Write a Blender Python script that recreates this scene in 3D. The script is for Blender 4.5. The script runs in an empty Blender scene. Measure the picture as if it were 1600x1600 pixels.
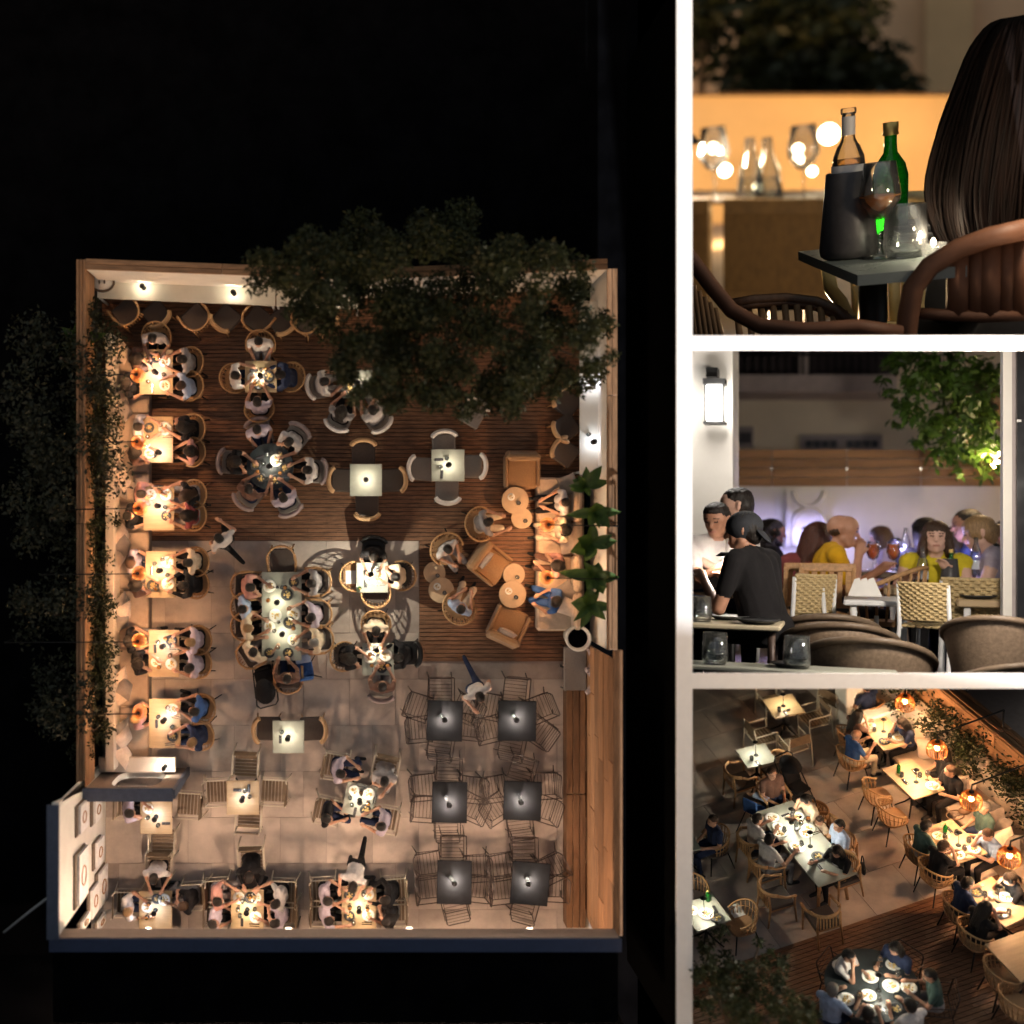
import bpy, math, random
import numpy as np
from mathutils import Vector, Matrix
V = Vector; PI = math.pi; R = math.radians
SC = bpy.context.scene
COL = SC.collection
rng = random.Random(7)
# ---------------------------------------------------------------- camera, sky, added sun lamp, exposure
F, CAMZ, PX, PY = 1800.0, 23.0, 560.0, 800.0          # focal length in photo pixels, camera height, principal point
cam_data = bpy.data.cameras.new('camera'); cam = bpy.data.objects.new('camera', cam_data); COL.objects.link(cam)
cam.location = (0, 0, CAMZ); cam_data.sensor_width = 36.0; cam_data.lens = F / 1600 * 36
cam_data.shift_x = (800 - PX) / 1600; cam_data.clip_end = 600
cam_data.dof.use_dof = True; cam_data.dof.focus_distance = 24.3; cam_data.dof.aperture_fstop = cam_data.lens / 1000 / 0.23
SC.camera = cam
world = bpy.data.worlds.new('World'); SC.world = world; world.use_nodes = True
wn = world.node_tree.nodes; wl = world.node_tree.links
sky = wn.new('ShaderNodeTexSky'); sky.sky_type = 'NISHITA'; sky.sun_disc = False; sky.dust_density = 6.0; sky.ozone_density = 0.0
LOW_SUN_EL, LOW_SUN_AZ = R(14), R(180)                      # low sun lamp from the south, added to light the partition ends
sky.sun_elevation = LOW_SUN_EL; sky.sun_rotation = LOW_SUN_AZ
glow = wn.new('ShaderNodeMix'); glow.data_type = 'RGBA'; glow.blend_type = 'MULTIPLY'; glow.inputs[0].default_value = 1.0; glow.inputs[7].default_value = (1.0, 0.80, 0.63, 1)   # warm tint so the sky acts as fill light
wl.new(sky.outputs[0], glow.inputs[6]); wl.new(glow.outputs[2], wn['Background'].inputs[0]); wn['Background'].inputs[1].default_value = 0.12
sun_d = bpy.data.lights.new('partition_sun', 'SUN'); sun_d.energy = 5.0; sun_d.angle = R(0.5); sun_d.color = (0.94, 0.96, 1.0)
sun = bpy.data.objects.new('partition_sun', sun_d); COL.objects.link(sun); sun.location = (0, -40, 15)
sun.rotation_euler = V((0, math.cos(LOW_SUN_EL), -math.sin(LOW_SUN_EL))).to_track_quat('-Z', 'Y').to_euler()
SC.view_settings.view_transform = 'Standard'; SC.view_settings.look = 'None'
SC.view_settings.exposure = 1.0; SC.view_settings.gamma = 1.0
SC.render.engine = 'CYCLES'; SC.cycles.use_denoising = True
SC.cycles.max_bounces = 7; SC.cycles.diffuse_bounces = 2; SC.cycles.glossy_bounces = 3
SC.cycles.transmission_bounces = 7; SC.cycles.transparent_max_bounces = 28
SC.cycles.caustics_reflective = False; SC.cycles.caustics_refractive = False
SC.cycles.sample_clamp_indirect = 4.0; SC.cycles.use_light_tree = True

def pix(px, py): return V((px - PX, PY - py, -F)).normalized()
class Place:
    """One of the four places of the collage: its own level ground, z up, metres."""
    def __init__(s, cx, cy, x0, y0, k, eye, pitch, scale, yaw=0.0):
        s.x0, s.y0, s.k, s.eye, s.sc = x0, y0, k, V(eye), scale
        fw = pix(cx, cy); up = (V((0, 1, 0)) - fw * fw.y).normalized(); ri = fw.cross(up)
        W = Matrix((ri, fw, up)).transposed()
        p = R(pitch); fl = V((0, math.cos(p), math.sin(p))); ul = V((0, -math.sin(p), math.cos(p)))
        L = Matrix((V((1, 0, 0)), fl, ul)).transposed()
        s.R = W @ L.transposed() @ Matrix.Rotation(-R(yaw), 3, 'Z')
        s.M = Matrix.Translation(cam.location) @ s.R.to_4x4() @ Matrix.Scale(scale, 4) @ Matrix.Translation(-s.eye)
    def at(s, u, v, z=None, y=None):                   # crop coordinates of a zoomed panel -> local point at height z or depth y
        d = s.R.transposed() @ pix(s.x0 + u / s.k, s.y0 + v / s.k)
        t = (z - s.eye.z) / d.z if z is not None else (y - s.eye.y) / d.y
        return s.eye + d * t
class Terrace:
    M = Matrix.Identity(4); sc = 1.0
    def at(s, u, v, z=0.0):
        return V(((u - PX) / F * (CAMZ - z), (PY - v) / F * (CAMZ - z), z))
P1 = Terrace()
P2 = Place(1337, 266, 1082, 8, 3.1, (0, 0, 1.08), -2.7, 9.0)
P3 = Place(1337, 800, 1082, 547, 3.137, (0, 0, 1.2), 1.0, 3.4)
P4 = Place(1337, 1334, 1082, 1076, 3.1, (0, -17.3, 17.0), -44.5, 1.17)

# ---------------------------------------------------------------- materials
MATS = {}
def mat(name, col, rough=0.6, metal=0.0, var=0.12, scale=9.0, bump=0.0, stretch=(1, 1, 1), spec=0.4, rnd=0.0,
        trans=0.0, emit=0.0, ecol=None, sss=0.0, ior=1.45, bscale=None, coat=0.0, sheen=0.0, col2=None, trl=0.0):
    if name in MATS: return MATS[name]
    m = bpy.data.materials.new(name); m.use_nodes = True; MATS[name] = m
    nt = m.node_tree; N = nt.nodes; Lk = nt.links; b = N['Principled BSDF']
    b.inputs['Roughness'].default_value = rough; b.inputs['Metallic'].default_value = metal
    b.inputs['Specular IOR Level'].default_value = spec; b.inputs['IOR'].default_value = ior
    b.inputs['Transmission Weight'].default_value = trans; b.inputs['Coat Weight'].default_value = coat
    b.inputs['Sheen Weight'].default_value = sheen
    if sss: b.inputs['Subsurface Weight'].default_value = sss; b.inputs['Subsurface Scale'].default_value = 0.01
    if emit:
        b.inputs['Emission Color'].default_value = (*(ecol or col), 1); b.inputs['Emission Strength'].default_value = emit
    tc = N.new('ShaderNodeTexCoord'); mp = N.new('ShaderNodeMapping'); mp.inputs['Scale'].default_value = stretch
    Lk.new(tc.outputs['Object'], mp.inputs['Vector'])
    nz = N.new('ShaderNodeTexNoise'); nz.inputs['Scale'].default_value = scale; nz.inputs['Detail'].default_value = 6
    nz.inputs['Roughness'].default_value = 0.62
    oi = N.new('ShaderNodeObjectInfo'); ad = N.new('ShaderNodeVectorMath'); ad.operation = 'ADD'
    ml = N.new('ShaderNodeMath'); ml.operation = 'MULTIPLY'; ml.inputs[1].default_value = 17.0
    Lk.new(oi.outputs['Random'], ml.inputs[0]); Lk.new(mp.outputs[0], ad.inputs[0]); Lk.new(ml.outputs[0], ad.inputs[1])
    Lk.new(ad.outputs[0], nz.inputs['Vector'])
    rp = N.new('ShaderNodeValToRGB'); rp.color_ramp.elements[0].position = 0.3; rp.color_ramp.elements[1].position = 0.7
    lo = [max(0, c * (1 - var)) for c in col]; hi = [min(1, c * (1 + var)) for c in (col2 or col)]
    rp.color_ramp.elements[0].color = (*lo, 1); rp.color_ramp.elements[1].color = (*hi, 1)
    Lk.new(nz.outputs['Fac'], rp.inputs[0]); src = rp.outputs[0]
    if rnd:
        hs = N.new('ShaderNodeHueSaturation'); mr = N.new('ShaderNodeMapRange')
        mr.inputs[3].default_value = 1 - rnd; mr.inputs[4].default_value = 1 + rnd
        Lk.new(oi.outputs['Random'], mr.inputs[0]); Lk.new(mr.outputs[0], hs.inputs['Value']); Lk.new(src, hs.inputs['Color']); src = hs.outputs[0]
    Lk.new(src, b.inputs['Base Color'])
    rr = N.new('ShaderNodeMapRange'); rr.inputs[3].default_value = max(0, rough - 0.1 * (rough > .12)); rr.inputs[4].default_value = min(1, rough + 0.1 * (rough > .12))
    Lk.new(nz.outputs['Fac'], rr.inputs[0]); Lk.new(rr.outputs[0], b.inputs['Roughness'])
    if bump:
        n2 = N.new('ShaderNodeTexNoise'); n2.inputs['Scale'].default_value = bscale or scale * 3; n2.inputs['Detail'].default_value = 5
        Lk.new(ad.outputs[0], n2.inputs['Vector'])
        bp = N.new('ShaderNodeBump'); bp.inputs['Strength'].default_value = bump; bp.inputs['Distance'].default_value = 0.02
        Lk.new(n2.outputs['Fac'], bp.inputs['Height']); Lk.new(bp.outputs[0], b.inputs['Normal'])
    if trl:                                            # leaf: some light passes through
        t = N.new('ShaderNodeBsdfTranslucent'); mx = N.new('ShaderNodeMixShader'); mx.inputs[0].default_value = trl
        Lk.new(src, t.inputs[0]); Lk.new(b.outputs[0], mx.inputs[1]); Lk.new(t.outputs[0], mx.inputs[2])
        Lk.new(mx.outputs[0], N['Material Output'].inputs[0])
    return m
def thin(name, tint, refl=0.06, rough=0.02, haze=0.0, hcol=(1, 1, 1)):             # thin clear glass or liquid: mostly passes light, mirrors at the rim
    if name in MATS: return MATS[name]
    m = bpy.data.materials.new(name); m.use_nodes = True; MATS[name] = m; N = m.node_tree.nodes; Lk = m.node_tree.links
    N.remove(N['Principled BSDF']); t = N.new('ShaderNodeBsdfTransparent'); t.inputs[0].default_value = (*tint, 1)
    g = N.new('ShaderNodeBsdfGlossy'); g.inputs['Roughness'].default_value = rough; lw = N.new('ShaderNodeLayerWeight'); lw.inputs[0].default_value = 0.25
    pass
    ml = N.new('ShaderNodeMath'); ml.operation = 'MULTIPLY_ADD'; ml.inputs[1].default_value = 0.8; ml.inputs[2].default_value = refl
    mx = N.new('ShaderNodeMixShader'); Lk.new(lw.outputs['Fresnel'], ml.inputs[0]); Lk.new(ml.outputs[0], mx.inputs[0]); Lk.new(t.outputs[0], mx.inputs[1]); Lk.new(g.outputs[0], mx.inputs[2]); hz = N.new('ShaderNodeBsdfTranslucent'); hz.inputs[0].default_value = (*hcol, 1); df = N.new('ShaderNodeBsdfDiffuse'); df.inputs[0].default_value = (*hcol, 1); hm = N.new('ShaderNodeMixShader'); Lk.new(hz.outputs[0], hm.inputs[1]); Lk.new(df.outputs[0], hm.inputs[2])
    m2 = N.new('ShaderNodeMixShader'); m2.inputs[0].default_value = haze; Lk.new(mx.outputs[0], m2.inputs[1]); Lk.new(hm.outputs[0], m2.inputs[2]); Lk.new(m2.outputs[0], N['Material Output'].inputs[0]); return m
def lin(r, g, b): return tuple(((c / 255 + 0.055) / 1.055) ** 2.4 if c > 10 else c / 255 / 12.92 for c in (r, g, b))
deck_m = mat('deck_wood', (0.21, 0.105, 0.058), 0.5, var=0.5, scale=3, stretch=(1.2, 14, 4), bump=0.25, spec=0.3)
fence_m = mat('fence_wood', (0.32, 0.17, 0.085), 0.6, var=0.4, scale=2.5, stretch=(6, 0.8, 6), bump=0.25, rnd=0.18)
fencex_m = mat('fence_wood_lengthwise', (0.30, 0.165, 0.085), 0.6, var=0.4, scale=2.5, stretch=(0.8, 6, 8), bump=0.25, rnd=0.16)
bench_wood = mat('bench_wood', (0.17, 0.085, 0.04), 0.55, var=0.45, scale=2.2, stretch=(7, 0.7, 5), bump=0.2, rnd=0.15)
tile_m = mat('stone_tile', (0.47, 0.385, 0.33), 0.6, var=0.27, scale=1.3, bump=0.08, rnd=0.05, col2=(0.49, 0.405, 0.345))
grout_m = mat('grout', (0.36, 0.29, 0.25), 0.9)
plaster = mat('white_plaster', (0.72, 0.69, 0.64), 0.85, var=0.07, scale=2.5, bump=0.12, bscale=60)
plaster2 = mat('warm_plaster', (0.52, 0.44, 0.37), 0.85, var=0.1, scale=2.5, bump=0.12, bscale=50)
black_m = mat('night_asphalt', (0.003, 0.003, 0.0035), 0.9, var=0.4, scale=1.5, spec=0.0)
roof_m = mat('roof_sheet', (0.02, 0.028, 0.055), 0.6, var=0.2)
trimblue = mat('blue_grey_metal', (0.075, 0.09, 0.13), 0.45, 0.2, var=0.15)
drape = mat('black_wall_paint', (0.002, 0.002, 0.002), 1.0, var=0.1, spec=0.0)
white_paint = mat('white_wall_paint', (0.85, 0.85, 0.85), 0.7, var=0.03)
bmetal = mat('black_metal', (0.018, 0.018, 0.018), 0.45, 0.5, var=0.1)
wmetal = mat('white_metal', (0.72, 0.72, 0.72), 0.35, var=0.04, coat=0.2)
cream_metal = mat('cream_metal', (0.62, 0.54, 0.42), 0.4, var=0.05)
brown_metal = mat('brown_metal', (0.05, 0.031, 0.024), 0.45, 0.2, var=0.1)
rattan = mat('rattan', (0.42, 0.235, 0.105), 0.55, var=0.3, scale=40, bump=0.3)
tanwood = mat('tan_wood', (0.45, 0.25, 0.115), 0.5, var=0.3, scale=6, stretch=(5, 1, 5), bump=0.1)
weave = mat('pale_weave', (0.52, 0.39, 0.20), 0.65, var=0.25, scale=50, bump=0.5)
dweave = mat('dark_weave', (0.20, 0.14, 0.095), 0.6, var=0.3, scale=60, bump=0.5)
seat_dark = mat('seat_fabric_dark', (0.085, 0.065, 0.055), 0.85, var=0.2, scale=60, bump=0.2)
seat_tan = mat('seat_fabric_tan', (0.34, 0.19, 0.09), 0.85, var=0.15, scale=50, bump=0.25, sheen=0.2)
seat_grey = mat('seat_fabric_grey', (0.22, 0.19, 0.17), 0.85, var=0.15, scale=50, bump=0.2)
cush_pale = mat('cushion_pale', (0.55, 0.42, 0.33), 0.9, var=0.12, scale=14, bump=0.2, sheen=0.3)
cush_grey = mat('cushion_grey', (0.22, 0.18, 0.155), 0.9, var=0.14, scale=14, bump=0.2, sheen=0.3)
cush_seat = mat('bench_cushion', (0.37, 0.28, 0.22), 0.9, var=0.1, scale=8, bump=0.2)
sofa_m = mat('sofa_fabric', (0.50, 0.37, 0.27), 0.9, var=0.12, scale=10, bump=0.2, sheen=0.3)
top_wood = mat('table_ash', (0.41, 0.29, 0.165), 0.45, var=0.14, scale=3, stretch=(1, 8, 1), bump=0.03)
top_pale = mat('table_pale_stone', (0.31, 0.31, 0.26), 0.4, var=0.08, scale=7)
top_dark = mat('table_dark_stone', (0.014, 0.013, 0.014), 0.7, var=0.25, scale=7, spec=0.05)
top_black = mat('table_black_stone', (0.028, 0.034, 0.036), 0.4, var=0.3, scale=6)
porcelain = mat('white_porcelain', (0.75, 0.72, 0.66), 0.25, var=0.03)
darkplate = mat('dark_stoneware', (0.035, 0.035, 0.037), 0.4, var=0.2)
pasta = mat('pasta', (0.52, 0.30, 0.07), 0.45, var=0.5, scale=45, bump=0.6, col2=(0.66, 0.46, 0.18))
salad = mat('salad', (0.16, 0.17, 0.05), 0.5, var=0.7, scale=50, bump=0.6, col2=(0.5, 0.32, 0.12))
glass = thin('clear_glass', (.95, .96, .95), .10, haze=.022)
green_glass = thin('green_glass', (.045, .34, .07), .08, haze=.25, hcol=(.02, .42, .05))
wine = thin('rose_wine', (.92, .52, .26), .05, haze=.55, hcol=(1, .5, .16))
spritz = mat('orange_drink', (.9, .24, .03), .2, var=.2, scale=30, trl=.5)
water_m = thin('water', (.93, .96, .97), .05, haze=.06)
steel = mat('steel', (0.55, 0.53, 0.5), 0.25, 1.0, var=0.05)
napkin_m = mat('dark_napkin', (0.035, 0.03, 0.032), 0.85, var=0.2)
paper = mat('white_paper', (0.75, 0.73, 0.7), 0.8, var=0.04)
leaf_d = mat('tree_leaf', (0.03, 0.037, 0.012), 0.5, var=0.45, scale=2.0, trl=0.3)
leaf_v = mat('vine_leaf', (0.026, 0.032, 0.011), 0.5, var=0.4, scale=3, trl=0.3)
leaf_b = mat('banana_leaf', (0.055, 0.105, 0.022), 0.4, var=0.35, scale=5, trl=0.25)
bark = mat('bark', (0.12, 0.085, 0.06), 0.9, var=0.3, scale=12, bump=0.6)
skin_m = mat('skin', (0.46, 0.25, 0.165), 0.5, var=0.18, scale=26, sss=0.05, bump=0.15, bscale=90)
eye_m = mat('eye_dark', (0.11, 0.06, 0.042), 0.4)
lip_m = mat('lips', (0.40, 0.17, 0.125), 0.5)
shoe_m = mat('shoe_dark', (0.03, 0.03, 0.03), 0.5)
shoe_w = mat('shoe_white', (0.6, 0.58, 0.55), 0.6)
def cloth(name, c): return mat('cloth_' + name, c, 0.9, var=0.16, scale=12, bump=0.9, bscale=13, sheen=0.03, spec=0.15)
CLOTH = {k: cloth(n, c) for k, n, c in [
    ('w', 'white', (0.52, 0.48, 0.46)), ('k', 'black', (0.012, 0.011, 0.012)), ('n', 'navy', (0.022, 0.03, 0.065)),
    ('b', 'blue', (0.045, 0.10, 0.26)), ('g', 'grey', (0.25, 0.23, 0.23)), ('p', 'pink', (0.5, 0.25, 0.21)),
    ('l', 'light blue', (0.33, 0.40, 0.55)), ('o', 'brown', (0.14, 0.075, 0.055)), ('e', 'green', (0.05, 0.085, 0.075)),
    ('y', 'yellow', (0.62, 0.33, 0.015)), ('v', 'lavender', (0.40, 0.34, 0.40)), ('c', 'cream', (0.58, 0.46, 0.33)),
    ('r', 'dark red', (0.2, 0.05, 0.05)), ('Y', 'bright yellow', (0.58, 0.46, 0.03))]}
CNAME = {'w': 'white', 'k': 'black', 'n': 'navy', 'b': 'blue', 'g': 'grey', 'p': 'pink', 'l': 'light blue', 'o': 'brown',
         'e': 'dark green', 'y': 'mustard yellow', 'v': 'lavender', 'c': 'cream', 'r': 'dark red', 'Y': 'bright yellow'}
def hairm(name, c): return mat('hair_' + name, c, 0.45, var=0.5, scale=30, stretch=(6, 6, 0.6), bump=0.7, bscale=60)
HAIR = {'d': hairm('dark', (0.014, 0.010, 0.008)), 'b': hairm('brown', (0.05, 0.026, 0.014)), 'f': hairm('fair', (0.28, 0.17, 0.08)),
        'g': hairm('grey', (0.2, 0.18, 0.16)), 'r': hairm('reddish', (0.07, 0.022, 0.012))}

# ---------------------------------------------------------------- mesh building
class MB:
    def __init__(s): s.v = []; s.f = []; s.m = []; s.sm = []
    def add(s, vs, fs, m=0, smooth=False):
        o = len(s.v); s.v += [tuple(p) for p in vs]; s.f += [tuple(i + o for i in f) for f in fs]; s.m += [m] * len(fs); s.sm += [smooth] * len(fs); return s
    def box(s, c, d, m=0, rz=0.0, bev=0.0, rot=None):
        x, y, z = (d[0] / 2, d[1] / 2, d[2] / 2); b = min(bev, x * .9, y * .9, z * .9)
        if b <= 0:
            vs = [V((i, j, k)) for k in (-z, z) for j in (-y, y) for i in (-x, x)]
            fs = [(0, 2, 3, 1), (4, 5, 7, 6), (0, 1, 5, 4), (2, 6, 7, 3), (0, 4, 6, 2), (1, 3, 7, 5)]
        else:                                          # chamfered box: rings bottom, lower, upper, top
            def ring(a, zz): return [V((-x + a, -y, zz)), V((x - a, -y, zz)), V((x, -y + a, zz)), V((x, y - a, zz)), V((x - a, y, zz)), V((-x + a, y, zz)), V((-x, y - a, zz)), V((-x, -y + a, zz))]
            def inr(zz): return [V((p.x * (x - b) / x, p.y * (y - b) / y, zz)) for p in ring(b, zz)]
            vs = inr(-z) + ring(b, -z + b) + ring(b, z - b) + inr(z)
            fs = [tuple(range(7, -1, -1)), tuple(range(24, 32))]
            for r in range(3): fs += [(r * 8 + i, r * 8 + (i + 1) % 8, r * 8 + 8 + (i + 1) % 8, r * 8 + 8 + i) for i in range(8)]
        M = rot if rot is not None else Matrix.Rotation(rz, 3, 'Z')
        return s.add([M @ p + V(c) for p in vs], fs, m)
    def tube(s, pts, r, n=8, m=0, closed=False, flat=1.0, smooth=True):
        pts = [V(p) for p in pts]; k = len(pts); rs = r if isinstance(r, (list, tuple)) else [r] * k
        vs = []; fs = []; pn = None
        for i, p in enumerate(pts):
            t = (pts[(i + 1) % k] - pts[i - 1]) if closed else (pts[min(i + 1, k - 1)] - pts[max(i - 1, 0)])
            t = t.normalized() if t.length > 1e-9 else V((0, 0, 1))
            a = V((0, 0, 1)) if pn is None else pn
            a = a - t * a.dot(t)
            if a.length < 1e-3: a = V((1, 0, 0)) - t * t.x
            if a.length < 1e-3: a = V((0, 1, 0))
            a.normalize(); pn = a; b = t.cross(a)
            vs += [p + (a * math.cos(q) * rs[i] + b * math.sin(q) * rs[i] * flat) for q in [2 * PI * j / n for j in range(n)]]
        e = k if closed else k - 1
        for i in range(e):
            j2 = ((i + 1) % k) * n
            fs += [(i * n + j, i * n + (j + 1) % n, j2 + (j + 1) % n, j2 + j) for j in range(n)]
        s.add(vs, fs, m, smooth)
        if not closed: s.f += [tuple(len(s.v) - k * n + j for j in range(n - 1, -1, -1)), tuple(len(s.v) - n + j for j in range(n))]; s.m += [m, m]; s.sm += [False, False]
        return s
    def lathe(s, prof, n=24, m=0, c=(0, 0, 0), smooth=True):
        c = V(c); vs = []; fs = []; k = len(prof)
        for r, z in prof: vs += [c + V((r * math.cos(2 * PI * j / n), r * math.sin(2 * PI * j / n), z)) for j in range(n)]
        for i in range(k - 1): fs += [(i * n + j, i * n + (j + 1) % n, (i + 1) * n + (j + 1) % n, (i + 1) * n + j) for j in range(n)]
        return s.add(vs, fs, m, smooth)
    def prism(s, poly, z0, z1, m=0):
        n = len(poly); vs = [V((p[0], p[1], z0)) for p in poly] + [V((p[0], p[1], z1)) for p in poly]
        return s.add(vs, [tuple(range(n - 1, -1, -1)), tuple(range(n, 2 * n))] + [(i, (i + 1) % n, n + (i + 1) % n, n + i) for i in range(n)], m)
    def hexa(s, a, b, m=0):                            # solid between two quads
        vs = [V(p) for p in a] + [V(p) for p in b]
        return s.add(vs, [(3, 2, 1, 0), (4, 5, 6, 7)] + [(i, (i + 1) % 4, 4 + (i + 1) % 4, 4 + i) for i in range(4)], m)
    def ell(s, c, r, nu=12, nv=8, m=0, rot=None, smooth=True):
        vs = []; fs = []; rot = rot or Matrix.Identity(3)
        for i in range(nv + 1):
            t = PI * i / nv
            vs += [V(c) + rot @ V((r[0] * math.sin(t) * math.cos(2 * PI * j / nu), r[1] * math.sin(t) * math.sin(2 * PI * j / nu), -r[2] * math.cos(t))) for j in range(nu)]
        for i in range(nv): fs += [(i * nu + j, i * nu + (j + 1) % nu, (i + 1) * nu + (j + 1) % nu, (i + 1) * nu + j) for j in range(nu)]
        return s.add(vs, fs, m, smooth)
    def mesh(s, name, mats):
        me = bpy.data.meshes.new(name); me.from_pydata(s.v, [], s.f)
        me.polygons.foreach_set('material_index', s.m); me.polygons.foreach_set('use_smooth', s.sm)
        for q in (mats if isinstance(mats, (list, tuple)) else [mats]): me.materials.append(q)
        me.validate(); me.update(); return me
def link(name, data, parent=None, M=None):
    o = bpy.data.objects.new(name, data); COL.objects.link(o)
    if parent: o.parent = parent
    if M is not None: o.matrix_local = M
    return o
def tag(o, label=None, cat=None, group=None, kind=None):
    if label: o['label'] = label
    if cat: o['category'] = cat
    if group: o['group'] = group
    if kind: o['kind'] = kind
    return o
def TRS(loc, rz=0.0, sc=1.0): return Matrix.Translation(V(loc)) @ Matrix.Rotation(rz, 4, 'Z') @ Matrix.Scale(sc, 4)
class Proto:
    """A kind of thing: parts share mesh data between copies. parts: (name, mesh, matrix, [subparts])."""
    def __init__(s, name, cat, parts, light=None): s.name, s.cat, s.parts, s.light = name, cat, parts, light
def put(proto, pl, loc, rz=0.0, label=None, group=None, sc=1.0, mats=None, name=None, M=None):
    r = link(name or proto.name, None); r.empty_display_size = 0.1
    r.matrix_world = pl.M @ (M if M is not None else TRS(loc, rz, sc))
    tag(r, label, proto.cat, group)
    def rec(parts, par):
        for p in parts:
            o = link(p[0], p[1], par, p[2] if len(p) > 2 and p[2] is not None else None)
            if mats:
                for i, sl in enumerate(o.material_slots):
                    mm = mats.get(sl.material.name) if sl.material else None
                    if mm: sl.link = 'OBJECT'; sl.material = mm
            if len(p) > 3: rec(p[3], o)
    rec(proto.parts, r)
    if proto.light:
        for (off, watts, col, rad) in proto.light:
            ld = bpy.data.lights.new('lamp_light', 'POINT'); k = pl.sc * sc
            ld.energy = watts * k * k; ld.color = col; ld.shadow_soft_size = rad * k
            lo = link('bulb_light', ld, r); lo.location = off
    return r
def solo(name, mb, mats, pl, label, cat, loc=(0, 0, 0), rz=0.0, group=None, kind=None, M=None):
    o = link(name, mb if isinstance(mb, bpy.types.Mesh) else mb.mesh(name, mats)); o.matrix_world = pl.M @ (M if M is not None else TRS(loc, rz))
    return tag(o, label, cat, group, kind)
def struct(name, mb, mats, pl=P1): return solo(name, mb, mats, pl, None, None, kind='structure')
def child(name, mb, mats, par, M=None, kind=None):
    o = link(name, mb if isinstance(mb, bpy.types.Mesh) else mb.mesh(name, mats), par, M)
    if kind: o['kind'] = kind
    return o
def part(name, fn, mats):                              # a prototype part from a builder
    b = MB(); fn(b); return (name, b.mesh(name, mats))
# ---------------------------------------------------------------- chairs
def T4(*p): return Matrix.Translation(V(p))
def legmesh(p0, p1, r0, r1, m, n=6):
    return MB().tube([p0, p1], [r0, r1], n).mesh('leg', m)
def rattan_chair(name, rim_m, leg_m, seat_m, spind=17, leg_r=0.011):
    arc = [(-118 + 236 * i / 22) for i in range(23)]
    rim = [V((0.285 * math.sin(R(a)), 0.0 - 0.27 * math.cos(R(a)), 0.64 + 0.19 * max(0, math.cos(R(a * 0.72))) ** 1.5)) for a in arc]
    ps = [('seat', MB().prism([(0.24 * math.copysign(abs(math.cos(q)) ** .6, math.cos(q)), 0.02 + 0.23 * math.copysign(abs(math.sin(q)) ** .6, math.sin(q))) for q in [2 * PI * i / 20 for i in range(20)]], 0.42, 0.455).mesh('seat', seat_m))]
    ps.append(('rim', MB().tube(rim, 0.017, 7).mesh('rim', rim_m)))
    b = MB()
    for i in range(spind):
        a = -112 + 224 * i / (spind - 1); k = (a + 118) / 236 * 22; i0 = min(int(k), 21); p = rim[i0].lerp(rim[i0 + 1], k - i0)
        q = V((0.235 * math.sin(R(a)), 0.01 - 0.215 * math.cos(R(a)), 0.44)); b.tube([p, p.lerp(q, .5) + V((p.x - q.x, p.y - q.y, 0)) * .25, q], 0.0095, 5)
    mid = [p.lerp(V((0.235 * math.sin(R(a)), 0.01 - 0.215 * math.cos(R(a)), 0.44)), .45) + V((math.sin(R(a)), -math.cos(R(a)), 0)) * .012 for p, a in zip(rim, arc)]
    b.tube(mid, 0.008, 5)
    ps.append(('back_spindles', b.mesh('back_spindles', rim_m)))
    for sx in (-1, 1):
        for y0, y1 in ((0.17, 0.24), (-0.15, -0.25)): ps.append(('leg', legmesh((sx * .17, y0, .43), (sx * .23, y1, 0), leg_r + .003, leg_r, leg_m)))
    return Proto(name, 'chair', ps)
C_RAT = rattan_chair('rattan_armchair', rattan, bmetal, seat_tan, 15)
C_RATD = rattan_chair('rattan_armchair', rattan, bmetal, seat_dark)
def wood_chair():
    back = [V((0.27 * math.sin(R(a)), -0.02 - 0.25 * math.cos(R(a)), 0.76)) for a in range(-75, 76, 15)]
    ps = [('seat', MB().box((0, .02, .43), (.47, .46, .06), bev=.02).mesh('seat', seat_dark)),
          ('top_rail', MB().tube(back, [.045] * len(back), 8, flat=.45).mesh('top_rail', tanwood))]
    for sx in (-1, 1):
        ps.append(('arm', MB().tube([(sx * .262, -.08, .755), (sx * .275, .06, .68), (sx * .262, .25, .655)], [.026, .024, .022], 7, flat=1.1).mesh('arm', tanwood)))
        ps.append(('leg', MB().tube([(sx * .25, .23, .66), (sx * .24, .23, .42), (sx * .245, .25, 0)], [.018, .022, .015], 7).mesh('leg', tanwood)))
        ps.append(('leg', MB().tube([(sx * .2, -.22, .76), (sx * .21, -.21, .42), (sx * .22, -.27, 0)], [.016, .022, .015], 7).mesh('leg', tanwood)))
    b = MB()
    for i in range(7):
        x = -.17 + i * .34 / 6; b.box((x, -.245, .6), (.02, .012, .3))
    ps.append(('back_slats', b.mesh('back_slats', tanwood)))
    ps.append(('seat_rail', MB().box((0, .02, .385), (.45, .44, .03)).mesh('seat_rail', tanwood)))
    return Proto('wooden_armchair', 'chair', ps)
C_WOOD = wood_chair()
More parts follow.
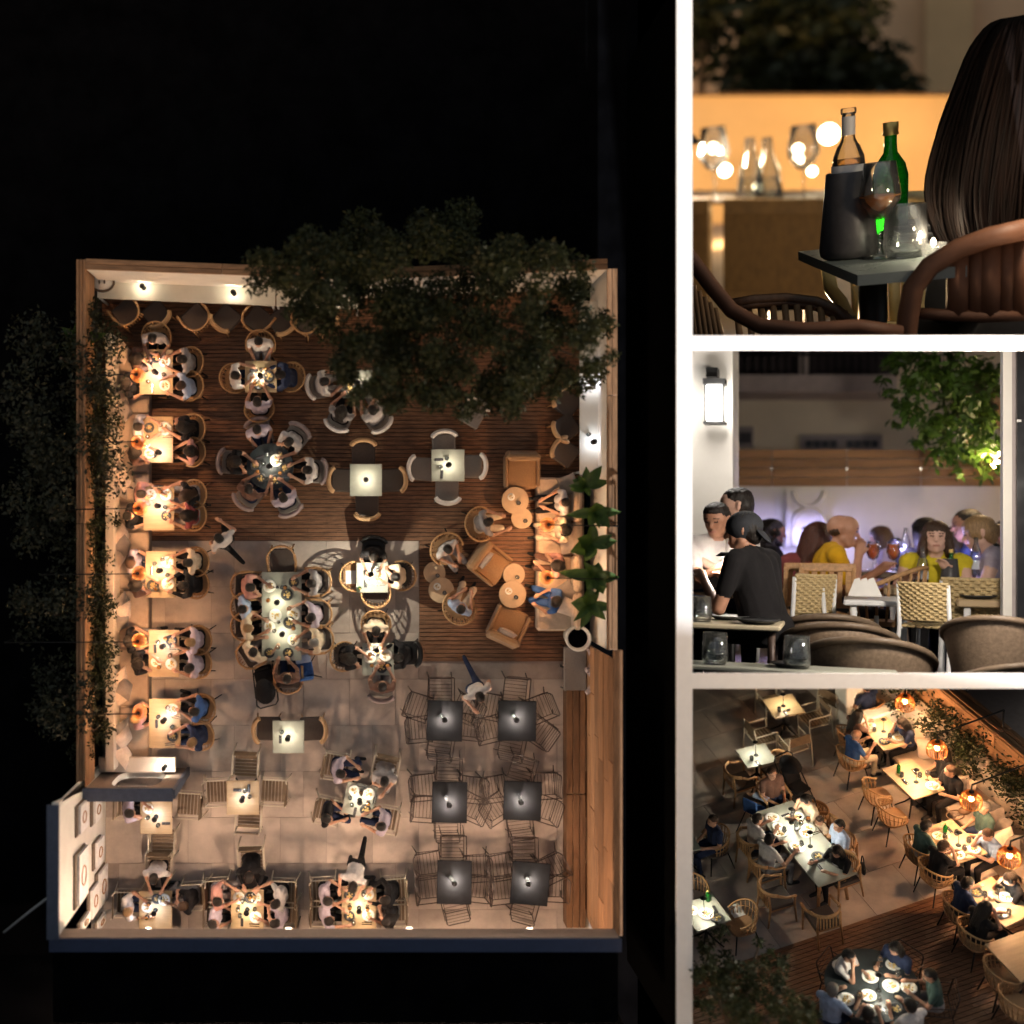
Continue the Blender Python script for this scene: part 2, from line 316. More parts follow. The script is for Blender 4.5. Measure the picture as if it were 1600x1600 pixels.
def bistro_chair():
    ps = []
    for i in range(7): ps.append(('slat', MB().box((0, -.18 + i * .066, .445), (.42, .052, .016)).mesh('slat', mat('slat_brown', (.17, .115, .07), .6, var=.2))))
    ps.append(('back_panel', MB().box((0, -.245, .72), (.44, .02, .2), rot=Matrix.Rotation(R(-10), 3, 'X'), bev=.006).mesh('back_panel', mat('slat_brown', (0, 0, 0)))))
    for sx in (-1, 1):
        ps.append(('side_frame', MB().tube([(sx * .25, .25, 0), (sx * .25, .24, .64), (sx * .25, .2, .66), (sx * .25, -.2, .66), (sx * .25, -.23, .65), (sx * .24, -.3, 0)], .013, 6).mesh('side_frame', cream_metal)))
        ps.append(('back_post', MB().tube([(sx * .225, -.2, .44), (sx * .225, -.255, .84)], .012, 6).mesh('back_post', cream_metal)))
    ps.append(('seat_frame', MB().tube([(.25, .24, .435), (-.25, .24, .435), (-.25, -.22, .435), (.25, -.22, .435)], .012, 6, closed=True).mesh('seat_frame', cream_metal)))
    return Proto('slatted_metal_chair', 'chair', ps)
C_BIS = bistro_chair()
def wire_chair():
    ps = []; r = .011
    ps.append(('seat_frame', MB().tube([(.22, .24, .45), (-.22, .24, .45), (-.22, -.2, .44), (.22, -.2, .44)], r, 5, closed=True).mesh('seat_frame', brown_metal)))
    b = MB()
    for i in range(6): b.tube([(-.21, .19 - i * .07, .446), (.21, .19 - i * .07, .446)], .005, 4)
    ps.append(('seat_wires', b.mesh('seat_wires', brown_metal)))
    ps.append(('back_frame', MB().tube([(-.22, -.2, .44), (-.23, -.27, .8), (-.2, -.29, .84), (.2, -.29, .84), (.23, -.27, .8), (.22, -.2, .44)], r, 5).mesh('back_frame', brown_metal)))
    b = MB()
    for i in range(3): b.tube([(-.225, -.225 - i * .022, .55 + i * .1), (.225, -.225 - i * .022, .55 + i * .1)], .005, 4)
    ps.append(('back_wires', b.mesh('back_wires', brown_metal)))
    for sx in (-1, 1):
        ps.append(('leg', legmesh((sx * .22, .24, .45), (sx * .24, .27, 0), r, r, brown_metal, 5))); ps.append(('leg', legmesh((sx * .22, -.2, .44), (sx * .24, -.27, 0), r, r, brown_metal, 5)))
        ps.append(('arm', MB().tube([(sx * .24, .26, .1), (sx * .26, .22, .64), (sx * .25, -.25, .68)], r, 5).mesh('arm', brown_metal)))
    return Proto('wire_garden_chair', 'chair', ps)
C_WIRE = wire_chair()
def pad_chair(name, padm, seatm, legm):
    ps = [('seat', MB().box((0, .02, .43), (.46, .46, .07), bev=.025).mesh('seat', seatm))]
    back = [V((.23 * math.sin(R(a)) * 1.05, -.12 - .14 * math.cos(R(a)), .66)) for a in range(-80, 81, 16)]
    ps.append(('backrest', MB().tube(back, [.1] + [.115] * (len(back) - 2) + [.1], 8, flat=.4).mesh('backrest', padm)))
    for sx in (-1, 1):
        for y in (.2, -.2): ps.append(('leg', legmesh((sx * .2, y, .42), (sx * .22, y * 1.15, 0), .016, .012, legm)))
        ps.append(('back_post', MB().tube([(sx * .17, -.2, .42), (sx * .18, -.235, .62)], .014, 6).mesh('back_post', legm)))
    return Proto(name, 'chair', ps)
C_PADW = pad_chair('white_padded_chair', mat('white_leather', (.66, .60, .56), .5), seat_grey, bmetal)
C_PADG = pad_chair('grey_padded_chair', mat('mauve_fabric', (.30, .23, .22), .8), seat_grey, bmetal)
C_PADK = pad_chair('black_padded_chair', mat('black_leather', (.014, .013, .013), .45), mat('black_leather', (0, 0, 0)), bmetal)
C_PADT = pad_chair('tan_padded_chair', mat('tan_leather', (.47, .28, .14), .6), seat_dark, tanwood)
def lounge_chair():
    ps = [('seat', MB().box((0, .05, .34), (.62, .62, .2), bev=.04).mesh('seat', seat_tan)),
          ('base', MB().box((0, 0, .17), (.66, .7, .12), bev=.01).mesh('base', seat_tan)),
          ('backrest', MB().box((0, -.31, .55), (.68, .15, .5), bev=.05, rot=Matrix.Rotation(R(-12), 3, 'X')).mesh('backrest', seat_tan))]
    for sx in (-1, 1): ps.append(('arm', MB().box((sx * .33, .0, .38), (.06, .64, .36), bev=.02).mesh('arm', seat_tan)))
    for sx in (-1, 1):
        for y in (-.28, .28): ps.append(('leg', legmesh((sx * .28, y, .12), (sx * .29, y, 0), .02, .014, tanwood)))
    return Proto('lounge_armchair', 'armchair', ps)
C_LNG = lounge_chair()
def weave_strips(b, pt, nu, nv, r, amp):                # over-and-under strips on a surface pt(u, v, off)
    for i in range(nv):
        v = (i + .5) / nv; b.tube([pt(j / (nu * 2), v, amp * math.cos(PI * (j + 2 * i) / 2) * (1 if j % 2 == 0 else 0)) for j in range(nu * 2 + 1)], r, 4, flat=.6)
    for j in range(nu):
        u = (j + .5) / nu; b.tube([pt(u, k / nv, -amp * .6 * (1 if (k + j) % 2 else -1)) for k in range(nv + 1)], r * .8, 4, flat=.6)
def woven_chair(white=True):
    legm = wmetal
    def bp(u, v, o):
        x = (u - .5) * .46; return V((x, -.2 - .05 * (1 - (2 * u - 1) ** 2) * 1.2 - .06 * v - o, .5 + .36 * v))
    b = MB(); weave_strips(b, bp, 13, 15, .016, .008); ps = [('backrest', b.mesh('backrest', weave))]
    b = MB(); weave_strips(b, lambda u, v, o: V(((u - .5) * .46, -.2 + .44 * v, .445 + o)), 13, 13, .016, .007); ps.append(('seat', b.mesh('seat', weave)))
    for sx in (-1, 1):
        ps.append(('leg', MB().tube([(sx * .235, .25, .5), (sx * .24, .25, .3), (sx * .25, .27, 0)], .02, 8).mesh('leg', legm)))
        ps.append(('leg', MB().tube([(sx * .22, -.25, .84), (sx * .225, -.22, .45), (sx * .24, -.3, 0)], .02, 8).mesh('leg', legm)))
        ps.append(('side_rail', MB().tube([(sx * .23, .25, .43), (sx * .23, -.21, .43)], .018, 8).mesh('side_rail', legm)))
    return Proto('woven_chair', 'chair', ps)
C_WOV = woven_chair()
def shell_chair():                                       # dark rounded woven tub chair
    n = 30; ts = [R(-115 + 230 * i / n) for i in range(n + 1)]
    def top(a): return .62 + .19 * max(0, math.cos(a * .75)) ** 1.2
    b = MB(); vs = []; fs = []
    for a in ts:
        zt = top(a)
        for k in range(7):
            f = k / 6; rr = .24 + .06 * f; vs.append((rr * math.sin(a), -rr * math.cos(a), .42 + (zt - .42) * f))
        for k in range(7):
            f = 1 - k / 6; rr = .222 + .06 * f; vs.append((rr * math.sin(a), -rr * math.cos(a), .42 + (zt - .42) * f))
    for i in range(n):
        for k in range(14): fs.append((i * 14 + k, i * 14 + (k + 1) % 14, (i + 1) * 14 + (k + 1) % 14, (i + 1) * 14 + k))
    b.add(vs, fs, 0, True)
    ps = [('shell', b.mesh('shell', dweave)), ('rim', MB().tube([(.3 * math.sin(a), -.3 * math.cos(a), top(a)) for a in ts], .019, 8).mesh('rim', mat('rim_brown', (.13, .09, .06), .5, var=.2, scale=40)))]
    ps.append(('seat', MB().lathe([(0, .47), (.2, .47), (.235, .45), (.235, .41), (0, .4)], 20).mesh('seat', seat_dark)))
    for sx in (-1, 1):
        for y in (.16, -.16): ps.append(('leg', legmesh((sx * .16, y, .42), (sx * .24, y * 1.5, 0), .014, .012, bmetal)))
    return Proto('tub_chair', 'chair', ps)
C_TUB = shell_chair()
def slat_chair():                                        # wooden chair with a vertically slatted back
    ps = [('seat', MB().box((0, .02, .44), (.44, .44, .03), bev=.008).mesh('seat', tanwood)), ('top_rail', MB().box((0, -.25, .86), (.46, .03, .07), bev=.008).mesh('top_rail', tanwood)), ('lower_rail', MB().box((0, -.215, .53), (.42, .025, .04)).mesh('lower_rail', tanwood))]
    for i in range(6): ps.append(('slat', MB().box((-.175 + i * .07, -.232, .69), (.042, .014, .3), rot=Matrix.Rotation(R(5.5), 3, 'X')).mesh('slat', tanwood)))
    for sx in (-1, 1):
        ps.append(('leg', MB().tube([(sx * .21, .21, .43), (sx * .21, .22, 0)], .02, 6).mesh('leg', tanwood))); ps.append(('leg', MB().tube([(sx * .215, -.255, .86), (sx * .21, -.2, .44), (sx * .21, -.27, 0)], .02, 6).mesh('leg', tanwood)))
    return Proto('slat_back_chair', 'chair', ps)
C_SLAT = slat_chair()
CH = {'r': (C_RAT, 'tan rattan'), 'R': (C_RATD, 'dark-seated rattan'), 'o': (C_WOOD, 'wooden'), 'b': (C_BIS, 'slatted metal'), 'i': (C_WIRE, 'brown wire'),
      'w': (C_PADW, 'white padded'), 'g': (C_PADG, 'mauve padded'), 'k': (C_PADK, 'black padded'), 't': (C_PADT, 'tan padded')}
# ---------------------------------------------------------------- tables
def table_proto(w, d, topm, shape='sq', h=0.75, th=0.03, baseM=None):
    bm = baseM or bmetal
    if shape == 'sq': top = MB().box((0, 0, h - th / 2), (w, d, th), bev=.006)
    else: top = MB().lathe([(0, h), (w / 2 - .004, h), (w / 2, h - .005), (w / 2, h - th), (0, h - th)], 40, smooth=False)
    ps = [('table_top', top.mesh('table_top', topm))]
    if h < .6:
        ps.append(('pedestal', MB().lathe([(.03, h - th), (.03, .03)], 10).mesh('pedestal', bm))); ps.append(('foot', MB().lathe([(0, .03), (w * .3, .02), (w * .32, 0), (0, 0)], 20).mesh('foot', bm)))
    elif d > 1.5:
        for sy in (-1, 1):
            for sx in (-1, 1): ps.append(('leg', legmesh((sx * w * .3, sy * d * .40, h - th), (sx * w * .38, sy * d * .42, 0), .035, .028, tanwood)))
        ps.append(('rail', MB().box((0, 0, h - .07), (.06, d * .8, .06)).mesh('rail', tanwood)))
    else:
        ps.append(('pedestal', MB().tube([(0, 0, h - th), (0, 0, .1)], .028, 8).mesh('pedestal', bm)))
        for k in range(4):
            a = PI / 4 + k * PI / 2; c, s_ = math.cos(a), math.sin(a)
            ps.append(('leg', MB().tube([(0, 0, .3), (.12 * c, .12 * s_, .16), (.3 * c, .3 * s_, .015)], [.018, .018, .014], 6).mesh('leg', bm)))
    return Proto('dining_table' if h > .6 else 'side_table', 'table', ps)
_tc = {}
def table_of(w, d, tm, shape='sq', h=.75, base=None):
    k = (round(w, 2), round(d, 2), tm.name, shape, h)
    if k not in _tc: _tc[k] = table_proto(k[0], k[1], tm, shape, h, baseM=base)
    return _tc[k]
# ---------------------------------------------------------------- tableware and lamps
def lamp_proto(watts, col, hh=0.21, rad=.018):
    ps = [('base', MB().lathe([(0, .012), (.045, .01), (.048, 0), (0, 0)], 16).mesh('base', bmetal)), ('stem', MB().tube([(0, 0, .01), (0, 0, hh)], .006, 6).mesh('stem', bmetal)),
          ('shade', MB().lathe([(0, hh + .03), (.02, hh + .03), (.055, hh + .004), (.05, hh + .002), (.018, hh + .022), (0, hh + .022)], 16).mesh('shade', bmetal)),
          ('diffuser', MB().lathe([(0, hh + .008), (.03, hh + .010), (0, hh + .014)], 12).mesh('diffuser', mat('lamp_diffuser', (1, .95, .85), .5, emit=20, ecol=(1, .9, .7))))]
    return Proto('table_lamp', 'lamp', ps, [((.0 if rad > .006 else .02, 0, hh - .012), watts, col, rad)])
LW = 5.5
WARMW, NEUT, COOL = (1.0, .80, .52), (1.0, .88, .68), (.62, .72, 1.0)
L_WARM = lamp_proto(LW, WARMW); L_NEUT = lamp_proto(LW, NEUT); L_DIM = lamp_proto(LW * .9, NEUT); L_BLUE = lamp_proto(9, (.45, .5, 1.0)); L_COOL = lamp_proto(LW * .8, (.8, .85, 1.0))
def foodmesh(r, m, seed, n=16):
    q = random.Random(seed); b = MB()
    for i in range(n):
        a = q.uniform(0, 6.28); rr = r * math.sqrt(q.random()) * .85; b.ell((rr * math.cos(a), rr * math.sin(a), .012 + q.random() * .012 * (1 - rr / r)), (r * q.uniform(.16, .34), r * q.uniform(.12, .26), .012), 7, 5, rot=Matrix.Rotation(q.uniform(0, 3), 3, 'Z'))
    return b.mesh('food', m)
def plate_proto(r, pm, fm, seed):
    pl_ = MB().lathe([(0, .006), (r * .62, .006), (r * .72, .012), (r, .02), (r, .024), (r * .7, .017), (r * .6, .011), (0, .011)][::-1] if 0 else [(0, 0), (r * .6, 0), (r, .018), (r, .023), (r * .68, .014), (r * .6, .009), (0, .009)], 26)
    ps = [('dish', pl_.mesh('dish', pm), None, [('food', foodmesh(r * .62, fm, seed))] if fm else [])]
    return Proto('plate', 'plate', ps)
PLATES = [plate_proto(.125, porcelain, pasta, 1), plate_proto(.12, porcelain, salad, 2), plate_proto(.115, darkplate, pasta, 3), plate_proto(.12, darkplate, salad, 4), plate_proto(.105, porcelain, None, 5), plate_proto(.13, porcelain, pasta, 6)]
PLN = ['white plate of pasta', 'white plate of salad', 'dark bowl of pasta', 'dark plate of food', 'empty white plate', 'wide white plate of pasta']
TUMB = Proto('water_glass', 'glass', [('bowl', MB().lathe([(0, 0), (.034, 0), (.041, .02), (.037, .1), (.0345, .1), (.038, .02), (.03, .008), (0, .008)], 16).mesh('bowl', glass)), ('water', MB().lathe([(0, .009), (.0305, .009), (.0375, .022), (.0372, .045), (0, .045)], 16).mesh('water', water_m))])
def wineglass(fill, fm):
    return Proto('wine_glass', 'glass', [('bowl', MB().lathe([(.004, .085), (.02, .092), (.042, .125), (.044, .14), (.033, .21), (.0318, .21), (.0425, .14), (.0405, .126), (.018, .095), (0, .09)], 24).mesh('bowl', glass)), ('stem', MB().lathe([(0, 0), (.036, 0), (.036, .002), (.006, .008), (.0038, .02), (.0038, .085), (.001, .088)], 16).mesh('stem', glass))] + ([('drink', MB().lathe([(0, .0915), (.018, .096), (.040, .127), (.0425, .1385), (0, .1385)], 24).mesh('drink', fm))] if fill else []))
WG = wineglass(True, wine); WGE = wineglass(False, None)
SPRITZ = Proto('cocktail_glass', 'glass', [('bowl', MB().lathe([(.004, .07), (.03, .085), (.046, .13), (.036, .2), (.034, .2), (.044, .13), (.028, .088), (0, .074)], 18).mesh('bowl', glass)), ('drink', MB().lathe([(0, .076), (.027, .089), (.043, .13), (.037, .18), (0, .18)], 18).mesh('drink', spritz)), ('stem', MB().lathe([(0, 0), (.036, 0), (.034, .003), (.005, .01), (.004, .07)], 14).mesh('stem', glass))])
BOT_G = Proto('green_bottle', 'bottle', [('body', MB().lathe([(0, 0), (.034, 0), (.036, .006), (.036, .15), (.03, .175), (.014, .2), (.0125, .22), (.0125, .245), (0, .245)], 18).mesh('body', green_glass)), ('cap', MB().lathe([(.0155, .235), (.0165, .238), (.0155, .243), (.0155, .262), (0, .263)], 14).mesh('cap', mat('gold_cap', (.6, .42, .14), .35, .8)))])
BOT_W = Proto('water_bottle', 'bottle', [('body', MB().lathe([(0, 0), (.036, 0), (.038, .006), (.038, .14), (.03, .18), (.013, .23), (.013, .27), (.011, .27), (.011, .23), (.028, .18), (.036, .14), (.036, .008), (0, .008)], 18).mesh('body', glass)), ('label', MB().lathe([(.0385, .05), (.0385, .11)], 18).mesh('label', mat('pale_label', (.6, .65, .75), .6))), ('water', MB().lathe([(0, .009), (.0355, .009), (.0355, .13), (0, .13)], 18).mesh('water', water_m))])
COOLER = Proto('wine_cooler', 'cooler', [('bucket', MB().lathe([(0, 0), (.052, 0), (.060, .006), (.0625, .02), (.047, .188), (.044, .190), (.042, .185), (.055, .02), (0, .015)], 32).mesh('bucket', mat('cooler_black', (.05, .046, .047), .4, var=.15, scale=60, bump=.05)))])
NAP = Proto('napkin_roll', 'napkin', [('cloth', MB().box((0, 0, .008), (.055, .16, .014), bev=.005).mesh('cloth', napkin_m)), ('fork', MB().box((.008, 0, .0185), (.012, .17, .004)).mesh('fork', steel))])
CUT = Proto('cutlery_set', 'cutlery', [('fork', MB().box((-.02, 0, .004), (.012, .19, .004)).mesh('fork', steel)), ('knife', MB().box((.02, 0, .004), (.014, .2, .004)).mesh('knife', steel))])
PHONE = Proto('mobile_phone', 'phone', [('body', MB().box((0, 0, .006), (.075, .15, .009), bev=.003).mesh('body', mat('phone_black', (.01, .01, .012), .2)))])
pend_shade = mat('pendant_rattan', (.55, .26, .08), .6, var=.3, scale=30, bump=.2, trl=.35)
def pendant(watts):
    prof = [(.03, .2), (.075, .185), (.115, .13), (.13, .07), (.125, .0)]
    b = MB()
    for k in range(30):
        a = 2 * PI * k / 30; b.tube([(r * math.cos(a), r * math.sin(a), z) for r, z in prof], .0065, 4)
    ps = [('shade_ribs', b.mesh('shade_ribs', pend_shade)), ('shade_ring', MB().tube([(.125 * math.cos(a), .125 * math.sin(a), 0) for a in [2 * PI * i / 24 for i in range(24)]], .007, 5, closed=True).tube([(.118 * math.cos(a), .118 * math.sin(a), .13) for a in [2 * PI * i / 24 for i in range(24)]], .006, 5, closed=True).mesh('shade_ring', pend_shade)),
          ('bulb', MB().ell((0, 0, .1), (.035, .035, .045), 12, 8).mesh('bulb', mat('warm_bulb', (1, .7, .35), .5, emit=45, ecol=(1.0, .55, .2)))), ('cap', MB().lathe([(0, .225), (.03, .22), (.034, .2), (0, .195)], 12).mesh('cap', bmetal))]
    return Proto('pendant_lamp', 'lamp', ps, [((0, 0, .1), watts, (1.0, .54, .26), .05)])
PEND = pendant(72)
def pillow_proto(w, m):
    b = MB(); n = 7; vs = []; fs = []
    for sgn in (1, -1):
        for i in range(n + 1):
            for j in range(n + 1):
                u, v = 2 * i / n - 1, 2 * j / n - 1; q = (1 - u ** 2) * (1 - v ** 2)
                e = 1 - .07 * (1 - abs(u)) * 0 - .06 * (1 - v * v) * abs(u) ; e2 = 1 - .06 * (1 - u * u) * abs(v)
                vs.append((u * w / 2 * e, v * w / 2 * e2, sgn * (.075 * max(0, q) ** .5 + .004)))
    k = (n + 1) ** 2
    for i in range(n):
        for j in range(n):
            a = i * (n + 1) + j; fs.append((a, a + n + 1, a + n + 2, a + 1)); fs.append((k + a, k + a + 1, k + a + n + 2, k + a + n + 1))
    b.add(vs, fs, 0, True); return b.mesh('pillow', m)
PILLOWS = [pillow_proto(.42, cush_pale), pillow_proto(.4, cush_grey), pillow_proto(.38, cush_pale)]
# ---------------------------------------------------------------- people
def caps_mesh(caps, voxel, smooth=6):
    b = MB()
    for c in caps:
        p0, p1, r0, r1 = V(c[0]), V(c[1]), c[2], c[3]; d = p1 - p0; L = d.length
        if L < 1e-4: b.ell(p0, (r0, r0, r0), 14, 10); continue
        q = d.to_track_quat('Z', 'Y').to_matrix(); prof = []
        for i in range(6): a = -PI / 2 + PI / 2 * i / 5; prof.append((r0 * math.cos(a), r0 * math.sin(a)))
        for i in range(6): a = PI / 2 * i / 5; prof.append((r1 * math.cos(a), L + r1 * math.sin(a)))
        t = MB().lathe(prof, 14); b.add([q @ V(v) + p0 for v in t.v], t.f)
    return b
def ell_caps(c, rx, ry, rz): return ('E', V(c), V((rx, ry, rz)))
def remesh(b, voxel, sm):
    me = b.mesh('tmp', []); o = bpy.data.objects.new('tmp', me); COL.objects.link(o)
    md = o.modifiers.new('r', 'REMESH'); md.mode = 'VOXEL'; md.voxel_size = voxel; md.use_smooth_shade = True
    s = o.modifiers.new('s', 'SMOOTH'); s.factor = .5; s.iterations = sm
    dg = bpy.context.evaluated_depsgraph_get(); dg.update()
    out = bpy.data.meshes.new_from_object(o.evaluated_get(dg)); bpy.data.objects.remove(o); bpy.data.meshes.remove(me); return out
def rotx(a): return Matrix.Rotation(R(a), 3, 'X')
def rotz(a): return Matrix.Rotation(R(a), 3, 'Z')
def skeleton(kind, lean=12, twist=0, hl=None, hr=None, hturn=0, hnod=12, stand=False, stride=0.0, sleeve=.55, longp=True, broad=1.0, hunch=0.0):
    """Capsules with a region each; seated with the pelvis above the origin, facing +Y; table edge about .22 ahead."""
    base = V((0, 0, .52)) if not stand else V((0, 0, .93))
    T = rotz(twist) @ rotx(-lean)
    def up(x, y, z): return base + T @ V((x * broad, y, z))
    C = []
    def c(a, b, r0, r1, reg): C.append((V(a), V(b), r0, r1, reg))
    c(base + V((-.075, 0, .01)), base + V((.075, 0, .01)), .115, .115, 'bottom')
    for sx in (-1, 1):
        c(up(sx * .055, .005, .08), up(sx * .065, .01, .22), .105, .105, 'top')
        c(up(sx * .065, .01, .22), up(sx * .085, .0, .37), .105, .098, 'top')
        c(up(sx * .06, -.005, .40), up(sx * .155, -.005, .425), .075, .062, 'top')
    c(up(0, .0, .42), up(0, .014 + hunch, .505), .05, .05, 'skin'); c(up(0, -.008, .12), up(0, -.012, .37), .104, .098, 'top')
    for sx in (-1, 1): c(up(sx * .03, -.025, .445), up(sx * .12, -.012, .425), .05, .058, 'top')
    hb = up(0, .02 + hunch, .495); HR = rotz(twist + hturn) @ rotx(-lean * .4 - hnod); HS = .91
    def hd(x, y, z): return hb + HR @ V((x, y, z)) * HS
    c(hd(0, .0, .118), hd(0, .022, .136), .077, .079, 'skin'); c(hd(0, -.03, .128), hd(0, -.02, .13), .081, .081, 'skin')
    c(hd(0, .035, .072), hd(0, .056, .038), .058, .042, 'skin'); c(hd(0, .062, .008), hd(0, .074, .012), .024, .02, 'skin')
    for sx in (-1, 1): c(hd(sx * .038, .058, .082), hd(sx * .03, .07, .06), .026, .02, 'skin'); c(hd(sx * .045, .01, .05), hd(sx * .028, .055, .015), .03, .02, 'skin'); c(hd(sx * .034, .094, .14), hd(sx * .012, .099, .142), .009, .01, 'skin')
    c(hd(0, .100, .128), hd(0, .120, .088), .008, .0135, 'skin'); c(hd(-.012, .1, .047), hd(.012, .1, .047), .010, .010, 'skin')
    for sx in (-1, 1): c(hd(sx * .086, -.01, .09), hd(sx * .091, -.018, .125), .010, .015, 'skin')
    for sx, h in ((-1, hl), (1, hr)):
        sh = up(sx * .185, -.005, .41)
        if h is None: h = (sx * .12, .40, .265)
        hand = V(h) if not stand else V(h)
        dv = hand - sh; d = min(dv.length, .545); u1, u2 = .29, .265
        a = (d * d + u1 * u1 - u2 * u2) / (2 * d); hh = math.sqrt(max(0, u1 * u1 - a * a)); n = dv.normalized()
        out = V((sx * .42, -.25, -1.0)); out = (out - n * out.dot(n)).normalized(); el = sh + n * a + out * hh; wr = sh + n * d
        ms = sh.lerp(el, sleeve) if sleeve < 1 else el
        c(sh, ms, .062, .052, 'top')
        if sleeve < 1: c(ms, el, .044, .039, 'skin')
        if sleeve > 1: c(el, el.lerp(wr, .85), .046, .036, 'top')
        c(el, wr, .039, .027, 'skin'); f = (wr - el).normalized(); side = f.cross(V((0, 0, 1))); side = side.normalized() if side.length > .1 else V((1, 0, 0)); dn = f.cross(side)
        pm = wr + f * .085; c(wr, pm, .028, .034, 'skin')
        for k in range(4):
            o_ = side * (k - 1.5) * .021; ln = (.075, .085, .082, .062)[k]
            c(pm + o_, pm + o_ + f * ln * .55 - V((0, 0, .006)), .011, .010, 'skin'); c(pm + o_ + f * ln * .55 - V((0, 0, .006)), pm + o_ + f * ln - V((0, 0, .028)), .010, .008, 'skin')
        c(wr + f * .03 - side * sx * -.02, wr + f * .07 - side * sx * -.055, .013, .010, 'skin')
    lr = 'bottom' if longp else 'skin'
    for sx in (-1, 1):
        if not stand:
            k = V((sx * .12, .43, .50)); an = V((sx * .12, .40, .10))
            c(base + V((sx * .085, .03, 0)), k, .092, .064, 'bottom'); c(k, an, .062, .042, lr); c(an - V((0, .02, .03)), an + V((sx * .01, .15, -.06)), .045, .034, 'shoe')
        else:
            st = stride * sx; k = V((sx * .09, .06 + .24 * st, .49)); an = V((sx * .085, -.02 + .5 * st - (.12 if st < 0 else 0), .09 + (.12 if st < 0 else 0)))
            c(base + V((sx * .085, 0, -.04)), k, .095, .066, 'bottom'); c(k, an, .062, .045, lr); c(an - V((0, .02, .03)), an + V((0, .15, -.05)), .043, .034, 'shoe')
    return C, hd
_pm = {}
def person_mesh(key, spec, voxel=.013):
    if key in _pm: return _pm[key]
    C, hd = skeleton('s', **spec); me = remesh(caps_mesh(C, voxel), voxel, 5)
    n = len(me.polygons); cen = np.empty(n * 3, 'f'); me.polygons.foreach_get('center', cen); cen = cen.reshape(-1, 3)
    best = np.full(n, 1e9); reg = np.zeros(n, 'i'); RI = {'skin': 0, 'top': 1, 'bottom': 2, 'shoe': 3}
    for p0, p1, r0, r1, rg in C:
        a = np.array(p0); d = np.array(p1) - a; t = np.clip(((cen - a) @ d) / max(1e-9, d @ d), 0, 1)
        dist = np.linalg.norm(cen - a - t[:, None] * d, axis=1) - (r0 + (r1 - r0) * t) - (0.006 if rg == 'top' else 0)
        w = dist < best; best[w] = dist[w]; reg[w] = RI[rg]
    fine = voxel < .01
    for sx in (-1, 1):
        e = np.array(hd(sx * .034, .096, .122)); dd = cen - e; reg[(np.linalg.norm(dd, axis=1) < .022) & (np.abs(dd @ np.array((hd(0, 0, 1) - hd(0, 0, 0)))) < .0055) & (np.abs(dd @ np.array((hd(1, 0, 0) - hd(0, 0, 0)))) < .013)] = 4
        e = np.array(hd(sx * .036, .104, .146)); dd = cen - e; reg[(np.abs(dd @ np.array((hd(1, 0, 0) - hd(0, 0, 0)))) < .02) & (np.abs(dd @ np.array((hd(0, 0, 1) - hd(0, 0, 0)))) < .0035) & (np.linalg.norm(dd, axis=1) < .026)] = 4
    e = np.array(hd(0, .106, .047)); dd = cen - e; reg[(np.abs(dd @ np.array((hd(1, 0, 0) - hd(0, 0, 0)))) < .021) & (np.abs(dd @ np.array((hd(0, 0, 1) - hd(0, 0, 0)))) < .006) & (np.linalg.norm(dd, axis=1) < .03)] = 5
    for m in (skin_m, CLOTH['w'], CLOTH['k'], shoe_m, eye_m, lip_m): me.materials.append(m)
    me.polygons.foreach_set('material_index', reg); me.polygons.foreach_set('use_smooth', np.ones(n, bool)); me.update()
    _pm[key] = (me, hd); return _pm[key]
_hm = {}
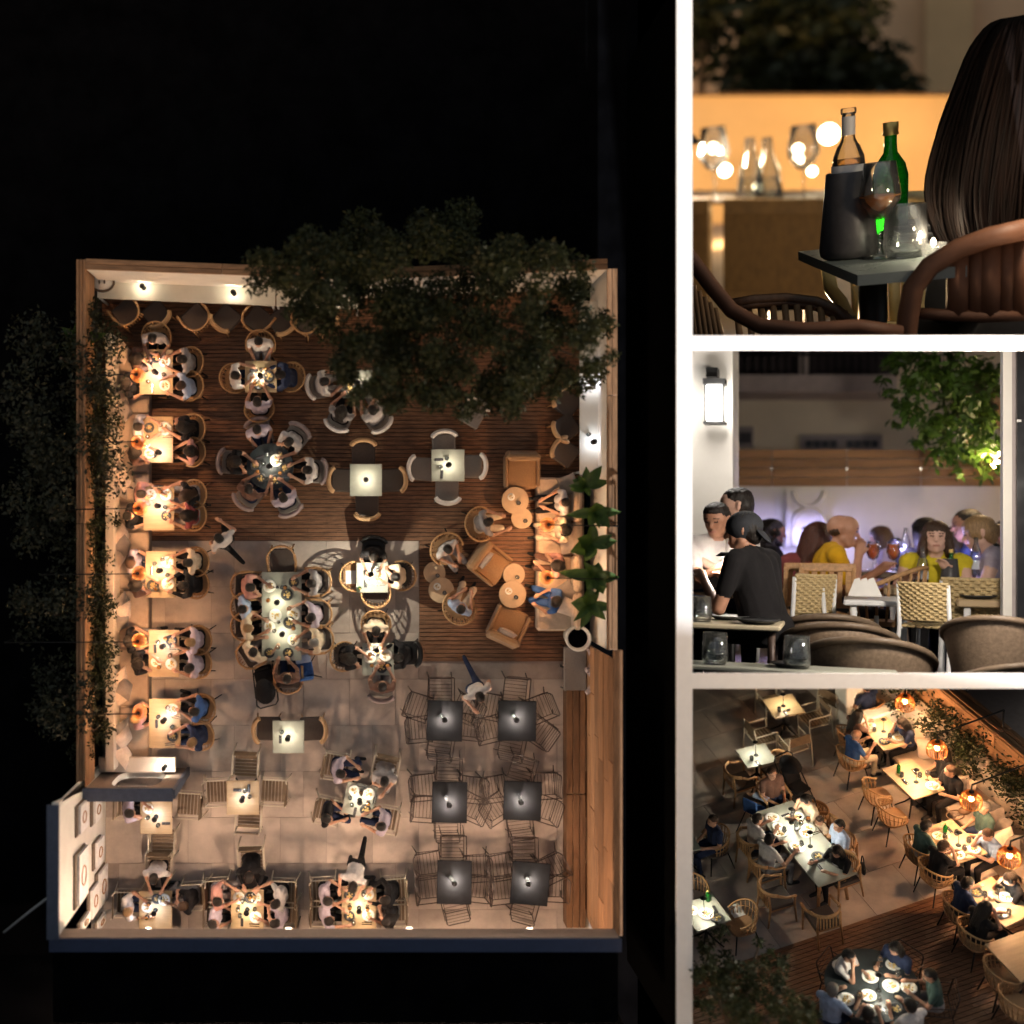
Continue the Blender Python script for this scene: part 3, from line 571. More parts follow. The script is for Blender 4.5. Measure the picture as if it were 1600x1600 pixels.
def hair_mesh(pkey, hd, style, voxel=.011):
    k = (pkey, style, voxel)
    if k in _hm: return _hm[k]
    o = V((0, 0, 0)); X = hd(1, 0, 0) - hd(0, 0, 0); Y = hd(0, 1, 0) - hd(0, 0, 0); Z = hd(0, 0, 1) - hd(0, 0, 0); Rm = Matrix((X, Y, Z)).transposed()
    b = MB()
    Rm = Matrix((X.normalized(), Y.normalized(), Z.normalized())).transposed()
    def e(c, r): b.ell(hd(*c), tuple(.91 * k for k in r), 18, 12, rot=Rm)
    def cp(p0, p1, r0, r1): 
        t = caps_mesh([(hd(*p0), hd(*p1), r0 * .91, r1 * .91)], voxel); b.add(t.v, t.f)
    q = random.Random(len(_hm) * 3 + 1)
    if style == 'bald':
        e((0, -.04, .095), (.086, .064, .05))
    else:
        e((0, -.013, .163), (.094, .106, .076)); e((0, -.045, .12), (.096, .080, .092)); e((0, -.06, .07), (.078, .05, .06))
    if style in ('crop',): e((0, .035, .2), (.07, .065, .04))
    if style in ('tail', 'bun', 'long', 'bob'): e((0, .0, .168), (.095, .106, .08)); e((-.055, .01, .13), (.042, .07, .07)); e((.055, .01, .13), (.042, .07, .07))
    if style == 'tail': cp((0, -.11, .13), (0, -.16, .02), .035, .025); cp((0, -.16, .02), (0, -.15, -.12), .026, .012)
    if style == 'bun': cp((0, -.13, .10), (0, -.145, .095), .045, .045)
    if style in ('long', 'bob'):
        L = -.30 if style == 'long' else -.07
        for i in range(13):
            a = R(-115 + 230 * i / 12); x, y = math.sin(a), -math.cos(a)
            p0 = (x * .085, y * .08 - .01, .13); p1 = (x * .105, y * .085 - .02, 0.0); p2 = (x * .10 + q.uniform(-.02, .02), y * .07 - .05, L + q.uniform(-.04, .04) + (.10 if abs(a) > 1.4 else 0))
            cp(p0, p1, .036, .034); cp(p1, p2, .034, .018)
    if style == 'curly':
        for i in range(60):
            a = q.uniform(-2.3, 2.3); z = q.uniform(-.10, .2); rr = .11 if z < .15 else .07
            e((math.sin(a) * rr, -math.cos(a) * rr - .02, z), (.032, .032, .03))
    me = remesh(b, voxel, 2)
    co = np.empty(len(me.vertices) * 3, 'f'); me.vertices.foreach_get('co', co); co = co.reshape(-1, 3)
    nr = np.empty_like(co.ravel()); me.vertices.foreach_get('normal', nr); nr = nr.reshape(-1, 3)
    w = np.sin(co[:, 0] * 210 + 3 * np.sin(co[:, 2] * 40)) * np.sin(co[:, 1] * 230 + 2) * .0035
    me.vertices.foreach_set('co', (co + nr * w[:, None]).ravel()); me.materials.append(HAIR['d'])
    me.polygons.foreach_set('use_smooth', np.ones(len(me.polygons), bool)); me.update(); _hm[k] = me; return me
POSES = {
    'a': dict(lean=7), 'b': dict(lean=11, hl=(-.06, .42, .265), hr=(.10, .26, .46), hnod=16), 'c': dict(lean=-2, hl=(-.10, .26, .13), hr=(.12, .28, .14), hnod=4),
    'd': dict(lean=10, twist=14, hl=(-.16, .36, .265), hr=(.16, .46, .27), hturn=16), 'e': dict(lean=5, hl=(-.20, .33, .265), hr=(.04, .36, .30), hturn=-24, hnod=8),
    'f': dict(lean=15, hl=(-.14, .46, .265), hr=(.15, .42, .265), hnod=22, sleeve=1.2), 'g': dict(lean=7, hl=(-.15, .38, .265), hr=(.22, .40, .265), sleeve=1.2, hturn=18),
    'W': dict(stand=True, stride=.7, lean=6, hl=(-.26, .12, .86), hr=(.2, .30, 1.08), sleeve=.5), 'S': dict(stand=True, stride=.35, lean=24, hl=(-.16, .52, 1.02), hr=(.2, .5, 1.0), sleeve=.5, hnod=20)}
for _k in ('a', 'b', 'd', 'e', 'f', 'g'):                # positions above are given from the seat; lift them to the table
    for _h in ('hl', 'hr'):
        if _h in POSES[_k]: p = POSES[_k][_h]; POSES[_k][_h] = (p[0], p[1], p[2] + .53)
for _h in ('hl', 'hr'): p = POSES['c'][_h]; POSES['c'][_h] = (p[0], p[1], p[2] + .49)
POSES['a'].update(hl=(-.14, .36, .795), hr=(.13, .37, .795))
BOT = {'k': 'k', 'n': 'n', 'g': 'g', 'c': 'c', 'b': 'b', 'w': 'c'}
def person(pl, loc, rz, pose, top, hair='d', style='short', bottom='n', label='', group=None, sc=1.0, voxel=.013, spec=None, key=None, skin=None, shoes=None):
    k = (key or pose, voxel); me, hd = person_mesh(k, spec or POSES[pose], voxel)
    o = link('person', me); o.matrix_world = pl.M @ TRS(loc, rz, sc); tag(o, label, 'person', group)
    for i, m in ((0, skin), (1, CLOTH[top]), (2, CLOTH[bottom]), (3, shoes)):
        if m: o.material_slots[i].link = 'OBJECT'; o.material_slots[i].material = m
    hm = hair_mesh(k, hd, style, .011 if voxel > .01 else .0085); h = link('hair', hm, o)
    h.material_slots[0].link = 'OBJECT'; h.material_slots[0].material = HAIR[hair]
    return o, hd
# ---------------------------------------------------------------- plants
def leaves_mesh(name, pts, size, m, seed, droop=.3, aspect=.5, dirs=None):
    q = np.random.default_rng(seed); n = len(pts); P = np.asarray(pts, 'f'); s = size * q.uniform(.6, 1.35, n)
    d = q.normal(size=(n, 3)); d[:, 2] = d[:, 2] * .5 - droop; d /= np.linalg.norm(d, axis=1)[:, None]
    u = np.cross(d, q.normal(size=(n, 3))); u /= np.linalg.norm(u, axis=1)[:, None] + 1e-9; w = np.cross(d, u)
    L = s[:, None]; base = P; tip = P + d * L; midp = P + d * L * .45 - w * L * .06
    vs = np.stack([base, midp + u * L * aspect * .5, tip, midp - u * L * aspect * .5], 1).reshape(-1, 3)
    me = bpy.data.meshes.new(name); me.vertices.add(n * 4); me.vertices.foreach_set('co', vs.ravel())
    me.loops.add(n * 4); me.loops.foreach_set('vertex_index', np.arange(n * 4)); me.polygons.add(n)
    me.polygons.foreach_set('loop_start', np.arange(n) * 4); me.polygons.foreach_set('loop_total', np.full(n, 4)); me.materials.append(m); me.update(); me.validate(); return me
def clumps(centres, per, seed, flat=.7):
    q = np.random.default_rng(seed); out = []
    for (c, r) in centres:
        n = max(3, int(per * r * r)); v = q.normal(size=(n, 3)); v /= np.linalg.norm(v, axis=1)[:, None]; v *= (q.random((n, 1)) ** .45) * r; v[:, 2] *= flat; out.append(np.array(c) + v)
    return np.concatenate(out)
def big_leaf(b, root, dirv, L, w, curl=.5, n=9):
    d = V(dirv).normalized(); side = d.cross(V((0, 0, 1))).normalized(); rows = []
    for i in range(n + 1):
        t = i / n; p = V(root) + d * (L * t) + V((0, 0, -curl * L * t * t * .6)); ww = w * math.sin(PI * min(1, .06 + .94 * t) ** .8) * .5 + .004
        rows.append([p - side * ww + V((0, 0, ww * .35)), p - side * ww * .5 + V((0, 0, ww * .12)), p, p + side * ww * .5 + V((0, 0, ww * .12)), p + side * ww + V((0, 0, ww * .35))])
    vs = [v for r_ in rows for v in r_]; fs = [(i * 5 + j, i * 5 + j + 1, i * 5 + 6 + j, i * 5 + 5 + j) for i in range(n) for j in range(4)]
    return b.add(vs, fs, 0, True)
def broadleaf_plant(name, pl, loc, leaves, label, h=.9, m=None, group=None):
    r = link(name, None); r.matrix_world = pl.M @ TRS(loc); tag(r, label, 'plant', group)
    b = MB().tube([(0, 0, 0), (.01, .01, h * .5), (0, 0, h)], [.05, .04, .03], 8); child('stem', b, bark, r)
    for (az, L, w, curl, el) in leaves:
        d = V((math.cos(R(az)) * math.cos(R(el)), math.sin(R(az)) * math.cos(R(el)), math.sin(R(el))))
        lb = MB(); big_leaf(lb, (0, 0, h), d, L, w, curl); child('leaf', lb, m or leaf_b, r)
    return r
# ================================================================ seating helper
SEATN = {'left': 'left', 'right': 'right', 'upper': 'top', 'lower': 'bottom'}
CLK = ['twelve', 'one', 'two', 'three', 'four', 'five', 'six', 'seven', 'eight', 'nine', 'ten', 'eleven']
ORD = ['first', 'second', 'third', 'fourth', 'fifth']
def face(frm, to): d = V(to) - V(frm); return math.atan2(-d.x, d.y)
def setting(pl, d, c, w, dep, rz, topm, seats, shape='sq', lamp=L_NEUT, lampoff=(0, 0), occupied=None, extra=(), seed=0, base=None, tdesc='square', lamps=None, plates=True):
    """A table with its lamp, chairs, diners and tableware. seats: (x, y, chair code, (pose, top, hair, style, bottom) or None, facing or None)."""
    q = random.Random(seed * 13 + 5); tp = table_of(w, dep, topm, shape, base=base); c = V((c[0], c[1], 0))
    put(tp, pl, c, rz, f'{tdesc} dining table, {d}', 'dining tables')
    Ri = Matrix.Rotation(-rz, 3, 'Z'); Ro = Matrix.Rotation(rz, 3, 'Z'); info = []
    for s in seats:
        v = Ri @ (V((s[0], s[1], 0)) - c)
        if shape == 'sq': side = ('right' if v.x > 0 else 'left') if abs(v.x) / w > abs(v.y) / dep else ('upper' if v.y > 0 else 'lower')
        else: side = 'round'
        info.append([s, v, side])
    for side in ('left', 'right', 'upper', 'lower', 'round'):
        g = [i for i in info if i[2] == side]
        if side in ('left', 'right'): g.sort(key=lambda i: -i[1].y); nm = (['upper ', 'lower '] if len(g) == 2 else [ORD[k] + ' ' for k in range(len(g))]) if len(g) > 1 else ['']
        elif side == 'round': nm = [CLK[round((math.atan2(i[1].x, i[1].y) % 6.283) / 6.283 * 12) % 12] + ' o\'clock' for i in g]
        else: g.sort(key=lambda i: i[1].x); nm = ['left ', 'right '] if len(g) == 2 else [''] * len(g)
        for k, i in enumerate(g): i.append((nm[k] + SEATN.get(side, '')).strip() + ' seat')
    zt = .752
    for n, (s, v, side, nm) in enumerate(info):
        fc = s[4] if len(s) > 4 and s[4] is not None else (rz + {'left': -PI / 2, 'right': PI / 2, 'upper': PI, 'lower': 0}[side] if shape == 'sq' and abs(rz) < .6 and side != 'round' else face((s[0], s[1], 0), c))
        fc += q.uniform(-.07, .07)
        if s[2]:
            pr, cn = CH[s[2]]; put(pr, pl, (s[0], s[1], 0), fc, f'{cn} chair, {nm}, {d}', 'restaurant chairs')
        if s[3]:
            po, tp_, hr, st = s[3][:4]; bt = s[3][4] if len(s[3]) > 4 else q.choice('nkgk')
            person(pl, (s[0], s[1], 0), fc, po, tp_, hr, st, bt, f'diner in {CNAME[tp_]} top, {nm}, {d}', 'diners', sc=s[3][5] if len(s[3]) > 5 else 1.0)
        if plates:
            tx = max(-w / 2 + .15, min(w / 2 - .15, v.x)); ty = max(-dep / 2 + .15, min(dep / 2 - .15, v.y))
            if shape != 'sq': f = (w / 2 - .17) / max(.01, v.length); tx, ty = v.x * f, v.y * f
            tg = V((-v.y, v.x, 0)).normalized(); P = V((tx, ty, 0)); wp = c + Ro @ P
            if s[3] and s[3][0] in 'abdefg':
                k = q.choice([0, 1, 2, 3, 5, 0]); put(PLATES[k], pl, (wp.x, wp.y, zt), q.uniform(0, 6), f'{PLN[k]}, {nm}, {d}', 'plates', sc=q.uniform(.82, 1.0))
                gp = c + Ro @ (P * .72 + tg * .13); put(q.choice([TUMB, WGE, WG]), pl, (gp.x, gp.y, zt), 0, f'drinking glass, {nm}, {d}', 'glasses')
                if q.random() < .5: fp = c + Ro @ (P + tg * -.16); put(CUT, pl, (fp.x, fp.y, zt), fc, f'fork and knife, {nm}, {d}', 'cutlery')
            elif n % 2 == 0:
                fp = c + Ro @ (P * .8 + tg * .13); put(NAP, pl, (fp.x, fp.y, zt), fc + PI / 2, f'dark napkin roll, {nm}, {d}', 'napkins')
                gp = c + Ro @ (P * .8 - tg * .02); put(TUMB, pl, (gp.x, gp.y, zt), 0, f'drinking glass, {nm}, {d}', 'glasses')
    ll = lamps or ([(lampoff[0], lampoff[1])] if lamp else [])
    for k, lo in enumerate(ll):
        lp = c + Ro @ V((lo[0], lo[1], 0)); put(lamp, pl, (lp.x, lp.y, zt), q.uniform(0, 6), f'lit cordless lamp{" " + ["upper", "lower"][k] + " one" if len(ll) > 1 else ""} on {d}', 'table lamps')
    for (pr, x, y, lab) in extra:
        ep = c + Ro @ V((x, y, 0)); put(pr, pl, (ep.x, ep.y, zt), q.uniform(0, 6), f'{lab} on {d}', pr.cat + ' on tables')
# ================================================================ the terrace seen from straight above
p1 = P1.at
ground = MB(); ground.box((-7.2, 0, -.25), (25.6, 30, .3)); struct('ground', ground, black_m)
fx0, fx1, fy0, fy1 = p1(150, 0).x, p1(905, 0).x, p1(0, 1500).y, p1(0, 845).y
fl = MB(); fl.box(((fx0 + fx1) / 2, (p1(0, 440).y + fy0) / 2, -.05), (fx1 - fx0 + .2, p1(0, 440).y - fy0, .08)); floor_o = struct('terrace_floor', fl, grout_m)
TS = .92; tm = MB().box((0, 0, 0), (TS - .007, TS - .007, .016), bev=.003).mesh('floor_tile', tile_m)
tm2 = MB().box((0, 0, 0), (TS * .5 - .007, TS - .007, .016), bev=.003).mesh('floor_tile', tile_m)
deck_x = p1(655, 0).x; deck_y2 = p1(0, 1033).y
y = fy1 - TS / 2; row = 0
while y > fy0:
    x = fx0 + (.46 if row % 2 else 0) + TS / 2
    while x < fx1 + .4:
        if not (x > deck_x - .1 and y > deck_y2 - .2): child('floor_tile', tm, None, floor_o, T4(x, y, -.002))
        x += TS
    y -= TS; row += 1
# wooden deck
dk = MB(); dw = .083; q = random.Random(3)
def deck_row(x0, x1, y):
    x = x0 - q.uniform(0, 1.6)
    while x < x1:
        L = q.uniform(1.6, 2.6); a, b_ = max(x, x0), min(x + L, x1)
        if b_ - a > .03: dk.box(((a + b_) / 2, y, .012 + q.uniform(-.002, .002)), (b_ - a - .004, dw - .012, .03))
        x += L
y = p1(0, 452).y
while y > deck_y2:
    deck_row(fx0 if y > fy1 - .005 else deck_x, fx1, y); y -= dw
deck_o = struct('wood_deck', MB().box(((fx0 + fx1) / 2, (p1(0, 440).y + fy1) / 2, -.012), (fx1 - fx0, p1(0, 440).y - fy1, .012)).box(((deck_x + fx1) / 2, (fy1 + deck_y2) / 2, -.011), (fx1 - deck_x, fy1 - deck_y2, .012)), mat('deck_under', (.03, .02, .015), .9))
child('deck_board', dk, deck_m, deck_o, kind='stuff')
# north wall, two straight runs meeting under the tree
def wall_run(a, b, h, th, capw, name, label, m=plaster, outward=1):
    a, b = V((a[0], a[1], 0)), V((b[0], b[1], 0)); t = (b - a).normalized(); n = V((-t.y, t.x, 0)) * outward
    r = link(name, None); r.location = a; tag(r, label, 'wall')
    w = MB().hexa([V((0, 0, 0)), b - a, b - a + n * th, n * th], [V((0, 0, h)), b - a + V((0, 0, h)), b - a + n * th + V((0, 0, h)), n * th + V((0, 0, h))]); child('wall_face', w, m, r)
    L = (b - a).length; k = max(1, round(L / 2.4)); ang = math.atan2(t.y, t.x)
    for i in range(k):
        for j in range(2):
            cb = MB().box((0, 0, 0), (L / k - .006, capw / 2 - .006, .045), bev=.006)
            child('cap_board', cb, fencex_m, r, Matrix.Translation(t * (L * (i + .5) / k) + n * (capw * (j + .5) / 2 - .02) + V((0, 0, h + .024 + .004 * ((i + j) % 2)))) @ Matrix.Rotation(ang, 4, 'Z'))
    return r
A_, B_, C_ = p1(134, 420, 1.95), p1(560, 436, 1.95), p1(949, 420, 1.95)
wall_run(A_, B_, 1.95, .1, .2, 'garden_wall', 'low white wall with wooden cap, left of the tree, overhead')
wall_run(B_, C_, 1.95, .1, .2, 'garden_wall', 'low white wall with wooden cap, behind the tree, overhead')
D_, E_ = p1(949, 420, 1.6), p1(949, 1015, 1.6)
wall_run(D_, E_, 1.6, .1, .2, 'garden_wall', 'white wall with wooden cap along right side, overhead', outward=1)
# white counters along the walls with their lamps, tucked chairs
ctop = mat('counter_white', (.62, .58, .5), .55, var=.06, scale=3)
def counter(quad, label):
    r = link('counter', None); c = sum((V(p) for p in quad), V()) / 4; r.location = (c.x, c.y, 0); tag(r, label, 'counter')
    qd = [V((p.x - c.x, p.y - c.y, 0)) for p in quad]
    child('counter_top', MB().hexa([p + V((0, 0, .71)) for p in qd], [p + V((0, 0, .75)) for p in qd]), ctop, r)
    ins = [p * .97 for p in qd]
    for k in range(4): child('leg', MB().tube([ins[k] + V((0, 0, .71)), ins[k]], .025, 8), wmetal, r)
    return r
counter([p1(152, 466, .75), p1(430, 478, .75), p1(430, 447, .75), p1(152, 441, .75)], 'white counter along the wall left of the tree, overhead')
counter([p1(432, 478, .75), p1(560, 483, .75), p1(560, 452, .75), p1(432, 447, .75)], 'white counter reaching under the tree, overhead')
counter([p1(906, 470, .75), p1(906, 742, .75), p1(938, 742, .75), p1(938, 470, .75)][::-1], 'white counter along the right wall, overhead')
L_CTR = lamp_proto(3, (1.0, .86, .6), .2); L_CTRB = lamp_proto(3, (.72, .82, 1.0), .2)
for (u, v, lab, pr) in [(225, 450, 'left lamp on counter along top wall, overhead', L_CTR), (366, 459, 'right lamp on counter along top wall, overhead', L_CTR), (520, 468, 'lamp on counter under the tree edge, overhead', L_CTR), (925, 600, 'upper cool lamp on right counter, overhead', L_CTRB), (926, 691, 'lower cool lamp on right counter, overhead', L_CTRB)]:
    put(pr, P1, p1(u, v, .752), 0, lab, 'counter lamps')
put(TUMB, P1, p1(919, 679, .752), 0, 'drinking glass beside lower lamp on right counter, overhead')
for k, (u, v, a) in enumerate([(197, 486, 40), (243, 488, 40), (306, 494, 42), (352, 494, -42), (402, 497, -40), (440, 499, 38), (478, 499, -38), (505, 497, 40)]):
    q_ = p1(u, v + 2, .6); put(C_PADT if k % 2 else C_WOOD, P1, (q_.x, q_.y, 0), R(a), f'{ORD[k] if k < 5 else ["sixth", "seventh", "eighth"][k - 5]} turned chair tucked under top counter from left, overhead', 'chairs tucked under the counter')
for k, (u, v, a) in enumerate([(887, 628, -125), (886, 668, -55), (884, 706, -125)]):
    q_ = p1(u, v, .6); put(C_PADT, P1, (q_.x, q_.y, 0), R(a), f'{["upper", "middle", "lower"][k]} tan chair turned against right counter, overhead', 'chairs tucked under the counter')
# framed panels leaning on the north wall, corner sculpture
for k, (u0, u1) in enumerate([(275, 322), (412, 440)]):
    a, b_ = p1(u0, 441, .8), p1(u1, 443, .8); th = V((0, .05, .5))
    o = link('leaning_panel', None); o.location = a; tag(o, f'pale framed panel leaning on top wall, {["left", "right"][k]} one, overhead', 'panel')
    d_ = b_ - a; child('panel', MB().hexa([V(), d_, d_ + th, th], [V((0, .02, 0)), d_ + V((0, .02, 0)), d_ + th + V((0, .02, 0)), th + V((0, .02, 0))]), mat('rosy_board', (.5, .40, .36), .7), o)
    child('frame', MB().tube([V((0, -.01, 0)), d_ + V((0, -.01, 0)), d_ + th + V((0, -.01, 0)), th + V((0, -.01, 0))], .012, 5, closed=True), cream_metal, o)
o = link('wall_mask', None); o.location = p1(163, 444, .76); tag(o, 'pale round relief ornament on counter in top left corner, overhead', 'ornament')
child('disc', MB().ell((0, 0, .12), (.21, .16, .1), 18, 10), plaster, o); child('rim', MB().tube([(.22 * math.cos(t), .17 * math.sin(t), .16) for t in [i * PI / 12 for i in range(24)]], .022, 6, closed=True), mat('dark_rim', (.09, .06, .04), .6), o)
for sx in (-1, 1): child('hollow', MB().ell((sx * .05, .0, .215), (.02, .04, .015), 10, 6), seat_dark, o)
# left side: plank fence, planter, bench with back, cushions
def long_box(name, u0, u1, v0, v1, z0, z1, m, label=None, cat=None, par=None, zr=None, bev=0.01):
    z = zr if zr is not None else z1; a, b_ = p1(u0, v1, z), p1(u1, v0, z)
    mb = MB().box((0, 0, 0), (b_.x - a.x, b_.y - a.y, z1 - z0), bev=bev); loc = ((a.x + b_.x) / 2, (a.y + b_.y) / 2, (z0 + z1) / 2)
    if par: return child(name, mb, m, par, par.matrix_world.inverted() @ T4(*loc) if 0 else T4(*loc))
    return solo(name, mb, m, P1, label, cat, loc)
fr = link('plank_fence', None); tag(fr, 'wooden plank fence outside the planter along left side, overhead', 'fence')
for k in range(6):
    v0 = 405 + k * 138; v1 = v0 + 137
    for j in range(3): long_box('plank', 119 + j * 5, 123.4 + j * 5, v0, min(v1, 1232), 1.0 - .04 * (j % 2), 1.75 + .015 * ((j + k) % 2), fence_m, par=fr)
long_box('planter_bed', 134, 150, 420, 1228, 0, .55, mat('soil', (.035, .025, .018), .95, bump=.5), 'soil bed behind the bench wall along left side, overhead', 'planter')
long_box('planter_liner', 135, 140, 470, 1222, .55, .9, plaster2, 'pale inner planter wall along left side, overhead', 'wall')
long_box('bench_back_wall', 164.5, 178, 548, 1205, 0, 1.0, plaster2, 'plastered bench back wall along left side, overhead', 'wall')
long_box('corner_plinth', 163, 174, 520, 546, 0, 1.05, plaster, 'white plinth at the top end of the long bench, overhead', 'plinth')
bench = link('long_bench', None); tag(bench, 'long upholstered bench along the left wall, overhead', 'bench')
long_box('seat_base', 180, 231, 556, 1200, .02, .36, plaster2, par=bench, zr=.45)
for k in range(7): long_box('seat_cushion', 181, 232, 556 + k * 91.5, 646 + k * 91.5, .36, .46, cush_seat, par=bench, bev=.03)
pk = 0
for (v0, n) in [(628, 2), (735, 3), (840, 3), (945, 3), (1062, 3), (1140, 4), (548, 1)]:
    for k in range(n):
        q_ = p1(188 + 6 * (k % 2) + q.uniform(-2, 2), v0 + 13 * k, .62); Mx = TRS(q_, R(q.uniform(-25, 25))) @ Matrix.Rotation(R(62), 4, 'Y') @ Matrix.Rotation(R(q.uniform(20, 60)), 4, 'Z')
        o = solo('scatter_cushion', PILLOWS[(k + pk) % 2], None, P1, f'{["pale", "grey", "pale"][(k + pk) % 2]} cushion {ORD[k]} from top in {["second", "third", "fourth", "fifth", "sixth", "seventh", "first"][pk]} bench gap, overhead', 'cushion', group='bench cushions', M=Mx)
    pk += 1
# vines in the planter
for k in range(9):
    v = 515 + k * 78; cs = [((0, 0, 0), .3)] + [((q.uniform(-.35, .35), q.uniform(-.55, .55), q.uniform(-.3, .5)), q.uniform(.12, .3)) for _ in range(9)]
    q_ = p1(150 - 6 * (k % 3 == 1), v, 1.2); o = link('planter_vine', None); o.location = q_; tag(o, f'leafy vine in left planter, {(ORD + ["sixth", "seventh", "eighth", "ninth"])[k]} from top, overhead', 'plant', 'vines in the left planter')
    child('foliage', leaves_mesh('foliage', clumps(cs, 2600, 40 + k), .075, leaf_v, 50 + k), None, o)
    child('stem', MB().tube([(0, 0, -.7), (.05, .05, -.3), (0, 0, .3)], [.025, .02, .01], 6), bark, o)
for k, (u, v, rad) in enumerate([(95, 560, .9), (60, 690, .8), (112, 700, .7), (80, 800, .6), (85, 960, .55), (100, 1090, .5)]):
    cs = [((q.uniform(-1, 1) * rad, q.uniform(-1, 1) * rad, q.uniform(-.3, .5)), q.uniform(.25, .5)) for _ in range(12)]
    q_ = p1(u, v, 1.6); o = link('outer_shrub', None); o.location = q_; tag(o, f'dim shrub outside the left fence, {(ORD + ["sixth"])[k]} from top, overhead', 'plant', 'shrubs outside the fence')
    child('foliage', leaves_mesh('foliage', clumps(cs, 900, 60 + k), .10, mat('shaded_shrub_leaf', (.014, .017, .007), .6, var=.4, scale=3), 70 + k), None, o); child('trunk', MB().tube([(0, 0, -1.6), (.1, 0, -.8), (0, 0, 0)], [.06, .05, .03], 7), bark, o)  # leaf colour darkened to stand for the dim light outside the fence
broadleaf_plant('banana_plant', P1, p1(148, 548, 0), [(12, .62, .22, .25, 25), (85, .5, .2, .3, 40), (140, .45, .18, .3, 35), (-70, .5, .2, .4, 20), (-20, .35, .15, .3, 30)], 'bright green broad-leaved plant at top of left planter, overhead', h=1.25)
broadleaf_plant('banana_plant', P1, p1(157, 742, 0), [(5, .34, .14, .3, 25), (60, .28, .12, .3, 40)], 'small broad-leaved plant beside third bench lamp, overhead', h=1.1)
broadleaf_plant('banana_plant', P1, p1(150, 640, 0), [(-80, .5, .2, .4, 25), (-30, .3, .14, .3, 30)], 'dark drooping broad leaves beside second bench table, overhead', h=1.1)
# pendant lamps on long arms
for k, (u, v, ua) in enumerate([(213, 585, 150), (214, 690, 150), (216.5, 794, 118), (215, 896, 66), (215, 1002, 8), (216, 1114, 110)]):
    z = 1.72; c = p1(u, v, z); put(PEND, P1, (c.x, c.y, z - .2), 0, f'glowing orange pendant lamp over {ORD[k] if k < 5 else "sixth"} bench table, overhead', 'bench pendant lamps')
    o = link('lamp_arm', None); e = p1(ua, v + 2, z + .1); o.location = (e.x, e.y, 0); tag(o, f'thin black arm carrying {ORD[k] if k < 5 else "sixth"} bench pendant lamp, overhead', 'lamp arm', 'pendant lamp arms')
    child('arm', MB().tube([(0, 0, z + .1), (c.x - e.x, c.y - e.y, z + .1), (c.x - e.x, c.y - e.y, z + .02)], .012, 6), bmetal, o); child('post', MB().tube([(0, 0, 0), (0, 0, z + .1)], .018, 6), bmetal, o)
# arch wall and tall wall with panels at lower left
aw = link('arch_wall', None); tag(aw, 'blue-grey portal wall with an oval opening at lower left, overhead', 'wall')
h = 1.9; x0, x1 = p1(118, 1236, h).x, p1(268, 1236, h).x; ya = p1(0, 1236, h).y; t_ = .12
cx_, cy_, hw, hh = (x0 + x1) / 2 + .1, .95, (x1 - x0) / 2 - .42, .62
ring = [(cx_ + hw * math.copysign(abs(math.cos(t)) ** .55, math.cos(t)), cy_ + hh * math.copysign(abs(math.sin(t)) ** .55, math.sin(t))) for t in [2 * PI * i / 40 for i in range(40)]]
def outer(pt):
    dx, dz = pt[0] - cx_, pt[1] - cy_; f = min(((x1 - cx_) if dx > 0 else (cx_ - x0)) / max(1e-6, abs(dx)), ((h - cy_) if dz > 0 else cy_) / max(1e-6, abs(dz))); return (cx_ + dx * f, cy_ + dz * f)
out = [outer(p) for p in ring]; mb = MB(); n = 40
for yy, fl_ in ((ya, 1), (ya - t_, 0)): mb.v += [(x, yy, z) for x, z in ring] + [(x, yy, z) for x, z in out]
for i in range(n):
    j = (i + 1) % n; mb.f += [(i, j, n + j, n + i), (2 * n + i, 3 * n + i, 3 * n + j, 2 * n + j), (i, 2 * n + i, 2 * n + j, j), (n + i, n + j, 3 * n + j, 3 * n + i)]; mb.m += [0, 0, 1, 0]; mb.sm += [False] * 4
child('wall_slab', mb, [mat('greige_wall', (.22, .17, .14), .8), plaster], aw)
child('top_beam', MB().box(((x0 + x1) / 2, ya - t_ / 2, h + .03), (x1 - x0 + .06, .24, .06)), trimblue, aw); child('end_trim', MB().box((x1 + .03, ya - t_ / 2, h / 2), (.06, .16, h)), trimblue, aw)
mb = MB().box(((x0 + cx_) / 2 + .55, ya + .25, .9), (1.3, .3, .04)); sh_ = solo('wall_shelf', MB().box((0, 0, .03), (1.5, .3, .05), bev=.01), plaster2, P1, 'pale ledge inside the oval opening, overhead', 'shelf', (cx_ - .1, ya + .2, .55))
put(lamp_proto(10, (1, .9, .75), .2), P1, (cx_ + .45, ya + .17, .605), 0, 'small bright lamp on ledge in oval opening, overhead')
tw = link('tall_wall', None); tag(tw, 'tall pale wall hung with white panels at lower left, overhead', 'wall')
Ht = 3.6; xt = p1(92, 0, Ht).x; yb, yt = p1(0, 1462, Ht).y, p1(0, 1262, Ht).y
child('wall_face', MB().box((xt - .06, (yb + yt) / 2, Ht / 2), (.12, yt - yb, Ht)), plaster, tw); child('top_trim', MB().box((xt - .09, (yb + yt) / 2, Ht + .03), (.2, yt - yb + .1, .06)), trimblue, tw)
child('slope_trim', MB().hexa([(xt - .12, yt, Ht), (xt, yt, Ht), (xt, yt + .01, 0), (xt - .12, yt + .01, 0)], [(xt - .12, yt + .08, Ht - .02), (xt, yt + .08, Ht - .02), (xt, ya, h), (xt - .12, ya, h)]), plaster, tw)
k = 0
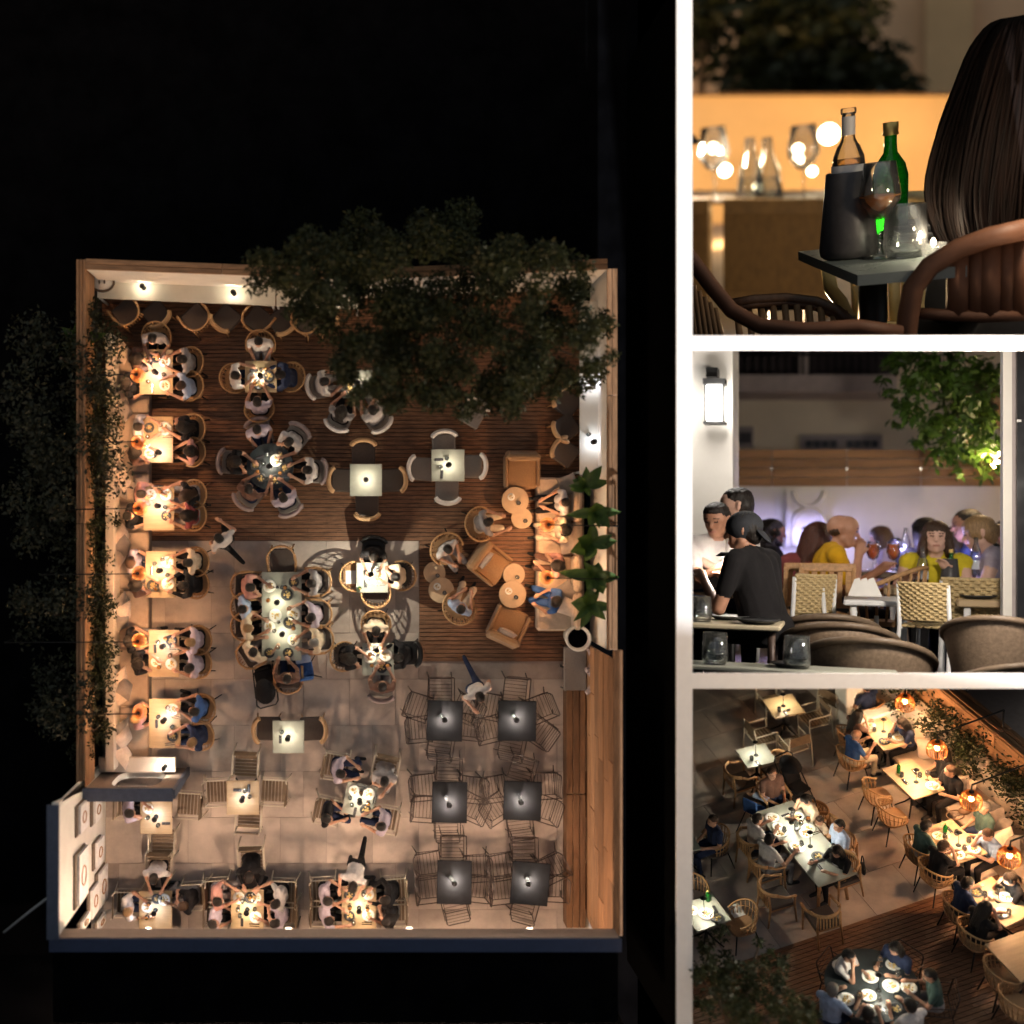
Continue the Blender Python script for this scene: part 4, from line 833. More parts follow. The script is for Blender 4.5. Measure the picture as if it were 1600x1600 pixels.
for (u, v0, v1, hz) in [(133, 1252, 1300, 2.15), (155, 1245, 1284, 1.0), (131, 1325, 1410, 2.2), (157, 1310, 1352, .85), (164, 1355, 1415, .55), (150, 1383, 1432, 1.25), (136, 1432, 1450, 2.0), (163, 1432, 1450, .7)]:
    fz = Ht * 0 + hz; ya_, yb_ = p1(0, v0, fz).y, p1(0, v1, fz).y
    o = link('wall_panel', None); o.location = (xt + .002, (ya_ + yb_) / 2, fz); tag(o, f'white panel with shade plate on tall wall, {(ORD + ["sixth", "seventh", "eighth"])[k]} from the arch end, overhead', 'panel', 'panels on the tall wall')
    hgt = .66 if k not in (2, 4) else .78
    child('frame', MB().box((.02, 0, .06), (.04, ya_ - yb_, hgt), bev=.01), mat('shade_plate', (.16, .12, .09), .8), o); child('panel_face', MB().box((.06, 0, -.03), (.05, (ya_ - yb_) * .9, hgt * .86), bev=.003), mat('panel_white', (.82, .80, .79), .6), o)  # dark back plate painted in as the shade beside each panel
    child('motif', MB().tube([(.09, (ya_ - yb_) * .18 * math.cos(t), hgt * .2 * math.sin(t)) for t in [i * PI / 8 for i in range(16)]], .012, 5, closed=True), mat('ochre_paint', (.4, .2, .09), .7), o); k += 1
# building with roof edge at the south, added black block above to keep the low sun off
Yf = p1(0, 1451, 2.95).y
xL, xR = p1(80, 0, 3.36).x, p1(968, 0, 3.36).x
sb = link('south_building', None); tag(sb, 'dark building with long roof edge along the bottom, overhead', 'building')
child('fascia', MB().box(((xL + xR) / 2, Yf - .05, 3.155), (xR - xL, .1, .41)), mat('fascia_brown', (.32, .24, .2), .7, var=.1), sb)
child('roof_edge', MB().box(((xL + xR) / 2, Yf - .13, 3.37), (xR - xL + .06, .22, .05)), mat('roof_edge_blue', (.035, .05, .10), .6), sb)
child('roof', MB().box(((xL + xR) / 2, Yf - .85, 3.2), (xR - xL, 1.3, .1)), black_m, sb); child('sun_blocker', MB().box((-7.7, Yf - 3.4, 4.6), (24.6, 3.6, 9.2)), black_m, sb)
FILL_LANT = Proto('wall_lantern', 'lamp', [('frame', MB().box((0, 0, .16), (.13, .13, .02)).box((0, 0, -.16), (.13, .13, .02)).box((.055, .055, 0), (.014, .014, .3)).box((-.055, .055, 0), (.014, .014, .3)).box((.055, -.055, 0), (.014, .014, .3)).box((-.055, -.055, 0), (.014, .014, .3)).mesh('frame', bmetal)), ('bracket', MB().box((0, -.09, .2), (.05, .14, .05)).mesh('bracket', bmetal)), ('bulb', MB().ell((0, 0, 0), (.035, .035, .1), 10, 8).mesh('bulb', mat('fill_lantern_bulb', (1, .85, .65), .5, emit=30, ecol=(1, .8, .55))))], [((0, 0, 0), 240, (1.0, .68, .47), .06)])
for k, u in enumerate((230, 450, 640, 830)):  # lanterns added out of sight under the roof to fill the terrace with light
    put(FILL_LANT, P1, (p1(u, 0, 2.6).x, Yf - .22, 2.62), 0, f'{ORD[k]} added fill lantern from left under the bottom roof edge, overhead', 'added lanterns under the roof')
a, b_ = p1(6, 1457, 3.2), p1(82, 1397, 3.5); solo('power_cable', MB().tube([a, a.lerp(b_, .5) - V((0, 0, .08)), b_], .02, 6), mat('cable_grey', (.35, .36, .38), .6), P1, 'pale cable running off at lower left corner, overhead', 'cable')
# right: plank wall with bench seat
pf = link('plank_wall', None); tag(pf, 'tall wall of horizontal wooden planks along lower right side, overhead', 'wall')
xw = p1(915, 0, .45).x; q2 = random.Random(5)
for j in range(6):
    v = 1016
    while v < 1462:
        L = q2.uniform(70, 190); v1 = min(v + L, 1464)
        ya_, yb_ = p1(0, v, 1.4).y, p1(0, v1, 1.4).y
        child('plank', MB().box((xw + .05 + q2.uniform(-.006, .006), (ya_ + yb_) / 2, .55 + .4 * j), (.05, ya_ - yb_ - .008, .385), bev=.006), mat('plank_wall_wood', (.23, .115, .055), .6, var=.45, scale=2.2, stretch=(6, .8, 6), bump=.3, rnd=.22), pf); v = v1
child('cap_rail', MB().box((xw + .12, (p1(0, 1016, 2.8).y + Yf) / 2 - .1, 2.72), (.16, p1(0, 1016, 2.8).y - Yf + .2, .05), bev=.01), fence_m, pf)
wb = link('wooden_bench', None); tag(wb, 'dark wooden bench along the plank wall, lower right, overhead', 'bench')
for j in range(3):
    for (v0, v1) in ((1075, 1240), (1241.5, 1450)): long_box('seat_plank', 885.5 + j * 10.2, 895 + j * 10.2, v0, v1, .40, .45 + .004 * (j % 2), bench_wood, par=wb)
long_box('front_board', 885, 887.5, 1075, 1450, .02, .40, bench_wood, par=wb)
for k, v in enumerate((1029, 1062)):
    q_ = p1(903, v, .5); put(C_PADG, P1, (q_.x - .02, q_.y, 0), R(90), f'mauve chair against plank wall, {["upper", "lower"][k]} of two beside black pot, overhead', 'chairs by the plank wall')
# planters and big plants on the right
o = link('flower_pot', None); q_ = p1(904, 998, .75); o.location = (q_.x, q_.y, 0); tag(o, 'black-filled pot with pale rim beside sofa end, overhead', 'pot')
child('pot', MB().lathe([(0, 0), (.17, 0), (.25, .72), (.25, .76), (.21, .76), (.19, .66), (0, .64)], 26), plaster, o); child('soil', MB().lathe([(0, .665), (.19, .665)], 20), black_m, o)
PLV = [(915, 760, 1.5, [(100, .55, .22, .4, 35), (60, .6, .24, .3, 30), (150, .5, .2, .4, 20), (20, .8, .2, .3, 10), (200, .45, .2, .5, 15)], 'uppermost'), (930, 800, 1.7, [(80, .6, .26, .3, 40), (10, .9, .2, .3, 8), (170, .55, .24, .4, 20), (230, .5, .22, .5, 10), (300, .5, .24, .5, 15)], 'second'),
       (925, 850, 1.6, [(140, .7, .3, .4, 20), (200, .7, .3, .4, 15), (80, .5, .24, .4, 35), (350, .7, .26, .4, 15), (260, .5, .26, .5, 10)], 'third'), (930, 900, 1.7, [(175, .75, .28, .4, 15), (220, .6, .3, .5, 15), (10, .7, .28, .4, 10), (100, .5, .26, .4, 30), (290, .6, .26, .4, 15)], 'fourth'), (922, 945, 1.5, [(190, .6, .3, .4, 15), (240, .6, .24, .4, 20), (280, .6, .22, .4, 20), (340, .6, .24, .4, 15), (120, .5, .28, .4, 30)], 'lowest')]
for (u, v, hh_, lv, nm) in PLV:
    lv = [(az + q.uniform(-22, 22), L * q.uniform(.55, 1.0), w * q.uniform(.75, 1.05), cu * q.uniform(.6, 1.8), el + q.uniform(-15, 30)) for (az, L, w, cu, el) in lv] + [(q.uniform(0, 360), q.uniform(.25, .5), q.uniform(.1, .2), q.uniform(.2, .8), q.uniform(20, 65)) for _ in range(4)]
    broadleaf_plant('banana_plant', P1, (p1(u, v, hh_).x, p1(u, v, hh_).y, 0), lv, f'{nm} broad-leaved plant behind the corner sofa, overhead', h=hh_, group='plants behind the sofa')
# the tree over the deck
tr = link('deck_tree', None); tc_ = p1(690, 470, 2.5); tr.location = (tc_.x, tc_.y, 0); tag(tr, 'large leafy tree spreading over the deck and top wall, overhead', 'tree')
q = random.Random(11); cs = []; limbs = []
OUT = [(440, 400, 42), (480, 455, 52), (520, 380, 55), (560, 440, 60), (600, 360, 55), (560, 520, 48), (530, 560, 36), (610, 560, 46), (650, 420, 50), (640, 500, 55), (700, 350, 50), (700, 560, 45), (760, 380, 55), (760, 470, 60), (820, 400, 48), (800, 540, 55), (860, 480, 45), (870, 400, 40), (900, 520, 42), (905, 450, 30), (830, 590, 45), (760, 590, 45), (800, 625, 28), (660, 600, 40), (720, 620, 25), (570, 600, 26), (620, 620, 22), (930, 560, 28), (410, 385, 20), (930, 490, 28), (880, 590, 30), (690, 470, 45)]
for (u, v, rp) in OUT:
    v += 26 if v < 430 else 8
    for _ in range(5):
        z = q.uniform(2.5, 4.3); r_ = rp / F * (CAMZ - z); a = q.uniform(0, 6.28); rr = r_ * q.uniform(.1, .95); c = p1(u, v, z)
        cs.append(((c.x + rr * math.cos(a) - tc_.x, c.y + rr * math.sin(a) - tc_.y, z), r_ * q.uniform(.42, .75)))
    c = p1(u, v, 2.6); limbs.append((c.x - tc_.x, c.y - tc_.y, 2.6))
child('crown', leaves_mesh('crown', clumps(cs, 4600, 5, .6), .085, leaf_d, 9, droop=.35, aspect=.48), None, tr)
tk = MB().tube([(0, .1, 0), (.05, .05, 1.0), (0, 0, 2.1)], [.2, .15, .12], 10)
for l in limbs[::3]: tk.tube([(0, 0, 1.9), (l[0] * .4, l[1] * .4, 2.3), l], [.06, .035, .012], 6)
child('trunk', tk, bark, tr)
# ---------------------------------------------------------------- tables of the terrace
def seats1(lst, c):
    out = []
    for (u, v, ch, pe, fc) in lst:
        s = p1(u, v, 1.0); f = R(fc) if fc is not None else face((s.x, s.y, 0), (c.x, c.y, 0)); k = .13 if pe and ch else (.0 if pe else .04)
        out.append((s.x + math.sin(f) * k, s.y - math.cos(f) * k, ch, pe, R(fc) if fc is not None else None))
    return out
def tab1(d, u0, v0, u1, v1, topm, lst, rz=0, seed=0, **kw):
    c = p1((u0 + u1) / 2, (v0 + v1) / 2, .75); w, dp = (u1 - u0) / F * 22.25, (v1 - v0) / F * 22.25
    setting(P1, d, c, w, dp, R(rz), topm, seats1(lst, c), seed=seed, **kw)
LW2 = L_NEUT
tab1('topmost bench table, overhead', 218, 546, 270, 616, top_wood, [(240, 533, 'r', ('a', 'g', 'd', 'short'), 180), (206, 562, None, ('b', 'o', 'd', 'long'), -80), (199, 600, None, ('c', 'k', 'd', 'long'), -90), (283, 562, 'r', ('a', 'g', 'd', 'short'), 90), (283, 600, 'r', ('d', 'l', 'b', 'short'), 90)], seed=1, lampoff=(0, -.02), lamp=L_COOL)
tab1('second bench table, overhead', 221, 651, 270, 723, top_wood, [(210, 667, None, ('a', 'w', 'd', 'short'), -90), (203, 708, None, ('b', 'o', 'd', 'long'), -90), (286, 668, 'r', ('b', 'k', 'd', 'long'), 90), (286, 705, 'r', ('c', 'p', 'd', 'long'), 90)], seed=2, lampoff=(.05, -.25), lamp=L_COOL)
tab1('third bench table, overhead', 224, 760, 272, 829, top_wood, [(211, 772, None, ('b', 'p', 'd', 'short'), -90), (202, 806, None, ('c', 'k', 'd', 'short'), -90), (288, 772, 'r', ('d', 'k', 'b', 'long'), 90), (288, 806, 'r', ('a', 'r', 'd', 'long'), 90)], seed=3, lampoff=(0, .05), lamp=L_COOL)
tab1('fourth bench table, overhead', 227, 861, 275, 934, top_wood, [(206, 879, None, ('c', 'v', 'b', 'long'), -90), (204, 916, None, ('b', 'o', 'd', 'long'), -80), (292, 879, 'r', ('a', 'c', 'd', 'short'), 90), (292, 914, 'r', ('f', 'k', 'd', 'short'), 90)], seed=4, lampoff=(0, .08))
tab1('fifth bench table, overhead', 232, 984, 280, 1058, top_wood, [(203, 1002, None, ('c', 'k', 'd', 'long'), -90), (207, 1037, None, ('b', 'k', 'd', 'curly'), -90), (296, 1003, 'r', ('a', 'v', 'f', 'short'), 90), (296, 1040, 'r', ('d', 'v', 'd', 'short'), 90)], seed=5, lampoff=(0, .15), lamp=L_COOL)
tab1('sixth bench table, overhead', 233, 1092, 282, 1169, top_wood, [(214, 1122, None, ('c', 'p', 'f', 'short'), -90), (302, 1110, 'r', ('a', 'b', 'd', 'short'), 80), (300, 1156, 'r', ('d', 'n', 'f', 'short'), 100)], seed=6, lampoff=(0, .08), lamp=L_COOL)
tab1('table by the arch wall, overhead', 219, 1249, 269, 1303, top_wood, [(203, 1268, 'b', ('b', 'v', 'd', 'short'), -90), (287, 1267, 'b', None, 90), (247, 1325, 'b', None, 0)], seed=7, lamp=L_COOL)
tab1('table below the wall panels, overhead', 217, 1392, 269, 1452, top_wood, [(242, 1373, 'b', ('a', 'w', 'd', 'short'), 180), (202, 1424, 'b', ('d', 'w', 'f', 'short'), -90), (288, 1412, 'b', ('b', 'k', 'b', 'short'), 90)], seed=8, lamp=L_COOL)
tab1('cross-seated deck table, overhead', 383, 564, 432, 613, top_wood, [(405, 546, 'r', ('c', 'w', 'd', 'short'), 180), (374, 588, 'r', ('e', 'w', 'd', 'short'), -90), (443, 586, 'r', ('f', 'n', 'd', 'short'), 90), (403, 626, 'r', ('a', 'v', 'd', 'short'), 0)], seed=9, lamp=L_NEUT)
tab1('table half under the tree, overhead', 535, 578, 582, 622, top_pale, [(510, 597, 'w', ('a', 'w', 'd', 'short'), -80), (535, 640, 'w', ('a', 'g', 'd', 'long'), -25), (583, 642, 'w', ('b', 'w', 'd', 'short'), 35)], seed=10)
q_ = p1(739, 645, .5); put(C_PADW, P1, (q_.x, q_.y, 0), R(150), 'lone pale chair showing at the tree edge, overhead')
tab1('round deck table, overhead', 385, 692, 459, 766, top_black, [(406, 683, 'g', ('c', 'v', 'd', 'short'), None), (452, 690, 'g', ('b', 'w', 'd', 'short'), None), (478, 734, 'g', ('a', 'w', 'd', 'short'), None), (442, 775, 'g', ('a', 'v', 'd', 'short'), None), (392, 765, 'g', ('d', 'o', 'd', 'short'), None), (369, 722, 'g', ('b', 'k', 'd', 'long'), None)], shape='ro', seed=11, tdesc='round black', lamp=L_NEUT, extra=[(PLATES[1], .12, .12, 'shared salad plate'), (TUMB, -.12, .06, 'spare water glass')])
tab1('empty deck table, overhead', 546.5, 725, 597, 775, top_pale, [(568, 710, 't', None, 180), (574, 787, 't', None, 0), (537, 749, 't', None, -90), (611, 749, 't', None, 90)], seed=12, tdesc='pale square', plates=False)
tab1('white-chaired deck table, overhead', 674, 702, 726, 752, top_pale, [(697, 696, 'w', None, 180), (702, 762, 'w', None, 0), (664, 731, 'w', None, -90), (738, 727, 'w', None, 90)], seed=13, tdesc='pale square', lamp=L_NEUT)
tab1('long table, overhead', 409, 894, 471, 1032, top_pale, [(391, 917, 'o', ('b', 'p', 'd', 'short'), -90), (391, 949, 'o', ('c', 'l', 'd', 'short'), -80), (391, 981, 'o', ('a', 'c', 'f', 'short'), -90), (399, 1020, 'o', ('d', 'c', 'd', 'short'), -60), (484, 911, 'o', ('a', 'g', 'd', 'short'), 90), (485, 961, 'o', ('d', 'v', 'd', 'short'), 90), (488, 1003, 'o', ('a', 'c', 'g', 'short'), 95), (449, 1054, 'o', ('e', 'o', 'd', 'short'), 0), (438, 879, 'o', None, 180)], seed=14, tdesc='long pale', lamp=lamp_proto(LW * .8, (1, .92, .66)), lamps=[(-.08, .28), (.02, -.33)], extra=[(PLATES[2], .1, .42, 'upper dark serving bowl'), (PLATES[3], .15, -.12, 'middle dark serving dish'), (PLATES[0], -.12, .02, 'middle white serving plate'), (BOT_W, -.05, -.1, 'clear water bottle')])
tab1('striped-shadow table, overhead', 557, 879, 606, 926, top_pale, [(584, 872, 'k', ('a', 'k', 'd', 'short'), 180), (618, 901, 'R', ('b', 'c', 'd', 'short'), 90), (556, 902, 'r', None, -90), (588, 926, 'R', None, 0)], seed=15, lamp=lamp_proto(48, (1, .93, .74), .70, .004), extra=[(BOT_G, -.24, -.2, 'green glass bottle'), (PLATES[5], -.02, .0, 'big shared pasta plate')], lampoff=(-.03, .1))
put(Proto('menu_sheet', 'menu', [('sheet', MB().box((0, 0, 0), (.2, .26, .006)).mesh('sheet', paper))]), P1, p1(548, 902, .47), 0, 'white menu sheet lying on empty rattan chair, overhead')
tab1('table beside the deck corner, overhead', 566, 1005, 615, 1055, top_pale, [(588, 988, 'r', ('a', 'c', 'd', 'short'), 180), (548, 1029, 'R', ('b', 'k', 'd', 'long'), -90), (627, 1026, 'k', ('f', 'k', 'd', 'short'), 90), (597, 1069, 'g', ('a', 'o', 'd', 'short'), 0)], seed=16, lampoff=(-.02, .2))
tab1('two-chair empty table, overhead', 426, 1126, 475, 1177, top_pale, [(418, 1147, 't', None, -90), (484, 1147, 't', None, 90)], seed=17, tdesc='pale square')
tab1('four-chair empty table, overhead', 354, 1220, 405, 1273, top_wood, [(380, 1206, 'b', None, 180), (338, 1247, 'b', None, -90), (422, 1246, 'b', None, 90), (385, 1285, 'b', None, 0)], seed=18, lamp=L_COOL)
tab1('turned table in the lower middle, overhead', 538, 1225, 586, 1275, top_pale, [(531, 1214, 'b', ('a', 'v', 'd', 'short'), None), (596, 1216, 'b', ('b', 'g', 'd', 'short'), None), (521, 1272, 'b', ('c', 'k', 'd', 'short'), None), (595, 1283, 'b', ('a', 'v', 'd', 'short'), None)], rz=-12, seed=19, extra=[(BOT_W, 0, .15, 'clear water bottle')])
tab1('middle table along bottom edge, overhead', 361, 1390, 412, 1452, top_wood, [(389, 1364, 'b', ('f', 'k', 'd', 'short'), 180), (344, 1406, 'b', ('a', 'p', 'd', 'short'), -90), (345, 1440, 'b', ('c', 'v', 'd', 'short'), -90), (430, 1407, 'b', ('d', 'w', 'd', 'short'), 90), (431, 1440, 'b', ('b', 'v', 'd', 'short'), 90)], seed=20)
tab1('right table along bottom edge, overhead', 534, 1385, 588, 1452, top_wood, [(515, 1405, 'b', ('a', 'v', 'd', 'short'), -90), (515, 1438, 'b', ('d', 'v', 'd', 'short'), -90), (606, 1403, 'b', ('f', 'k', 'd', 'short'), 90), (606, 1437, 'b', ('b', 'k', 'd', 'long'), 90)], seed=21)
DT = lamp_proto(21, (1, .92, .78), .13)
for k, (a, b_, c, d, nm, rz) in enumerate([(667, 1095, 723, 1158, 'upper left', 2), (778, 1095, 838, 1158, 'upper right', 1), (675, 1222, 730, 1286, 'middle left', 1), (787, 1221, 846, 1282, 'middle right', 2), (683, 1345, 737, 1413, 'lower left', 1), (799, 1348, 858, 1414, 'lower right', 5)]):
    cx, cy, w2, h2 = (a + c) / 2, (b_ + d) / 2, (c - a) / 2, (d - b_) / 2; jj = lambda: rng.uniform(-4, 4)
    ss = [(cx - w2 - 8, cy - 14 + jj(), 'i', None, -90 + rng.uniform(-25, 25)), (cx + w2 + 8, cy - 14 + jj(), 'i', None, 90 + rng.uniform(-25, 25)), (cx - w2 - 6, cy + 18 + jj(), 'i', None, -75 + rng.uniform(-25, 25)), (cx + w2 + 8, cy + 18 + jj(), 'i', None, 80 + rng.uniform(-25, 25)), (cx + jj(), cy - h2 - 8, 'i', None, 180 + rng.uniform(-15, 15)), (cx + jj(), cy + h2 + 8, 'i', None, rng.uniform(-15, 15))]
    tab1(f'{nm} dark table, overhead', a, b_, c, d, top_dark, ss, rz=-rz, seed=30 + k, tdesc='dark rectangular', lamp=DT, plates=False, lampoff=(rng.uniform(-.06, .04), rng.uniform(-.06, .06)), extra=[(TUMB, -.07, .1, 'small glass beside the lamp')])
# waiters
for (u, v, fc, po, tp, bt, lab) in [(350, 846, 40, 'W', 'w', 'k', 'waiter in white shirt walking near bench tables, overhead'), (744, 1078, 205, 'W', 'w', 'n', 'waiter in white shirt between upper dark tables, overhead'), (557, 1358, 165, 'S', 'w', 'k', 'waiter in white shirt leaning over bottom right table, overhead')]:
    c = p1(u, v, 1.2); person(P1, (c.x, c.y, 0), R(fc), po, tp, 'd', 'short', bt, lab, 'waiters')
# lounge corner
sofa = link('corner_sofa', None); tag(sofa, 'pale corner sofa along right wall of lounge, overhead', 'sofa')
long_box('base', 840, 890, 748, 984, .05, .30, sofa_m, par=sofa, bev=.02, zr=.42)
for k, (v0, v1) in enumerate([(746, 815), (816, 868), (869, 925), (926, 986)]): long_box('seat_cushion', 839, 896, v0, v1, .30, .43, sofa_m, par=sofa, bev=.04)
for k, (v0, v1) in enumerate([(750, 815), (816, 868), (869, 925), (926, 985)]): long_box('back_cushion', 897, 910, v0, v1, .40, .78, sofa_m, par=sofa, bev=.05)
for (u, v, m_, a, nm) in [(888, 758, 1, 20, 'grey cushion at top end of corner sofa'), (886, 925, 1, 40, 'round grey cushion in middle of corner sofa'), (892, 950, 0, 70, 'pale cushion at lower end of corner sofa'), (890, 848, 0, 10, 'pale cushion between sofa lamps')]:
    c = p1(u, v, .6); solo('scatter_cushion', PILLOWS[m_], None, P1, nm + ', overhead', 'cushion', group='sofa cushions', M=TRS(c, R(a)) @ Matrix.Rotation(R(-35), 4, 'Y'))
for (u, v, r_, nm) in [(805, 782, 21, 'larger round side table by top armchair'), (815.5, 810, 16.5, 'smaller round side table by top armchair'), (679, 895, 17, 'smaller round side table at lounge left'), (689.5, 922, 20, 'larger round side table at lounge left'), (803, 897.6, 17, 'smaller round side table before the sofa'), (801, 929, 21, 'larger round side table before the sofa')]:
    c = p1(u, v, .45 + (.05 if r_ > 18 else 0)); hh_ = .45 + (.05 if r_ > 18 else 0); w = 2 * r_ / F * (CAMZ - hh_); put(table_of(w, w, mat('lounge_top', (.46, .32, .2), .5, var=.08), 'ro', hh_, base=brown_metal), P1, (c.x, c.y, 0), 0, nm + ', overhead', 'lounge side tables')
    put(TUMB, P1, (c.x + .06, c.y - .05, hh_ + .002), 0, f'drink glass on {nm}', 'lounge glasses'); 
    if r_ > 18: put(PLATES[1], P1, (c.x - .08, c.y + .07, hh_ + .002), 0, f'small snack plate on {nm}', 'lounge plates', sc=.6)
for (u, v, a, nm, cu) in [(816, 736, 180, 'tan lounge armchair at top of lounge', None), (766, 881, -128, 'tan lounge armchair turned to the side tables', 1), (795, 977, -25, 'tan lounge armchair at bottom of lounge', 1)]:
    c = p1(u, v, .45); put(C_LNG, P1, (c.x, c.y, 0), R(a), nm + ', overhead', 'lounge armchairs', sc=.95)
    if cu: d_ = Matrix.Rotation(R(a), 3, 'Z') @ V((0, -.17, .58)); solo('scatter_cushion', PILLOWS[2], None, P1, 'pale cushion on ' + nm, 'cushion', group='armchair cushions', M=TRS(V((c.x, c.y, 0)) + d_, R(a)) @ Matrix.Rotation(R(68), 4, 'X'))
for (u, v, a, ch, po, tp, st, bt, nm) in [(752, 819, -85, 'r', 'd', 'g', 'short', 'c', 'guest in grey top in armchair facing the sofa'), (699, 858, -140, 'r', 'c', 'w', 'short', 'g', 'guest in white top in left lounge chair'), (719, 950, -28, 'r', 'c', 'l', 'short', 'c', 'guest in light blue top in lower lounge chair'), (880, 785, 95, None, 'c', 'w', 'short', 'k', 'guest in white top on upper sofa cushion'), (880, 828, 95, None, 'c', 'c', 'curly', 'c', 'dark-haired guest under the upper sofa lamp'), (878, 885, 80, None, 'b', 'p', 'long', 'o', 'guest in pink top under broad leaves on sofa'), (872, 940, 75, None, 'e', 'b', 'long', 'b', 'guest in blue dress on lower sofa cushion')]:
    c = p1(u, v, .9)
    if ch: put(C_RAT, P1, (c.x, c.y, 0), R(a), 'rattan armchair holding ' + nm.replace('guest', 'the guest') + ', overhead', 'lounge chairs', sc=1.15)
    person(P1, (c.x, c.y, -.03), R(a), po, tp, 'd', st, bt, nm + ', overhead', 'lounge guests')
for k, (u, v) in enumerate([(858, 820), (857, 903)]):
    c = p1(u, v, 1.75); put(PEND, P1, (c.x, c.y, 1.5), 0, f'glowing pendant lamp over the sofa, {["upper", "lower"][k]} one, overhead', 'sofa pendant lamps')
    o = link('lamp_arm', None); e = p1(965, v + 2, 1.85); o.location = (e.x, e.y, 0); tag(o, f'thin black arm carrying {["upper", "lower"][k]} sofa lamp, overhead', 'lamp arm', 'pendant lamp arms')
    child('arm', MB().tube([(0, 0, 1.85), (c.x - e.x, c.y - e.y, 1.85), (c.x - e.x, c.y - e.y, 1.7)], .012, 6), bmetal, o); child('post', MB().tube([(0, 0, 0), (0, 0, 1.85)], .018, 6), bmetal, o)
# stroller, booster seat
def stroller(pl, loc, rz, label, m=CLOTH['k'], sc=1.0):
    ps = [('seat', MB().box((0, -.02, .5), (.34, .36, .06), bev=.02).mesh('seat', m)), ('backrest', MB().box((0, -.25, .74), (.34, .06, .5), bev=.02, rot=rotx(16)).mesh('backrest', m)), ('basket', MB().box((0, 0, .22), (.34, .42, .1), bev=.03).mesh('basket', m))]
    b = MB(); n = 8; vs = []; fs = []
    for i in range(n + 1):
        a = R(20 + 110 * i / n)
        for j in range(9):
            t = PI * j / 8; vs.append((.2 * math.cos(t), -.24 + .30 * math.cos(a) * math.sin(t) , .82 + .26 * math.sin(a) * math.sin(t) ** .7))
    for i in range(n):
        for j in range(8): fs.append((i * 9 + j, i * 9 + j + 1, i * 9 + 10 + j, i * 9 + 9 + j))
    b.add(vs, fs, 0, True); ps.append(('hood', b.mesh('hood', m))); ps.append(('handle', MB().tube([(-.2, -.1, .3), (-.21, -.42, .98), (-.15, -.48, 1.02), (.15, -.48, 1.02), (.21, -.42, .98), (.2, -.1, .3)], .014, 6).mesh('handle', bmetal)))
    ps.append(('front_frame', MB().tube([(-.21, -.3, .85), (-.2, .3, .1), (.2, .3, .1), (.21, -.3, .85)], .013, 6).mesh('front_frame', bmetal)))
    for sx in (-1, 1):
        for yy in (-.32, .32):
            w = MB().lathe([(.05, -.018), (.1, -.018), (.11, 0), (.1, .018), (.05, .018)], 18); rm = Matrix.Rotation(PI / 2, 3, 'Y'); w.v = [tuple(rm @ V(v) + V((sx * .22, yy, .11))) for v in w.v]; ps.append(('wheel', w.mesh('wheel', mat('rubber', (.02, .02, .02), .8))))
    put(Proto('stroller', 'stroller', ps), pl, loc, rz, label, sc=sc)
def booster(pl, loc, rz, label, sc=1.0):
    ps = [('seat', MB().box((0, .02, .52), (.3, .3, .06), bev=.02).mesh('seat', CLOTH['b'])), ('backrest', MB().box((0, -.14, .7), (.3, .04, .34), bev=.02).mesh('backrest', CLOTH['b'])), ('tray', MB().box((0, .24, .66), (.3, .16, .025), bev=.01).mesh('tray', CLOTH['l']))]
    for sx in (-1, 1):
        for yy in (-1, 1): ps.append(('leg', legmesh((sx * .12, yy * .12, .5), (sx * .26, yy * .26, 0), .012, .012, bmetal)))
    put(Proto('child_seat', 'child seat', ps), pl, loc, rz, label, sc=sc)
c = p1(411, 1062, .7); stroller(P1, (c.x, c.y, 0), R(15), 'black stroller at lower end of long table, overhead')
c = p1(477, 1048, .6); booster(P1, (c.x, c.y, 0), R(10), 'blue child seat at lower right of long table, overhead')
# ================================================================ the terrace seen at an angle (lower right)
ALLSETS = []; SPANS = []
_seen = set(bpy.data.objects)
def close_span(vt, vb):
    global _seen
    new = [o for o in bpy.data.objects if o not in _seen]; a = len(ALLSETS); ALLSETS.extend(new); SPANS.append((a, len(ALLSETS), vt, vb)); _seen |= set(new)
p4 = P4.at
_A = (p4(1235, 985, 0) - p4(335, 1290, 0)); DA = _A.normalized(); DB = V((-DA.y, DA.x, 0)); RZ4 = math.atan2(DA.y, DA.x); O4 = p4(780, 1140, 0)
def q4(a, b, z=0.0): return O4 + DA * a + DB * b + V((0, 0, z))
def ab(u, v, z=0.0): d = p4(u, v, z) - O4; return d.dot(DA), d.dot(DB)
fo = struct('terrace_floor', MB().hexa([q4(-9, -6, -.1), q4(9, -6, -.1), q4(9, 14, -.1), q4(-9, 14, -.1)], [q4(-9, -6, -.012), q4(9, -6, -.012), q4(9, 14, -.012), q4(-9, 14, -.012)]), grout_m, P4)
for i in range(-7, 6):
    for j in range(0, 14): child('floor_tile', tm, None, fo, Matrix.Translation(q4(i * TS + (.46 if j % 2 else 0), .46 + j * TS, -.003)) @ Matrix.Rotation(RZ4, 4, 'Z'))
dk = MB(); q = random.Random(4)
for r_ in range(70):
    x = -7.0 - q.uniform(0, 1.5)
    while x < 6:
        L = q.uniform(1.6, 2.6); dk.box(q4(x + L / 2, -.045 - r_ * .083, .014 + q.uniform(-.002, .002)), (L - .004, .071, .03), rz=RZ4); x += L
do = struct('wood_deck', MB().hexa([q4(-8, -6, -.011), q4(7, -6, -.011), q4(7, 0, -.011), q4(-8, 0, -.011)], [q4(-8, -6, -.004), q4(7, -6, -.004), q4(7, 0, -.004), q4(-8, 0, -.004)]), mat('deck_under', (0, 0, 0)), P4)
child('deck_board', dk, deck_m, do, kind='stuff')
